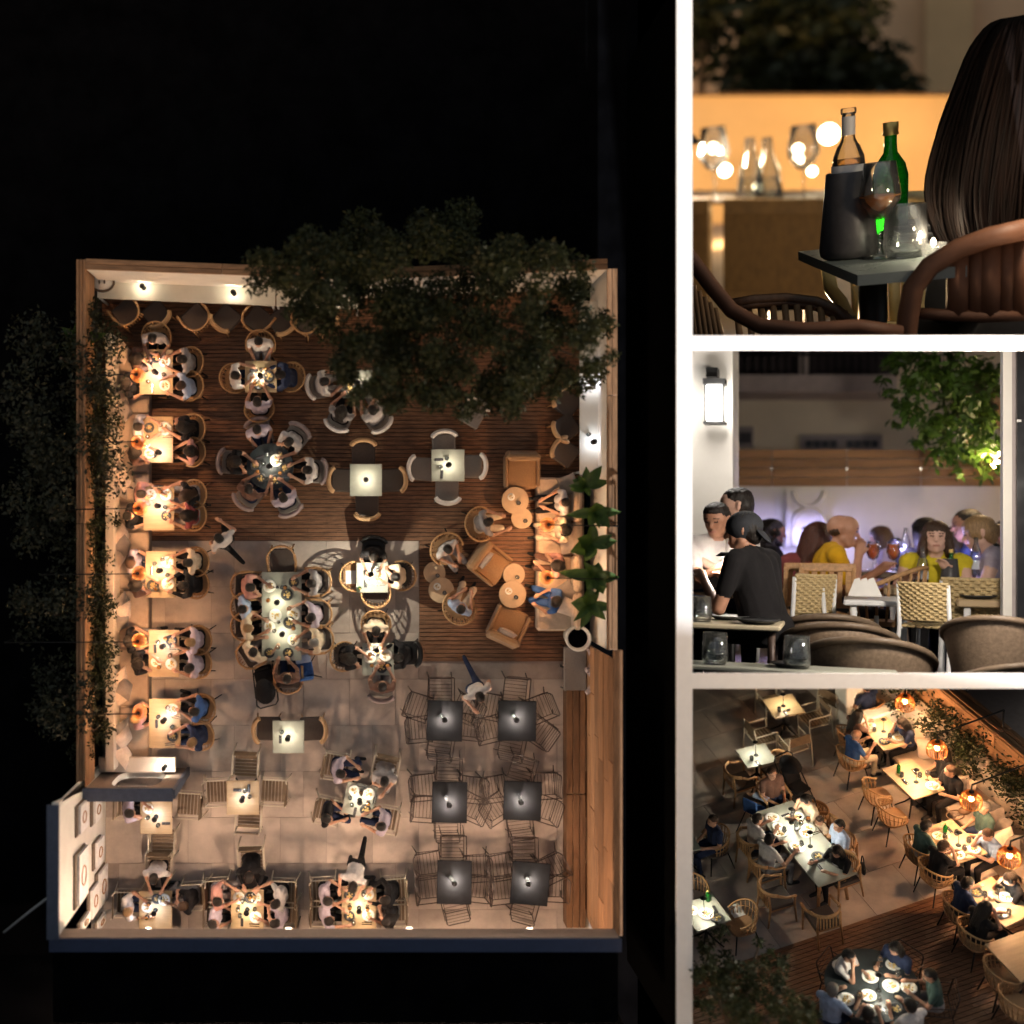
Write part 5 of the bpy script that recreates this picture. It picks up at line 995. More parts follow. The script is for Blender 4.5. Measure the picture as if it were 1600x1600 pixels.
# bench, wall, planter, fence along the right
aw0 = ab(1340, 320, 1.0)[0]; af = ab(1240, 590, .46)[0]; ag = ab(1430, 160, 1.6)[0]
def abox(name, a0, a1, b0, b1, z0, z1, m, par, bev=.01):
    return child(name, MB().box((0, 0, 0), (a1 - a0, b1 - b0, z1 - z0), bev=bev), m, par, Matrix.Translation(q4((a0 + a1) / 2, (b0 + b1) / 2, (z0 + z1) / 2)) @ Matrix.Rotation(RZ4, 4, 'Z'))
def root4(name, label, cat, group=None): o = link(name, None); o.matrix_world = P4.M; return tag(o, label, cat, group)
bo = root4('long_bench', 'long upholstered bench along planter wall, angled view', 'bench')
abox('seat_base', af + .04, aw0 - .02, -3.5, 9, .02, .36, plaster2, bo)
for k in range(11): abox('seat_cushion', af, aw0 - .02, -3.4 + k * 1.13, -3.4 + (k + 1) * 1.13 - .02, .36, .47, cush_seat, bo, .03)
wo = root4('bench_back_wall', 'pale bench back wall beside the planter, angled view', 'wall'); abox('wall_face', aw0, aw0 + .24, -3.5, 10, 0, 1.0, plaster2, wo)
po_ = root4('planter_bed', 'soil bed with vines behind the bench wall, angled view', 'planter'); abox('soil', aw0 + .24, ag - .12, -3.5, 10, 0, .7, mat('soil', (0, 0, 0)), po_)
fo4 = root4('plank_fence', 'wooden plank fence beyond the vines, angled view', 'fence')
for k in range(6):
    for j in range(4): abox('plank', ag - .1 + j * .085, ag - .02 + j * .085, -3 + k * 2.3, -3 + (k + 1) * 2.3 - .01, 1.2, 1.6 + .012 * ((j + k) % 2), fence_m, fo4)
    for j in range(5): abox('plank', ag - .13, ag - .105, -3 + k * 2.3, -3 + (k + 1) * 2.3 - .01, .1 + j * .3, .385 + j * .3, fence_m, fo4)
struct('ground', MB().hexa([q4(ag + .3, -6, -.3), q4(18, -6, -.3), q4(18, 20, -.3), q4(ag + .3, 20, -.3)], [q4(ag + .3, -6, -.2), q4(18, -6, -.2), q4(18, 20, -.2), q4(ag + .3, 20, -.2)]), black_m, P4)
for k in range(11):
    cs = [((q.uniform(-.4, .25), q.uniform(-.55, .55), q.uniform(-.2, .55)), q.uniform(.15, .34)) for _ in range(12)]
    o = link('planter_vine', None); o.matrix_world = P4.M @ Matrix.Translation(q4((aw0 + ag) / 2, -2.4 + k * 1.05, 1.0)); tag(o, f'leafy vine in planter, {(ORD + ["sixth", "seventh", "eighth", "ninth", "tenth", "eleventh"])[k]} from bottom, angled view', 'plant', 'vines in the angled planter')
    child('foliage', leaves_mesh('foliage', clumps(cs, 1500, 140 + k), .085, leaf_v, 150 + k), None, o); child('stem', MB().tube([(0, 0, -.5), (.05, .03, 0), (0, 0, .35)], [.025, .02, .01], 6), bark, o)
pk = 0
for (u, v) in [(1075, 95), (1095, 150), (1120, 215), (1150, 235), (1130, 290), (1300, 470), (1330, 490), (1445, 600), (1470, 640), (1495, 670), (1515, 740), (1540, 760)]:
    c = p4(u, v, .65); solo('scatter_cushion', PILLOWS[pk % 2], None, P4, f'{["pale", "grey"][pk % 2]} cushion on bench, {(ORD + ["sixth", "seventh", "eighth", "ninth", "tenth", "eleventh", "twelfth"])[pk]} from top, angled view', 'cushion', group='bench cushions, angled', M=TRS(c, RZ4 + R(q.uniform(-20, 20))) @ Matrix.Rotation(R(-60), 4, 'Y') @ Matrix.Rotation(R(q.uniform(15, 50)), 4, 'Z')); pk += 1
PEND4 = pendant(75)
for k, (u, v) in enumerate([(1030, 60), (1185, 285), (1350, 530), (1535, 805)]):
    z = 1.62; c = p4(u, v, z); put(PEND4, P4, (c.x, c.y, z - .14), 0, f'glowing orange rib-shaded pendant, {ORD[k]} from top, angled view', 'pendants in angled view', sc=1.35)
    o = link('lamp_arm', None); e = c + DA * 1.35; o.matrix_world = P4.M @ Matrix.Translation(V((e.x, e.y, 0))); tag(o, f'bent black arm of {ORD[k]} pendant from top, angled view', 'lamp arm', 'arms in angled view')
    child('arm', MB().tube([(0, 0, z + .38), (c.x - e.x, c.y - e.y, z + .30), (c.x - e.x, c.y - e.y, z + .14)], .016, 6), bmetal, o); child('post', MB().tube([(0, 0, 0), (0, 0, z + .38)], .018, 6), bmetal, o)
def tab4(d, cor, topm, lst, seed, **kw):
    P = [p4(u, v, .75) for u, v in cor]; A = (P[1] - P[0] + P[2] - P[3]) / 2; B = (P[0] - P[3] + P[1] - P[2]) / 2; c = sum(P, V()) / 4
    st = []
    for (u, v, ch, pe, fc) in lst: s = p4(u, v, .8); st.append((s.x, s.y, ch, pe, RZ4 + R(fc) if fc is not None else None))
    setting(P4, d, c, A.length, B.length, math.atan2(A.y, A.x), topm, st, seed=seed, **kw)
L4 = lamp_proto(11, (1, .86, .6), .3); L4b = lamp_proto(13, (1, .93, .74), .34)
tab4('yellow-lit empty table, angled view', [(345, 48), (478, 28), (548, 108), (393, 152)], top_wood, [(330, 165, 'b', None, -90), (590, 80, 'b', None, 90), (490, 205, 'b', None, 0), (380, 0, 'b', None, 180)], 41, lamp=L4)
tab4('green-lit empty table, angled view', [(222, 290), (355, 262), (405, 352), (250, 392)], top_pale, [(225, 380, 'o', None, -90), (412, 335, 'o', None, 90)], 42, lamp=L4b)
tab4('long family table, angled view', [(395, 575), (560, 528), (715, 905), (512, 985)], top_pale, [(295, 700, 'o', ('a', 'w', 'd', 'short', 'n'), -90), (352, 805, 'o', ('d', 'w', 'd', 'short', 'g'), -90), (400, 940, 'o', None, -90), (630, 1040, 'o', None, 0), (385, 470, 'o', ('c', 'o', 'b', 'short', 'n'), 180), (585, 585, 'o', ('b', 'c', 'd', 'tail', 'k'), 90), (635, 645, 'o', ('a', 'c', 'b', 'short', 'k', .78), 90), (712, 725, 'o', ('c', 'l', 'd', 'short', 'n'), 90), (725, 830, 'o', ('d', 'k', 'd', 'long', 'k'), 95)], 43, tdesc='long pale', lamp=L4b, lamps=[(.05, .5), (.02, -.15)], extra=[(PLATES[5], -.2, .75, 'large yellow pasta dish, upper'), (PLATES[0], -.28, .35, 'large yellow pasta dish, middle'), (PLATES[5], -.2, -.1, 'large yellow pasta dish, lower'), (PLATES[1], .12, .15, 'salad plate in the middle'), (PLATES[2], .0, -.42, 'dark soup bowl'), (BOT_W, .02, .3, 'clear water bottle'), (PHONE, .25, .55, 'dark phone'), (SPRITZ, .28, .32, 'orange drink')])
tab4('upper bench table, angled view', [(828, 150), (950, 118), (1040, 265), (890, 305)], top_wood, [(770, 195, 'r', ('b', 'o', 'd', 'long', 'k'), -90), (770, 290, 'r', ('a', 'b', 'g', 'bald', 'c'), -90), (1050, 215, None, ('b', 'n', 'd', 'long', 'k'), 90)], 44, lamp=L4)
tab4('second bench table, angled view', [(940, 380), (1085, 337), (1200, 490), (1045, 548)], top_wood, [(895, 455, 'r', None, -90), (968, 555, 'r', None, -90), (1218, 375, None, ('c', 'k', 'd', 'long', 'k'), 80), (1265, 455, None, ('e', 'k', 'b', 'short', 'k'), 95)], 45, lamp=L4, extra=[(BOT_G, -.12, .25, 'green vase bottle')], lampoff=(.0, -.1))
tab4('third bench table, angled view', [(1140, 670), (1280, 625), (1405, 800), (1240, 860)], top_wood, [(1105, 735, 'r', ('a', 'e', 'd', 'short', 'g'), -90), (1180, 840, 'r', ('b', 'k', 'b', 'short', 'k'), -80), (1412, 640, None, ('c', 'e', 'g', 'short', 'n'), 80), (1460, 755, None, ('b', 'l', 'b', 'short', 'k'), 95)], 46, lamp=L4, extra=[(BOT_G, -.02, .2, 'green vase bottle')], lampoff=(.0, -.12))
tab4('lowest bench table, angled view', [(1350, 962), (1500, 898), (1610, 1095), (1470, 1172)], top_wood, [(1300, 1015, 'r', ('a', 'n', 'd', 'short', 'k'), -90), (1375, 1140, 'r', ('b', 'k', 'd', 'long', 'k'), -85), (1575, 975, None, ('b', 'k', 'd', 'tail', 'n'), 85)], 47, lamp=L4b)
tab4('crowded left table, angled view', [(-60, 1040), (95, 1000), (190, 1110), (10, 1190)], top_pale, [(235, 1070, 'r', None, 90), (0, 950, 'R', None, 180)], 48, lamp=L4b, extra=[(PLATES[0], -.2, .12, 'pasta plate, left'), (PLATES[5], .0, -.05, 'wide pasta plate'), (PLATES[2], .12, -.2, 'dark bowl'), (BOT_G, .18, .2, 'green bottle')])
put(Proto('menu_sheet', 'menu', [('sheet', MB().box((0, 0, 0), (.22, .28, .006)).mesh('sheet', paper))]), P4, p4(212, 1075, .47), RZ4, 'white menu sheet lying on empty rattan chair, angled view')
tab4('far left table, angled view', [(-80, 720), (0, 700), (40, 775), (-60, 800)], top_pale, [(105, 700, 'R', ('c', 'n', 'b', 'short', 'n'), 90)], 49, lamp=None)
c_ = p4(868, 1430, .75); w_ = 1.4
st = []
for (u, v, pe) in [(735, 1325, ('b', 'w', 'd', 'short', 'n')), (985, 1300, ('a', 'n', 'd', 'long', 'k')), (1140, 1430, ('a', 'e', 'd', 'short', 'g')), (690, 1510, ('d', 'l', 'g', 'short', 'n')), (1045, 1575, ('a', 'w', 'd', 'short', 'k')), (850, 1610, ('a', 'k', 'd', 'short', 'k'))]: s = p4(u, v, .9); s = c_ + (s - c_) * 1.16; st.append((s.x, s.y, 'i', pe, None))
setting(P4, 'round deck table, angled view', c_, w_, w_, 0, top_black, st, shape='ro', seed=50, tdesc='round black', lamp=L4b, lampoff=(.1, -.1), extra=[(PLATES[0], -.02, .12, 'shared pasta plate, upper'), (PLATES[5], .28, .0, 'shared pasta plate, right'), (PLATES[1], -.05, -.25, 'shared pasta plate, lower')])
for k, (u, v, a) in enumerate([(1500, 1400, -100), (1575, 1535, -90)]):
    c = p4(u, v, .5); put(C_RAT, P4, (c.x, c.y, 0), RZ4 + R(a), f'empty rattan armchair at lower right deck, {["upper", "lower"][k]} one, angled view', 'chairs at lower right deck')
c = p4(1610, 1290, .75); put(table_of(.8, .8, top_wood), P4, (c.x, c.y, 0), RZ4, 'ash table cut by right border, angled view', 'dining tables')
c = p4(515, 480, .5); stroller(P4, (c.x, c.y, 0), RZ4 + R(190), 'black stroller behind the long family table, angled view')
c = p4(300, 590, .5); booster(P4, (c.x, c.y, 0), RZ4 + R(-60), 'blue child seat beside long family table, angled view')
bag = Proto('handbag', 'bag', [('pouch', MB().ell((0, 0, .1), (.13, .05, .11), 14, 10).mesh('pouch', mat('black_leather', (0, 0, 0)))), ('strap', MB().tube([(.1 * math.cos(t), 0, .16 + .22 * math.sin(t)) for t in [i * PI / 12 for i in range(13)]], .01, 6).mesh('strap', mat('black_leather', (0, 0, 0))))])
c = p4(825, 890, .42); put(bag, P4, c, RZ4 + R(70), 'black handbag hanging from chair at long table, angled view')
bag2 = Proto('handbag', 'bag', [('pouch', MB().ell((0, 0, .05), (.13, .09, .06), 14, 10).mesh('pouch', mat('brown_leather', (.16, .09, .05), .5))), ('strap', MB().tube([(-.1 - .16 * math.cos(t) - .1, .12 * math.sin(t), .02) for t in [i * PI / 10 for i in range(21)]], .012, 6).mesh('strap', mat('brown_leather', (0, 0, 0))))])
c = p4(1320, 600, .47); put(bag2, P4, c, RZ4, 'brown handbag with looped strap on bench, angled view')
# pillar and low white counter at the top
c = p4(762, 178, 0); o = solo('white_pillar', MB().box((0, 0, 1.6), (.42, .42, 3.2), bev=.02), plaster, P4, 'white square pillar behind upper bench table, angled view', 'pillar', (c.x, c.y, 0), RZ4)
c = p4(905, 105, .8); solo('low_wall', MB().box((0, 0, .4), (1.3, .3, .8), bev=.02), plaster, P4, 'low white wall beyond upper bench table, angled view', 'wall', (c.x, c.y, 0), RZ4)
c = p4(858, 40, .9); put(C_RAT, P4, (c.x, c.y, 0), RZ4 + R(10), 'rattan armchair beyond the low white wall, angled view', 'restaurant chairs'); person(P4, (c.x, c.y, 0), RZ4 + R(10), 'a', 'n', 'd', 'short', 'n', 'diner in navy top beyond low white wall, angled view', 'diners')
c = p4(690, 25, .6); put(C_BIS, P4, (c.x, c.y, 0), RZ4 + R(-70), 'slatted metal chair beside white pillar, angled view', 'restaurant chairs')
# tree at the lower left
tr = link('deck_tree', None); c0 = p4(200, 1500, 2.4); tr.matrix_world = P4.M @ Matrix.Translation(V((c0.x, c0.y, 0))); tag(tr, 'dark leafy tree at lower left corner, angled view', 'tree')
q = random.Random(21); cs = []; lim = []
for (u, v, rp) in [(60, 1250, 40), (130, 1210, 45), (110, 1330, 75), (230, 1330, 60), (330, 1310, 45), (420, 1330, 40), (300, 1420, 75), (420, 1430, 60), (130, 1450, 80), (60, 1540, 60), (250, 1540, 80), (400, 1530, 70), (520, 1560, 60), (590, 1590, 40), (330, 1215, 22), (380, 1270, 26), (40, 1400, 60), (300, 1600, 60), (460, 1600, 60)]:
    for _ in range(6):
        z = q.uniform(1.8, 3.0); c = p4(u, v, z); r_ = rp / 3.1 / 95; a = q.uniform(0, 6.28); rr = r_ * q.uniform(.1, .8)
        cs.append(((c.x + rr * math.cos(a) - c0.x, c.y + rr * math.sin(a) - c0.y, z + q.uniform(-.1, .1)), r_ * q.uniform(.4, .7)))
    c = p4(u, v, 2.2); lim.append((c.x - c0.x, c.y - c0.y, 2.2))
child('crown', leaves_mesh('crown', clumps(cs, 3200, 15, .7), .075, leaf_d, 19), None, tr)
tk = MB().tube([(0, .1, 0), (.05, .05, 1.0), (0, 0, 1.7)], [.16, .12, .1], 10)
for l in lim[::2]: tk.tube([(0, 0, 1.5), (l[0] * .4, l[1] * .4, 2.0), l], [.06, .035, .012], 6)
child('trunk', tk, bark, tr)
put(Proto('wall_lantern', 'lamp', FILL_LANT.parts, [((0, 0, 0), 300, (1.0, .72, .5), .06)]), P4, p4(300, -60, 2.4), RZ4, 'lantern beyond the upper empty tables, angled view') if 0 else None
close_span(1064 + 5, None)
# ================================================================ the dining room view at eye level (middle right)
p3 = P3.at
def pt(u, v, y): return p3(u, v, y=y)
def slab(b, u0, v0, u1, v1, y0, y1, m=0):                 # solid whose front face fills a crop rectangle at depth y0
    f = [pt(u0, v1, y0), pt(u1, v1, y0), pt(u1, v0, y0), pt(u0, v0, y0)]; return b.hexa(f, [p + V((0, y1 - y0, 0)) for p in f], m)
def solo3(name, mb, m, label, cat, group=None): return solo(name, mb, m, P3, label, cat, group=group)
def root3(name, label, cat, group=None): o = link(name, None); o.matrix_world = P3.M; return tag(o, label, cat, group)
struct('floor', MB().box((0, 12, -.05), (14, 14, .1)), tile_m, P3)
YW = 11.6
w3 = root3('garden_wall', 'white wall below wooden fence behind the diners', 'wall'); child('wall_face', slab(MB(), -200, 668, 1760, 1330, YW, YW + .2), plaster, w3)
f3 = root3('board_fence', 'wooden fence of four horizontal boards above white wall', 'fence')
hwood = mat('board_wood', (.34, .18, .075), .6, var=.35, scale=2.5, stretch=(.7, 6, 9), bump=.25, rnd=.15)
for i, (u0, u1) in enumerate([(-190, 388), (392, 755), (759, 1118), (1122, 1760)]):
    for j in range(4):
        v0 = 489 + j * 45.5; child('board', slab(MB(), u0, v0, u1, v0 + 41, YW, YW + .03), hwood, f3)
for u in (390, 757, 1120): child('post', slab(MB(), u - 10, 485, u + 10, 668, YW + .035, YW + .1), plaster, f3); child('bracket', slab(MB(), u - 5, 575, u + 5, 590, YW - .012, YW), steel, f3)
# relief panel leaning on the wall
ap = root3('relief_panel', 'white relief panel with two arcs leaning on wall', 'panel')
child('panel', slab(MB(), 460, 684, 660, 960, YW - .09, YW - .03), plaster, ap)
def arc(cu, cv, ru, a0, a1): return [pt(cu + ru * math.cos(R(a)), cv - ru * math.sin(R(a)), YW - .1) for a in [a0 + (a1 - a0) * i / 14 for i in range(15)]]
for (cu, cv, ru, a0, a1) in [(570, 690, 75, 180, 360), (570, 855, 78, 0, 180)]: child('arc', MB().tube(arc(cu, cv, ru, a0, a1), .022, 6), plaster, ap)
for u in (492, 648): child('arc_leg', MB().tube([pt(u, 855, YW - .1), pt(u, 955, YW - .1)], .022, 6), plaster, ap)
# facade behind
fa = root3('apartment_building', 'beige apartment facade with balcony behind the fence', 'building'); YB = 15.0
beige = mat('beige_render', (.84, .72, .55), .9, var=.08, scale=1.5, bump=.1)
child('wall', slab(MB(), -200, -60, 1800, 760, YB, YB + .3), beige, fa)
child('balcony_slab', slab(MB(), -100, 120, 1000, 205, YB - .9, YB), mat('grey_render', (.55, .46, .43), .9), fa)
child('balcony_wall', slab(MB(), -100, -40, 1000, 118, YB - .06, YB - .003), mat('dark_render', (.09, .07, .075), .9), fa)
child('balcony_pillar', slab(MB(), 522, -40, 566, 120, YB - .8, YB - .5), mat('grey_render', (0, 0, 0)), fa)
for k in range(22): child('baluster', MB().tube([pt(60 + k * 40, 118, YB - .85), pt(60 + k * 40, 0, YB - .85)], .012, 5), bmetal, fa)
child('handrail', MB().tube([pt(0, 20, YB - .85), pt(960, 20, YB - .85)], .02, 6), bmetal, fa)
for (u0, v0, u1, v1) in [(525, 415, 930, 500), (195, 375, 298, 480)]:
    wd = child('window', slab(MB(), u0, v0, u1, v1, YB - .05, YB - .003), mat('grey_frame', (.36, .31, .31), .7), fa)
    n = 2 if u1 - u0 > 200 else 1
    for i in range(n):
        a = u0 + (u1 - u0) * (.06 + .5 * i); e = a + (u1 - u0) * (.40 if n == 2 else .85)
        for j in range(4): child('pane', slab(MB(), a + (e - a) * j / 4 + 3, v0 + 28, a + (e - a) * (j + 1) / 4 - 3, v1 - 22, YB - .07, YB - .052), mat('night_pane', (.03, .035, .05), .2), wd)
# pillar with lantern, door frame
pi = root3('white_pillar', 'white pillar with lit lantern at left edge', 'pillar'); child('shaft', slab(MB(), -120, -60, 197, 1500, 9.0, 9.5), plaster, pi)
ln = root3('wall_lantern', 'lit glass wall lantern on white pillar', 'lamp'); yl = 8.85
child('mount', slab(MB(), 66, 85, 122, 130, yl, 9.0), bmetal, ln); child('roof', slab(MB(), 50, 138, 158, 165, yl - .09, yl + .07), bmetal, ln)
for (u0, u1) in ((58, 66), (146, 154), (78, 83), (128, 133)): child('bar', slab(MB(), u0, 165, u1, 352, yl - (.08 if u0 in (58, 146) else -.04), yl - (.06 if u0 in (58, 146) else -.06)), bmetal, ln)
child('base', slab(MB(), 52, 350, 158, 360, yl - .085, yl + .065), bmetal, ln); child('glass_tube', slab(MB(), 68, 172, 144, 344, yl - .05, yl + .03), mat('lantern_glow', (1, .97, .92), .5, emit=3.2, ecol=(1, .95, .88)), ln)
ld = bpy.data.lights.new('lamp_light', 'POINT'); ld.energy = 14 * P3.sc ** 2; ld.color = (1, .93, .85); ld.shadow_soft_size = .12 * P3.sc; lo = link('bulb_light', ld, ln); lo.location = pt(105, 250, yl - .2)
df = root3('door_frame', 'white door frame and dark glass door at right edge', 'door')
child('jamb', slab(MB(), 1522, -40, 1566, 1500, 8.2, 8.35), plaster, df); child('reveal', slab(MB(), 1566, -40, 1592, 1500, 8.25, 8.3), mat('grey_frame', (0, 0, 0)), df); child('door_leaf', slab(MB(), 1592, -40, 1720, 1500, 8.1, 8.16), mat('dark_glass', (.02, .02, .022), .15), df); child('hinge', slab(MB(), 1590, 340, 1612, 352, 8.07, 8.1), steel, df)
# tree over the fence
q = random.Random(31); tr = root3('street_tree', 'hanging green tree foliage at upper right behind door frame', 'tree'); cs = []
for (u, v, rp) in [(1000, 60, 60), (1100, 40, 90), (1250, 60, 130), (1400, 70, 130), (1480, 150, 110), (1350, 200, 140), (1200, 180, 130), (1060, 170, 70), (950, 190, 35), (1010, 260, 50), (1090, 300, 80), (1220, 330, 110), (1370, 360, 120), (1470, 320, 90), (1130, 420, 60), (1240, 470, 80), (1360, 490, 80), (1470, 460, 70), (980, 350, 25), (1290, 570, 50), (1400, 580, 45), (1180, 540, 35), (1490, 560, 40), (930, 130, 20), (1440, 620, 25)]:
    for _ in range(4):
        c = pt(u + q.uniform(-.6, .6) * rp, v + q.uniform(-.6, .6) * rp, q.uniform(10.0, 11.3)); cs.append((tuple(c), rp / 3.137 / 190 * q.uniform(.4, .7)))
child('crown', leaves_mesh('crown', clumps(cs, 4300, 25, 1.0), .085, mat('street_leaf', (.05, .10, .013), .5, var=.5, scale=1.5, trl=.3), 29, droop=.8, aspect=.42), None, tr)
tk = MB().tube([pt(1690, 1200, 11.2), pt(1660, 600, 11.1), pt(1500, 250, 10.8), pt(1300, 150, 10.7)], [.14, .12, .08, .03], 8).tube([pt(1500, 250, 10.8), pt(1350, 420, 10.6), pt(1300, 520, 10.6)], [.05, .03, .012], 6); child('trunk', tk, bark, tr)
# people
VX = .0085
def sit3(u, v, y, rz, spec, key, top, hair, style, bottom, label, sc=1.0, skin=None):
    k = (key, VX); me, hd = person_mesh(k, spec, VX); hc = hd(0, 0, .1); Rz = Matrix.Rotation(R(rz), 3, 'Z'); h = Rz @ hc * sc; t = pt(u, v, y)
    return person(P3, t - h, R(rz), None, top, hair, style, bottom, label, 'diners at eye level', sc, VX, spec, key, skin)
sk2 = mat('skin_tan', (.46, .235, .15), .5, var=.08, scale=20); sk3 = mat('skin_fair', (.62, .38, .29), .5, var=.08, scale=20); sk_d = mat('skin_brown', (.24, .11, .07), .5, var=.08, scale=20)
sit3(118, 838, 8.1, -160, dict(lean=10, hl=(-.12, .42, .80), hr=(.02, .44, .82), hnod=14, hturn=-35, sleeve=.6), 'polo', 'w', 'd', 'crop', 'n', 'man in white polo shirt beside the pillar', 1.0, sk2)
sit3(215, 770, 8.2, 95, dict(lean=4, hl=(-.1, .3, .78), hr=(.1, .3, .78), hnod=2, hturn=0, sleeve=.6), 'tallman', 'w', 'd', 'short', 'n', 'dark-haired man in profile behind capped man', 1.06, sk3)
cm, hd = sit3(250, 895, 7.6, 62, dict(lean=14, hl=(-.12, .34, .79), hr=(.14, .30, .78), hnod=4, hturn=22, sleeve=.6, broad=1.02), 'capman', 'k', 'd', 'short', 'k', 'man in black T-shirt and backward cap', 1.06, sk2)
Z = (hd(0, 0, 1) - hd(0, 0, 0)); X = hd(1, 0, 0) - hd(0, 0, 0); Y = hd(0, 1, 0) - hd(0, 0, 0); Rm = Matrix((X.normalized(), Y.normalized(), Z.normalized())).transposed()
cb = MB().ell(hd(0, -.012, .138), (.094, .108, .094), 24, 16, rot=Rm); cb.ell(hd(0, -.118, .07), (.075, .07, .013), 18, 8, rot=Rm @ rotx(58)); child('cap', cb, mat('cap_charcoal', (.03, .032, .038), .85, var=.2, scale=40, bump=.2), cm)
sit3(392, 900, 10.2, -65, dict(lean=8, hl=(-.1, .4, .80), hr=(.1, .42, .8), hnod=4), 'curly', 'k', 'd', 'curly', 'k', 'woman with dark curly hair in front of relief panel', 1.0, sk_d)
sit3(612, 930, 9.5, -15, dict(lean=14, hl=(-.14, .4, .8), hr=(.15, .4, .8), hnod=8, hturn=-15), 'longhair', 'r', 'r', 'long', 'k', 'woman with long reddish hair seen from behind', 1.06, sk2)
sit3(735, 888, 9.2, -80, dict(lean=16, hl=(-.05, .40, .80), hr=(.06, .27, .90), hnod=8, hturn=-4, broad=1.12), 'bald', 'y', 'b', 'bald', 'k', 'bald man in mustard yellow shirt, hand at face', 1.08, sk2)
sit3(925, 925, 11.0, 85, dict(lean=8, hl=(-.1, .38, .8), hr=(.1, .4, .8), hnod=10, sleeve=.25), 'girl', 'v', 'b', 'bob', 'k', 'girl with shoulder-length hair facing left far back', .86, sk3)
sit3(1145, 905, 10.2, 30, dict(lean=8, hl=(-.1, .38, .8), hr=(.1, .4, .8), hnod=6, hturn=20), 'darkwoman', 'k', 'd', 'long', 'k', 'woman with long dark hair behind yellow-dressed woman', 1.05, sk2)
sit3(1192, 925, 9.3, 180, dict(lean=6, hl=(-.08, .26, .86), hr=(.2, .32, .80), hnod=-2, sleeve=.05), 'yellow', 'Y', 'b', 'long', 'k', 'woman in bright yellow top facing the camera', 1.0, sk3)
sit3(1285, 940, 10.6, 10, dict(lean=10, hl=(-.12, .38, .8), hr=(.14, .36, .8), hnod=8), 'backdark', 'k', 'd', 'bob', 'k', 'dark-haired diner seen from behind beside wine cooler', .95, sk2)
sit3(1350, 865, 10.3, 95, dict(lean=6, hl=(-.1, .3, .8), hr=(.1, .3, .8), hnod=8), 'purpleman', 'n', 'd', 'short', 'k', 'dark-haired man behind woman with blonde bun', 1.1, sk2)
sit3(1410, 905, 9.5, 88, dict(lean=14, hl=(-.1, .34, .82), hr=(.1, .36, .80), hnod=10, sleeve=.06), 'blonde', 'v', 'f', 'bun', 'n', 'woman with blonde bun in profile', 1.08, sk3)
sit3(1535, 905, 10.4, 150, dict(lean=6, hl=(-.1, .3, .8), hr=(.1, .3, .8), hnod=4), 'edge', 'l', 'd', 'short', 'k', 'diner half hidden by the door frame', .95, sk2)
# chairs
def ch3(pr, u, v, y, rz, label, sc=1.0, zt=None):
    t = pt(u, v, y); put(pr, P3, (t.x, t.y, t.z - (zt or .8) * sc), R(rz), label, 'chairs at eye level', sc=sc)
ch3(C_WOV, 1182, 1135, 8.0, -24, 'woven chair with white legs in front of yellow-dressed woman', .66, .86)
ch3(C_WOV, 1390, 1112, 9.0, -6, 'woven chair back right of the wine cooler', .9, .86)
ch3(C_WOV, 515, 1095, 8.4, 40, 'woven chair beside black T-shirt', .72, .86)
ch3(C_WOV, 705, 1098, 8.5, -62, 'woven chair turned sideways left of white table', .75, .86)
ch3(C_SLAT, 535, 1048, 8.9, 20, 'wooden slat-back chair under long-haired woman', .8, .88)
ch3(C_SLAT, 625, 1050, 8.75, 15, 'wooden slat-back chair next to woven chair', .8, .88)
ch3(C_RAT, 940, 1068, 9.0, 70, 'round rattan chair at the dark table', 1.0, .82)
ch3(C_TUB, 640, 1288, 7.9, 8, 'dark woven tub chair, furthest of three', 1.12, .81)
ch3(C_TUB, 715, 1328, 7.6, 4, 'dark woven tub chair, middle of three', 1.12, .81)
ch3(C_TUB, 850, 1395, 7.25, 0, 'large dark woven tub chair in front', 1.18, .81)
ch3(C_TUB, 1510, 1300, 7.2, -12, 'dark tub chair at right front', .95, .81)
ch3(C_TUB, 1540, 1515, 7.0, 20, 'dark tub chair cut by bottom right corner', 1.0, .81)
# tables
def tb3(u0, u1, v, y0, y1, th, tm_, legm, label, legs=True):
    r = root3('dining_table', label, 'table'); a, b_ = pt(u0, v, y0), pt(u1, v, y0); z = a.z; b = MB()
    child('table_top', b.box(((a.x + b_.x) / 2, (y0 + y1) / 2, z - th / 2), (b_.x - a.x, y1 - y0, th), bev=.008), tm_, r)
    for x in (a.x + .06, b_.x - .05):
        for yy in (y0 + .05, y1 - .05): child('leg', MB().tube([(x, yy, z - th), (x, yy, z - .75)], .022, 8), legm, r)
    return z
z_f = tb3(-250, 1010, 1530, 6.6, 6.86, .03, top_pale, brown_metal, 'pale front table along the bottom edge')
z_l = tb3(-250, 430, 1330, 7.0, 7.55, .03, mat('cream_top', (.55, .47, .33), .4), brown_metal, 'cream table with dark plates at lower left')
z_w = tb3(740, 1078, 1225, 8.1, 8.75, .035, wmetal, wmetal, 'white metal-legged table in the middle')
z_y = tb3(940, 1330, 1160, 8.95, 9.25, .06, top_wood, wmetal, 'wooden table of the yellow-dressed woman')
z_r = tb3(1300, 1640, 1222, 8.6, 8.95, .05, top_wood, wmetal, 'wooden table at right beside the door frame')
z_d = tb3(790, 1010, 1085, 9.6, 10.2, .05, mat('umber_top', (.11, .075, .055), .5), bmetal, 'dark table with two orange cocktails')
z_p = tb3(-200, 200, 1180, 8.0, 8.5, .04, top_wood, bmetal, 'wooden table of the man in white polo')
def it3(pr, u, v, y, label, sc=1.0, z=None, rz=0, mats=None):
    t = pt(u, v, y); put(pr, P3, (t.x, t.y, z if z is not None else t.z), rz, label, 'tableware at eye level', sc=sc, mats=mats)
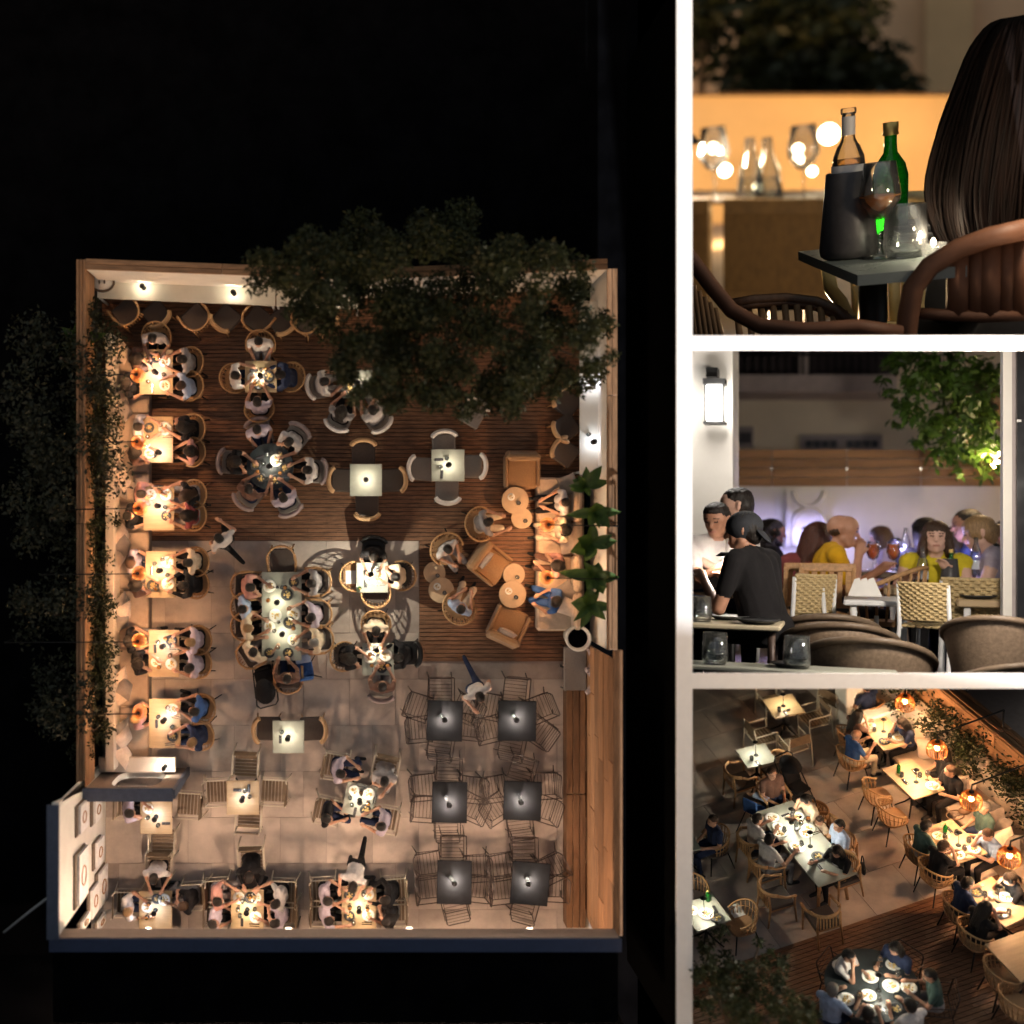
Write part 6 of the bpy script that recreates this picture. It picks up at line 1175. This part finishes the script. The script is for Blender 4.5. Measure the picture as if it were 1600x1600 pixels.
it3(TUMB, 110, 1560, 6.68, 'large blurred tumbler at lower left front', 1.75, z_f + .002); it3(TUMB, 512, 1560, 6.68, 'large blurred tumbler at front middle', 1.75, z_f + .002)
it3(PLATES[4], 480, 1500, 6.74, 'dark plate behind front tumbler', 1.0, z_f + .002, mats={'white_porcelain': darkplate})
it3(TUMB, 45, 1300, 7.15, 'tumbler at left edge of cream table', 1.5, z_l + .002)
it3(PLATES[4], 180, 1255, 7.4, 'dark plate at back of cream table', 1.15, z_l + .002, mats={'white_porcelain': darkplate}); it3(PLATES[4], 320, 1300, 7.15, 'dark plate at front of cream table', 1.2, z_l + .002, mats={'white_porcelain': darkplate})
it3(SPRITZ, 885, 1075, 9.8, 'orange cocktail in stemmed glass, left of two', 1.15, z_d + .002); it3(SPRITZ, 985, 1075, 9.75, 'orange cocktail in stemmed glass, right of two', 1.15, z_d + .002)
it3(BOT_W, 1128, 1150, 9.1, 'tall labelled water bottle before yellow top', 1.03, z_y + .002); it3(COOLER, 1262, 1150, 9.1, 'dark tapered wine cooler on wooden table', 1.05, z_y + .002); it3(BOT_G, 1268, 1100, 9.1, 'green bottle neck in the dark cooler', .95, z_y + .02)
it3(TUMB, 1065, 1150, 9.05, 'tumbler left of the water bottle', 1.0, z_y + .002); it3(BOT_W, 1390, 1110, 9.4, 'clear carafe beside woman with blonde bun', 1.05); it3(BOT_W, 1045, 1045, 10.2, 'blue-lit water bottle far back', 1.05)
it3(PLATES[4], 1400, 1218, 8.75, 'dark plate on right wooden table', 1.1, z_r + .002, mats={'white_porcelain': darkplate}); it3(TUMB, 1490, 1110, 9.4, 'tumbler near the door frame', 1.0)
nk = root3('folded_napkins', 'cream folded napkins standing on white table', 'napkin')
for k in range(3): a = pt(810 + k * 35, 1205, 8.3); child('napkin', MB().hexa([a + V((-.06, -.04, 0)), a + V((.06, -.04, 0)), a + V((.06, .05, 0)), a + V((-.06, .05, 0))], [a + V((-.02, -.01, .11)), a + V((.01, -.01, .12)), a + V((.01, .01, .12)), a + V((-.02, .01, .11))]), paper, nk)
# lamps on the tables
B3 = lamp_proto(9, (.48, .44, 1.0), .22); W3 = lamp_proto(9, (1, .9, .78), .22)
for (u, v, y, pr, lab) in [(1000, 1075, 10.0, B3, 'small bluish table lamp behind the cocktails'), (1472, 1110, 9.6, B3, 'small bluish table lamp near door frame'), (1245, 1080, 10.0, B3, 'small bluish table lamp behind wine cooler'), (560, 1000, 11.2, B3, 'small bluish lamp below the relief panel'), (155, 1180, 7.75, W3, 'dark table lamp before the white polo shirt'), (330, 1060, 10.9, B3, 'small bluish lamp near curly-haired woman')]: it3(pr, u, v, y, lab)
rl = root3('wall_lantern', 'added fill lantern out of view right of the door', 'lamp'); c = pt(1790, 500, 6.4)  # unseen lantern added to light the diners from the front
child('frame', MB().box(c + V((0, 0, .2)), (.16, .16, .03)).box(c - V((0, 0, .2)), (.16, .16, .03)), bmetal, rl); child('glass_tube', MB().box(c, (.1, .1, .36)), mat('lantern_glow', (0, 0, 0)), rl)
ld = bpy.data.lights.new('lamp_light', 'POINT'); ld.energy = 95 * P3.sc ** 2; ld.color = (1, .88, .74); ld.shadow_soft_size = .12 * P3.sc; lo = link('bulb_light', ld, rl); lo.location = c + V((-.12, -.05, 0))
gb = root3('string_bulb', 'pair of warm bulbs glowing through leaves at right end of fence', 'bulb'); c = pt(1487, 505, 10.4)
for dz in (0, -.09): child('globe', MB().ell(c + V((0, 0, dz)), (.035, .035, .035), 10, 8), mat('warm_bulb', (0, 0, 0)), gb)
ld = bpy.data.lights.new('lamp_light', 'POINT'); ld.energy = 18 * P3.sc ** 2; ld.color = (1, .72, .42); ld.shadow_soft_size = .06 * P3.sc; lo = link('bulb_light', ld, gb); lo.location = c + V((-.05, -.1, -.05))
close_span(535 + 5, 1064 - 5)
# ================================================================ the close view of a set table (upper right)
p2 = P2.at
def t2(u, v, y): return p2(u, v, y=y)
def slab2(b, u0, v0, u1, v1, y0, y1, m=0): f = [t2(u0, v1, y0), t2(u1, v1, y0), t2(u1, v0, y0), t2(u0, v0, y0)]; return b.hexa(f, [p + V((0, y1 - y0, 0)) for p in f], m)
def root2(name, label, cat, group=None): o = link(name, None); o.matrix_world = P2.M; return tag(o, label, cat, group)
ZT = .75
Lc, Fc, Rc = p2(512, 1193, z=ZT), p2(800, 1308, z=ZT), p2(1330, 1262, z=ZT); Bc = Lc + Rc - Fc
dt = root2('dining_table', 'slate-topped table carrying the wine cooler', 'table')
child('table_top', MB().hexa([p + V((0, 0, -.022)) for p in (Lc, Fc, Rc, Bc)], [Lc, Fc, Rc, Bc]), mat('slate_top', (.13, .15, .14), .3, var=.15, scale=14), dt)
ctr = (Lc + Rc) / 2; child('pedestal', MB().tube([ctr + V((0, 0, -.022)), ctr + V((0, 0, -.74))], .03, 10), bmetal, dt)
def it2(pr, u, v, y, label, sc=1.0, z=ZT + .001, rz=0):
    t = t2(u, v, y); return put(pr, P2, (t.x, t.y, z), rz, label, 'things on the set table', sc=sc)
it2(COOLER, 755, 1200, 2.92, 'black tapered wine cooler on slate table', 1.0)
WINEB = Proto('wine_bottle', 'bottle', [('body', MB().lathe([(0, 0), (.034, 0), (.036, .004), (.036, .175), (.033, .205), (.024, .228), (.0145, .24), (.0135, .25), (.0135, .30), (.012, .30), (.012, .25), (.0225, .227), (.0315, .203), (.0345, .175), (.0345, .006), (0, .006)], 32).mesh('body', glass)), ('foil', MB().lathe([(.0142, .252), (.0142, .292)], 24).mesh('foil', mat('white_foil', (.62, .6, .56), .4, var=.05))), ('lip', MB().lathe([(.0145, .296), (.0165, .298), (.0165, .308), (.0145, .31), (0, .31)], 24).mesh('lip', glass)), ('wine', MB().lathe([(0, .007), (.034, .007), (.034, .175), (.031, .201), (0, .201)], 24).mesh('wine', thin('pale_wine', (.97, .84, .62), .04))), ('label', MB().lathe([(.0365, .06), (.0365, .188)], 24).mesh('label', paper))])
it2(WINEB, 757, 1200, 2.92, 'clear wine bottle with white foil in the cooler', 1.0, ZT + .018)
it2(BOT_G, 955, 1190, 3.08, 'green glass water bottle with gold cap', 1.08)
it2(WG, 905, 1240, 2.86, 'stemmed glass of rosé wine before green bottle', .98)
it2(TUMB, 1030, 1248, 2.84, 'clear tumbler of water beside wine glass', 1.12)
for k in range(3): it2(plate_proto(.10 - .008 * k, darkplate, None, 9), 1115, 1200, 3.02, f'dark plate in stack behind tumbler, {["lowest", "middle", "topmost"][k]}', 1.0, ZT + .001 + .017 * k)
fk = root2('cutlery_set', 'thin silver cutlery resting on the dark plates', 'cutlery'); a, b_ = t2(855, 1118, 2.98), t2(1200, 1106, 3.0); child('fork', MB().tube([a, b_], .003, 6), steel, fk); a, b_ = t2(1125, 1182, 2.95), t2(1235, 1180, 2.97); child('knife', MB().tube([a, b_], .003, 6), steel, fk)
hl = root2('fill_tea_light', 'small added tea light at right of the tumbler', 'candle'); c = t2(1165, 1238, 2.8)  # added flame, brightens the cooler and glasses from the right
child('cup', MB().lathe([(0, .002), (.022, .002), (.026, .03), (.024, .03), (.02, .006), (0, .006)], 16, c=V((c.x, c.y, ZT))), glass, hl); child('flame', MB().ell(V((c.x, c.y, ZT + .03)), (.005, .005, .011), 8, 8), mat('warm_glow', (1, .85, .6), .5, emit=14, ecol=(1, .8, .5)), hl)
def bulb(par, loc, w, col, rad): ld = bpy.data.lights.new('lamp_light', 'POINT'); ld.energy = w * P2.sc ** 2; ld.color = col; ld.shadow_soft_size = rad * P2.sc; lo = link('bulb_light', ld, par); lo.location = loc
bulb(hl, V((c.x, c.y, ZT + .05)), .9, (1, .84, .6), .012)
fl2 = root2('fill_lantern', 'added warm fill lantern hidden behind rattan armchair', 'lamp'); t = t2(450, 1590, 3.9); child('frame', MB().box(t + V((0, 0, .09)), (.12, .12, .015)).box(t - V((0, 0, .09)), (.12, .12, .015)).box(t + V((.05, .05, 0)), (.01, .01, .18)).box(t + V((-.05, .05, 0)), (.01, .01, .18)).box(t + V((.05, -.05, 0)), (.01, .01, .18)).box(t + V((-.05, -.05, 0)), (.01, .01, .18)), bmetal, fl2); child('candle', MB().lathe([(0, .03), (.03, .03), (.03, -.08), (0, -.08)], 14, c=t), paper, fl2); bulb(fl2, t + V((0, 0, .05)), 34, (1, .68, .36), .03)  # lantern added out of sight to brighten the wicker and slats
nl = root2('table_lamp', 'added fill lamp unseen beyond the right edge', 'lamp'); c = t2(1790, 700, 2.55); child('stem', MB().tube([c, c - V((0, 0, .3))], .006, 6), bmetal, nl); child('shade', MB().lathe([(0, .05), (.02, .048), (.055, .02), (.05, .02), (0, .04)], 16, c=c), bmetal, nl); bulb(nl, c, 2.6, (1, .80, .58), .03)  # unseen lamp added for light on the cooler and table front
# seated woman with long hair at the right
sp = dict(lean=10, hl=(-.06, .30, .66), hr=(.06, .30, .66), hnod=6, hturn=8, sleeve=1.2, broad=.85); me, hd = person_mesh(('hairwoman', .009), sp, .009); h = Matrix.Rotation(R(25), 3, 'Z') @ hd(0, -.02, .15); t = t2(1690, 280, 3.12)
wm, hd = person(P2, t - h, R(25), None, 'k', 'd', 'short', 'k', 'woman with long dark hair seen from behind at right', None, 1.0, .009, sp, 'hairwoman')
inv = Matrix.Rotation(R(-25), 3, 'Z'); o_ = t - h; q = random.Random(8); hb = MB()
def hp(u, v, y): return inv @ (t2(u, v, y) - o_)
edge = [(1560, 60), (1450, 88), (1360, 200), (1275, 400), (1185, 660), (1138, 900), (1175, 1090), (1250, 1215)]
E2 = []
for i in range(len(edge) - 1):                                    # smooth outline
    g = [edge[max(0, i - 1)], edge[i], edge[i + 1], edge[min(len(edge) - 1, i + 2)]]
    for s_ in range(3):
        x = s_ / 3; E2.append(tuple(.5 * (2 * g[1][n] + (g[2][n] - g[0][n]) * x + (2 * g[0][n] - 5 * g[1][n] + 4 * g[2][n] - g[3][n]) * x * x + (3 * g[1][n] - g[0][n] - 3 * g[2][n] + g[3][n]) * x ** 3) for n in (0, 1)))
edge = E2 + [edge[-1]]; NE = len(edge)
for k in range(900):
    f = q.random() ** .8; fr = q.uniform(-.02, .09); pts = []; wob = q.uniform(0, 6.28); ln_ = q.uniform(.82, 1.0)
    for i, (u, v) in enumerate(edge):
        i = i / 3; cu = 1575 + 40 * math.sin(i * .7); uu = u + (cu + 60 - u) * f + 10 * math.sin(wob + i * 1.3) * min(1, i / 2); vv = v + (1 - f) * 4 + f * -12 * (i < 2) + q.uniform(-1, 1)
        if i > 6.9: vv = v - (1 - ln_) * 300
        pts.append(hp(uu, vv, 2.88 + fr - .05 * math.sin(min(1, i / 3) * 1.57) * (f > .3) + .03 * (f < .25)))
    hb.tube(pts, [.003 + .0015 * math.sin(PI * n / NE) - (.002 if n > NE - 2 else 0) for n in range(NE)], 4)
for i in range(len(edge) - 1):                                    # inner mass under the strands
    (u0, v0), (u1, v1) = edge[i], edge[i + 1]; hb.hexa([hp(u0 + 26, v0 + 14, 2.92), hp(1760, v0 + 14, 2.92), hp(1760, v0 + 14, 3.1), hp(u0 + 26, v0 + 14, 3.1)], [hp(u1 + 26, v1, 2.92), hp(1760, v1, 2.92), hp(1760, v1, 3.1), hp(u1 + 26, v1, 3.1)])
child('long_hair', hb, mat('hair_close', (.0045, .002, .0013), .75, var=.7, scale=20, stretch=(5, 5, .6), spec=.12), wm)
# chairs
def tubes2(par, name, paths, m): 
    b = MB()
    for (pts, r) in paths: b.tube([t2(*p) for p in pts], r, 8)
    return child(name, b, m, par)
redw = mat('red_brown_wood', (.12, .05, .025), .65, var=.35, scale=8, bump=.15); darkr = mat('dark_rattan', (.07, .035, .018), .5, var=.4, scale=60, bump=.4); palew = mat('pale_slat', (.62, .47, .22), .5, var=.15, scale=8)
c1 = root2('rattan_armchair', 'dark rattan armchair at lower left before the table', 'chair')
tubes2(c1, 'rim', [([(-60, 1160, 2.62), (0, 1240, 2.62), (90, 1360, 2.6), (190, 1480, 2.58), (330, 1555, 2.56), (560, 1575, 2.55), (800, 1560, 2.56), (1010, 1590, 2.58)], .0165)], redw)
tubes2(c1, 'back_band', [([(170, 1452, 2.74), (300, 1428, 2.76), (450, 1420, 2.78), (600, 1438, 2.78), (700, 1480, 2.76), (770, 1540, 2.74)], .0125), ([(180, 1470, 2.74), (300, 1448, 2.76), (450, 1440, 2.78), (600, 1458, 2.78), (700, 1500, 2.76), (760, 1550, 2.74)], .011)], darkr)
for k in range(10): u = 215 + k * 58; tubes2(c1, 'slat', [([(u, 1455 + .0009 * (u - 450) ** 2 * .4, 2.77), (u + 18, 1640, 2.72)], .0075)], mat('umber_slat', (.15, .085, .04), .6, var=.3))
for k in range(6): tubes2(c1, 'side_spindle', [([(k * 26 - 20, 1330 + k * 28, 2.64), (k * 26 + 20, 1640, 2.6)], .006)], mat('umber_slat', (0, 0, 0)))
c2 = root2('curved_chair', 'reddish wooden chair with curved back at lower right', 'chair')
tubes2(c2, 'rim', [([(1030, 1640, 2.6), (1045, 1500, 2.6), (1070, 1370, 2.6), (1150, 1265, 2.6), (1290, 1180, 2.6), (1440, 1125, 2.6), (1620, 1085, 2.6)], .0205)], redw)
tubes2(c2, 'lower_rail', [([(1060, 1490, 2.62), (1200, 1500, 2.62), (1400, 1510, 2.62), (1640, 1500, 2.62)], .012)], redw)
for k, u in enumerate((1290, 1380, 1445, 1530, 1600)): tubes2(c2, 'splat', [([(u, 1190 - (u - 1290) * .25, 2.63), (u - 6, 1500, 2.63)], .017 if k % 2 else .022)], redw)
c3 = root2('slatted_chair', 'pale slatted chair lit behind the slate table', 'chair')
for k in range(5): tubes2(c3, 'slat', [([(790 + k * 62, 1305, 3.32), (803 + k * 60, 1540, 3.3)], .0145)], palew)
for k in range(4): tubes2(c3, 'slat', [([(1108 + k * 40, 1320, 3.3), (1125 + k * 38, 1620, 3.28)], .009)], palew)
tubes2(c3, 'seat_rail', [([(770, 1545, 3.28), (1290, 1580, 3.28)], .014)], palew); tubes2(c3, 'arm', [([(655, 1275, 3.2), (672, 1380, 3.15), (720, 1440, 3.1), (765, 1530, 3.05)], .017)], palew)
c4 = root2('slatted_chair', 'yellowish slatted chair back left of the hair', 'chair')
tubes2(c4, 'top_rail', [([(1005, 935, 3.9), (1170, 930, 3.9)], .02)], palew)
for k in range(4): tubes2(c4, 'slat', [([(1015 + k * 47, 935, 3.9), (1018 + k * 47, 1300, 3.9)], .013)], palew)
# wicker seat backs in the background, with glassware
for (u0, u1, lab) in [(150, 650, 'brown wicker seat back behind the cooler'), (-80, 78, 'brown wicker seat back at left edge')]:
    sb_ = root2('wicker_bench', lab, 'bench'); wk = mat('wicker_brown', (.24, .14, .05), .6, var=.3, scale=20, bump=.3)
    child('top_rail', slab2(MB(), u0, 940, u1, 1012, 6.6, 6.7), wk, sb_); child('lower_rail', slab2(MB(), u0, 1395, u1, 1450, 6.6, 6.68), wk, sb_)
    n = int((u1 - u0) / 13)
    for k in range(n): child('slat', slab2(MB(), u0 + (u1 - u0) * k / n - 1.5, 1012, u0 + (u1 - u0) * (k + 1) / n + 1.5, 1395, 6.61 + .03 * (k % 2), 6.64 + .03 * (k % 2)), wk, sb_)
    child('post', slab2(MB(), u1 - 12, 930, u1 + 12, 1640, 6.71, 6.76), wk, sb_)
bt_ = root2('dining_table', 'brown table behind wicker seat carrying carafes', 'table'); child('table_top', slab2(MB(), -100, 948, 760, 965, 6.8, 7.7), mat('umber_top', (0, 0, 0)), bt_)
child('leg', MB().tube([t2(60, 965, 7.1), t2(70, 1500, 7.1)], .03, 8), bmetal, bt_); child('leg', MB().tube([t2(640, 965, 7.1), t2(640, 1500, 7.1)], .03, 8), bmetal, bt_)
gl = water_m
for (u, lab) in [(285, 'blurred carafe on back table, left of two'), (368, 'blurred carafe on back table, right of two')]:
    t = t2(u, 948, 7.0); put(Proto('carafe', 'carafe', [('body', MB().lathe([(0, 0), (.09, 0), (.095, .02), (.07, .2), (.035, .3), (.03, .4), (.028, .4), (.033, .3), (.068, .2), (.09, .02), (0, .01)], 18).mesh('body', glass)), ('water', MB().lathe([(0, .012), (.088, .02), (.075, .15), (0, .15)], 16).mesh('water', gl))]), P2, t, 0, lab, sc=.85)
for (u, lab) in [(110, 'blurred wine glass at far left of back table'), (540, 'blurred wine glass on back table near the cooler')]:
    t = t2(u, 948, 6.95); put(WGE, P2, t, 0, lab, sc=1.9)
tl = mat('warm_glow', (1, .85, .6), .5, emit=14, ecol=(1, .8, .5))  # emissive balls stand for blurred reflections and lamps
for k, (u, v, r_) in enumerate([(100, 693, .022), (157, 800, .026), (512, 697, .02), (512, 747, .022), (660, 625, .05), (580, 805, .018), (318, 880, .02), (385, 930, .016)]):
    r_ *= 1.35; t = t2(u, v, 7.4 if k != 4 else 9.5); o = root2('glow_ball', f'small glowing ball over back table, {(ORD + ["sixth", "seventh", "eighth"])[k]} of eight from left group', 'bulb', 'glowing balls'); child('globe', MB().ell(t, (r_, r_, r_), 12, 8), tl, o); child('wire', MB().tube([t + V((0, 0, r_)), t + V((0, 0, r_ + .03))], .004, 5), bmetal, o)
sl = root2('table_lamp', 'added fill lamp on back table at far left', 'lamp'); t = t2(-10, 948, 6.9); child('stem', MB().tube([t, t + V((0, 0, .3))], .008, 6), bmetal, sl); child('shade', MB().lathe([(0, .36), (.03, .355), (.08, .3), (.075, .3), (.025, .345), (0, .345)], 16, c=t), bmetal, sl); bulb(sl, t + V((0, 0, .27)), 40, (1, .82, .6), .04)  # lamp added at the left end for light on cooler and back table
# ledge wall, foliage, rear wall
orange = mat('ochre_plaster', (.60, .43, .24), .9, var=.16, scale=.7, bump=.15)
YL = 14.0; lw_ = root2('garden_wall', 'ochre-lit low wall behind back table', 'wall'); child('wall_face', slab2(MB(), -250, 438, 1800, 1250, YL, YL + .5), orange, lw_); child('cap', slab2(MB(), -250, 425, 1800, 440, YL - .05, YL + .55), mat('cap_dark', (.1, .06, .035), .8), lw_)
rw = root2('house_wall', 'brown house wall behind the blurred shrubs', 'wall'); child('wall_face', slab2(MB(), -300, -80, 1900, 470, 20.5, 20.8), mat('tan_plaster', (.62, .43, .27), .9, var=.1, scale=.8), rw); child('pilaster', slab2(MB(), 1130, -80, 1360, 440, 20.2, 20.45), orange, rw)
q = random.Random(9)
for k, (u0, u1, v0, v1, n) in enumerate([(330, 720, -20, 240, 26), (250, 520, 290, 430, 16), (560, 960, 270, 425, 18), (-40, 120, -20, 200, 9), (700, 800, 0, 120, 6)]):
    o = root2('garden_shrub', f'blurred dark shrub above the ochre wall, {ORD[k]} clump', 'plant', 'shrubs above the ochre wall'); cs = [(tuple(t2(q.uniform(u0, u1), q.uniform(v0, v1), q.uniform(15.2, 16.4))), q.uniform(.2, .46)) for _ in range(n)]
    child('foliage', leaves_mesh('foliage', clumps(cs, 380, 200 + k, 1), .22, leaf_v, 210 + k), None, o); child('stem', MB().tube([t2((u0 + u1) / 2, 470, 15.8), t2((u0 + u1) / 2 + 20, v0 + 40, 15.8)], .05, 6), bark, o)
struct('floor', MB().box((0, 10, -.05), (14, 20, .1)), tile_m, P2)
for k, (u, v, y, w) in enumerate([(300, 1090, 11.4, 92), (900, 1060, 11.4, 60), (1250, 980, 11.2, 46)]):  # hidden lamps added low down to wash the wall with warm light
    o = root2('hidden_fill_lamp', f'added hidden lamp washing the ochre wall, {["left", "middle", "right"][k]} one', 'lamp', 'added lamps at the wall'); t = t2(u, v, y); child('globe', MB().ell(t, (.08, .08, .08), 14, 10), mat('warm_bulb', (0, 0, 0)), o); child('spike', MB().tube([t - V((0, 0, .08)), t - V((0, 0, .4))], .015, 6), bmetal, o); bulb(o, t + V((0, .1, .02)), w, (1, .60, .24), .12)
close_span(None, 535 - 5)
# ================================================================ added partition walls between the places, keeping their light apart, and trimming at them
ZF = 3.6; DF = CAMZ - ZF
def fx(u): return (u - PX) / F
def fyy(v): return (PY - v) / F
xa, xb = fx(1057) * DF, fx(1082) * DF; yT, yB = fyy(-30) * DF, fyy(1630) * DF
pw = MB().box(((xa + xb) / 2, (yT + yB) / 2, ZF / 2 - .06), (xb - xa - .02, yT - yB, ZF - .1)); pwo = struct('partition_wall', pw, drape)
child('wall_end', MB().box(((xa + xb) / 2, (yT + yB) / 2, ZF - .02), (xb - xa, yT - yB, .04)), white_paint, pwo)
for (v0, v1) in ((524, 547), (1052, 1076)):
    ym = fyy((v0 + v1) / 2); o = struct('partition_wall', MB().hexa([(fx(1075) * d, (ym + e / F) * d, CAMZ - d) for d, e in ((DF + .1, 3), (DF + .1, -3), (80, -3), (80, 3))], [(fx(1640) * d, (ym + e / F) * d, CAMZ - d) for d, e in ((DF + .1, 3), (DF + .1, -3), (80, -3), (80, 3))]), drape)
    child('wall_end', MB().box(((xb + fx(1640) * DF) / 2 + .001, ym * DF, ZF - .02), (fx(1640) * DF - xb, (v1 - v0) / F * DF, .04)), white_paint, o)
o = struct('partition_wall', MB().hexa([(fx(1070 + e) * d, fyy(-30) * d, CAMZ - d) for d, e in ((DF + .1, -3), (DF + .1, 3), (80, 3), (80, -3))], [(fx(1070 + e) * d, fyy(1630) * d, CAMZ - d) for d, e in ((DF + .1, -3), (DF + .1, 3), (80, 3), (80, -3))]), drape)
import bmesh
def plane_h(v): n = V((0, 1, -(PY - v) / F * -1)); return n   # normal of the view plane through the camera and photo row v
def trim(objs, x_min, v_top, v_bot):
    """Cut what would run through a partition wall, so that every thing ends at its own side."""
    planes = [(V((-1, 0, -fx(x_min))).normalized())]           # outside (normal) side is left of column x_min
    if v_top is not None: planes.append(V((0, 1, fyy(v_top))).normalized())
    if v_bot is not None: planes.append(V((0, -1, -fyy(v_bot))).normalized())
    C0 = cam.location.copy(); kill = []
    for o in objs:
        if o.type == 'LIGHT':
            if any((o.matrix_world.translation - C0).dot(n) > 0 for n in planes): kill.append(o)
            continue
        if o.type != 'MESH': continue
        bb = [o.matrix_world @ V(c) - C0 for c in o.bound_box]; cut = []; dead = False
        for n in planes:
            ds = [p.dot(n) for p in bb]
            if min(ds) > 0: dead = True; break
            if max(ds) > 0: cut.append(n)
        if dead: kill.append(o); continue
        if not cut: continue
        bm = bmesh.new(); bm.from_mesh(o.data); Mi = o.matrix_world.inverted(); Mt = o.matrix_world.to_3x3().transposed()
        for n in cut: bmesh.ops.bisect_plane(bm, geom=bm.verts[:] + bm.edges[:] + bm.faces[:], plane_co=Mi @ C0, plane_no=(Mt @ n).normalized(), clear_outer=True)
        if not bm.faces: kill.append(o); bm.free(); continue
        me = o.data.copy(); bm.to_mesh(me); bm.free()
        mats_ = [(s.link, s.material) for s in o.material_slots]; o.data = me
        for s, (l, m) in zip(o.material_slots, mats_):
            if l == 'OBJECT': s.link = 'OBJECT'; s.material = m
    for o in kill:
        for ch in list(o.children): ch.parent = None; kill_extra.append(ch)
        bpy.data.objects.remove(o)
kill_extra = []
bpy.context.view_layer.update()
for (a, b_, vt, vb) in SPANS:
    names = [o for o in ALLSETS[a:b_]]; trim(names, 1070, vt, vb)
for ch in kill_extra:
    try: bpy.data.objects.remove(ch)
    except ReferenceError: pass
for o in list(bpy.data.objects):                                # a thing whose parts all lay beyond the walls is gone too
    if o.type == 'EMPTY' and not any(c.type == 'MESH' for c in o.children):
        for c in list(o.children): bpy.data.objects.remove(c)
        bpy.data.objects.remove(o)
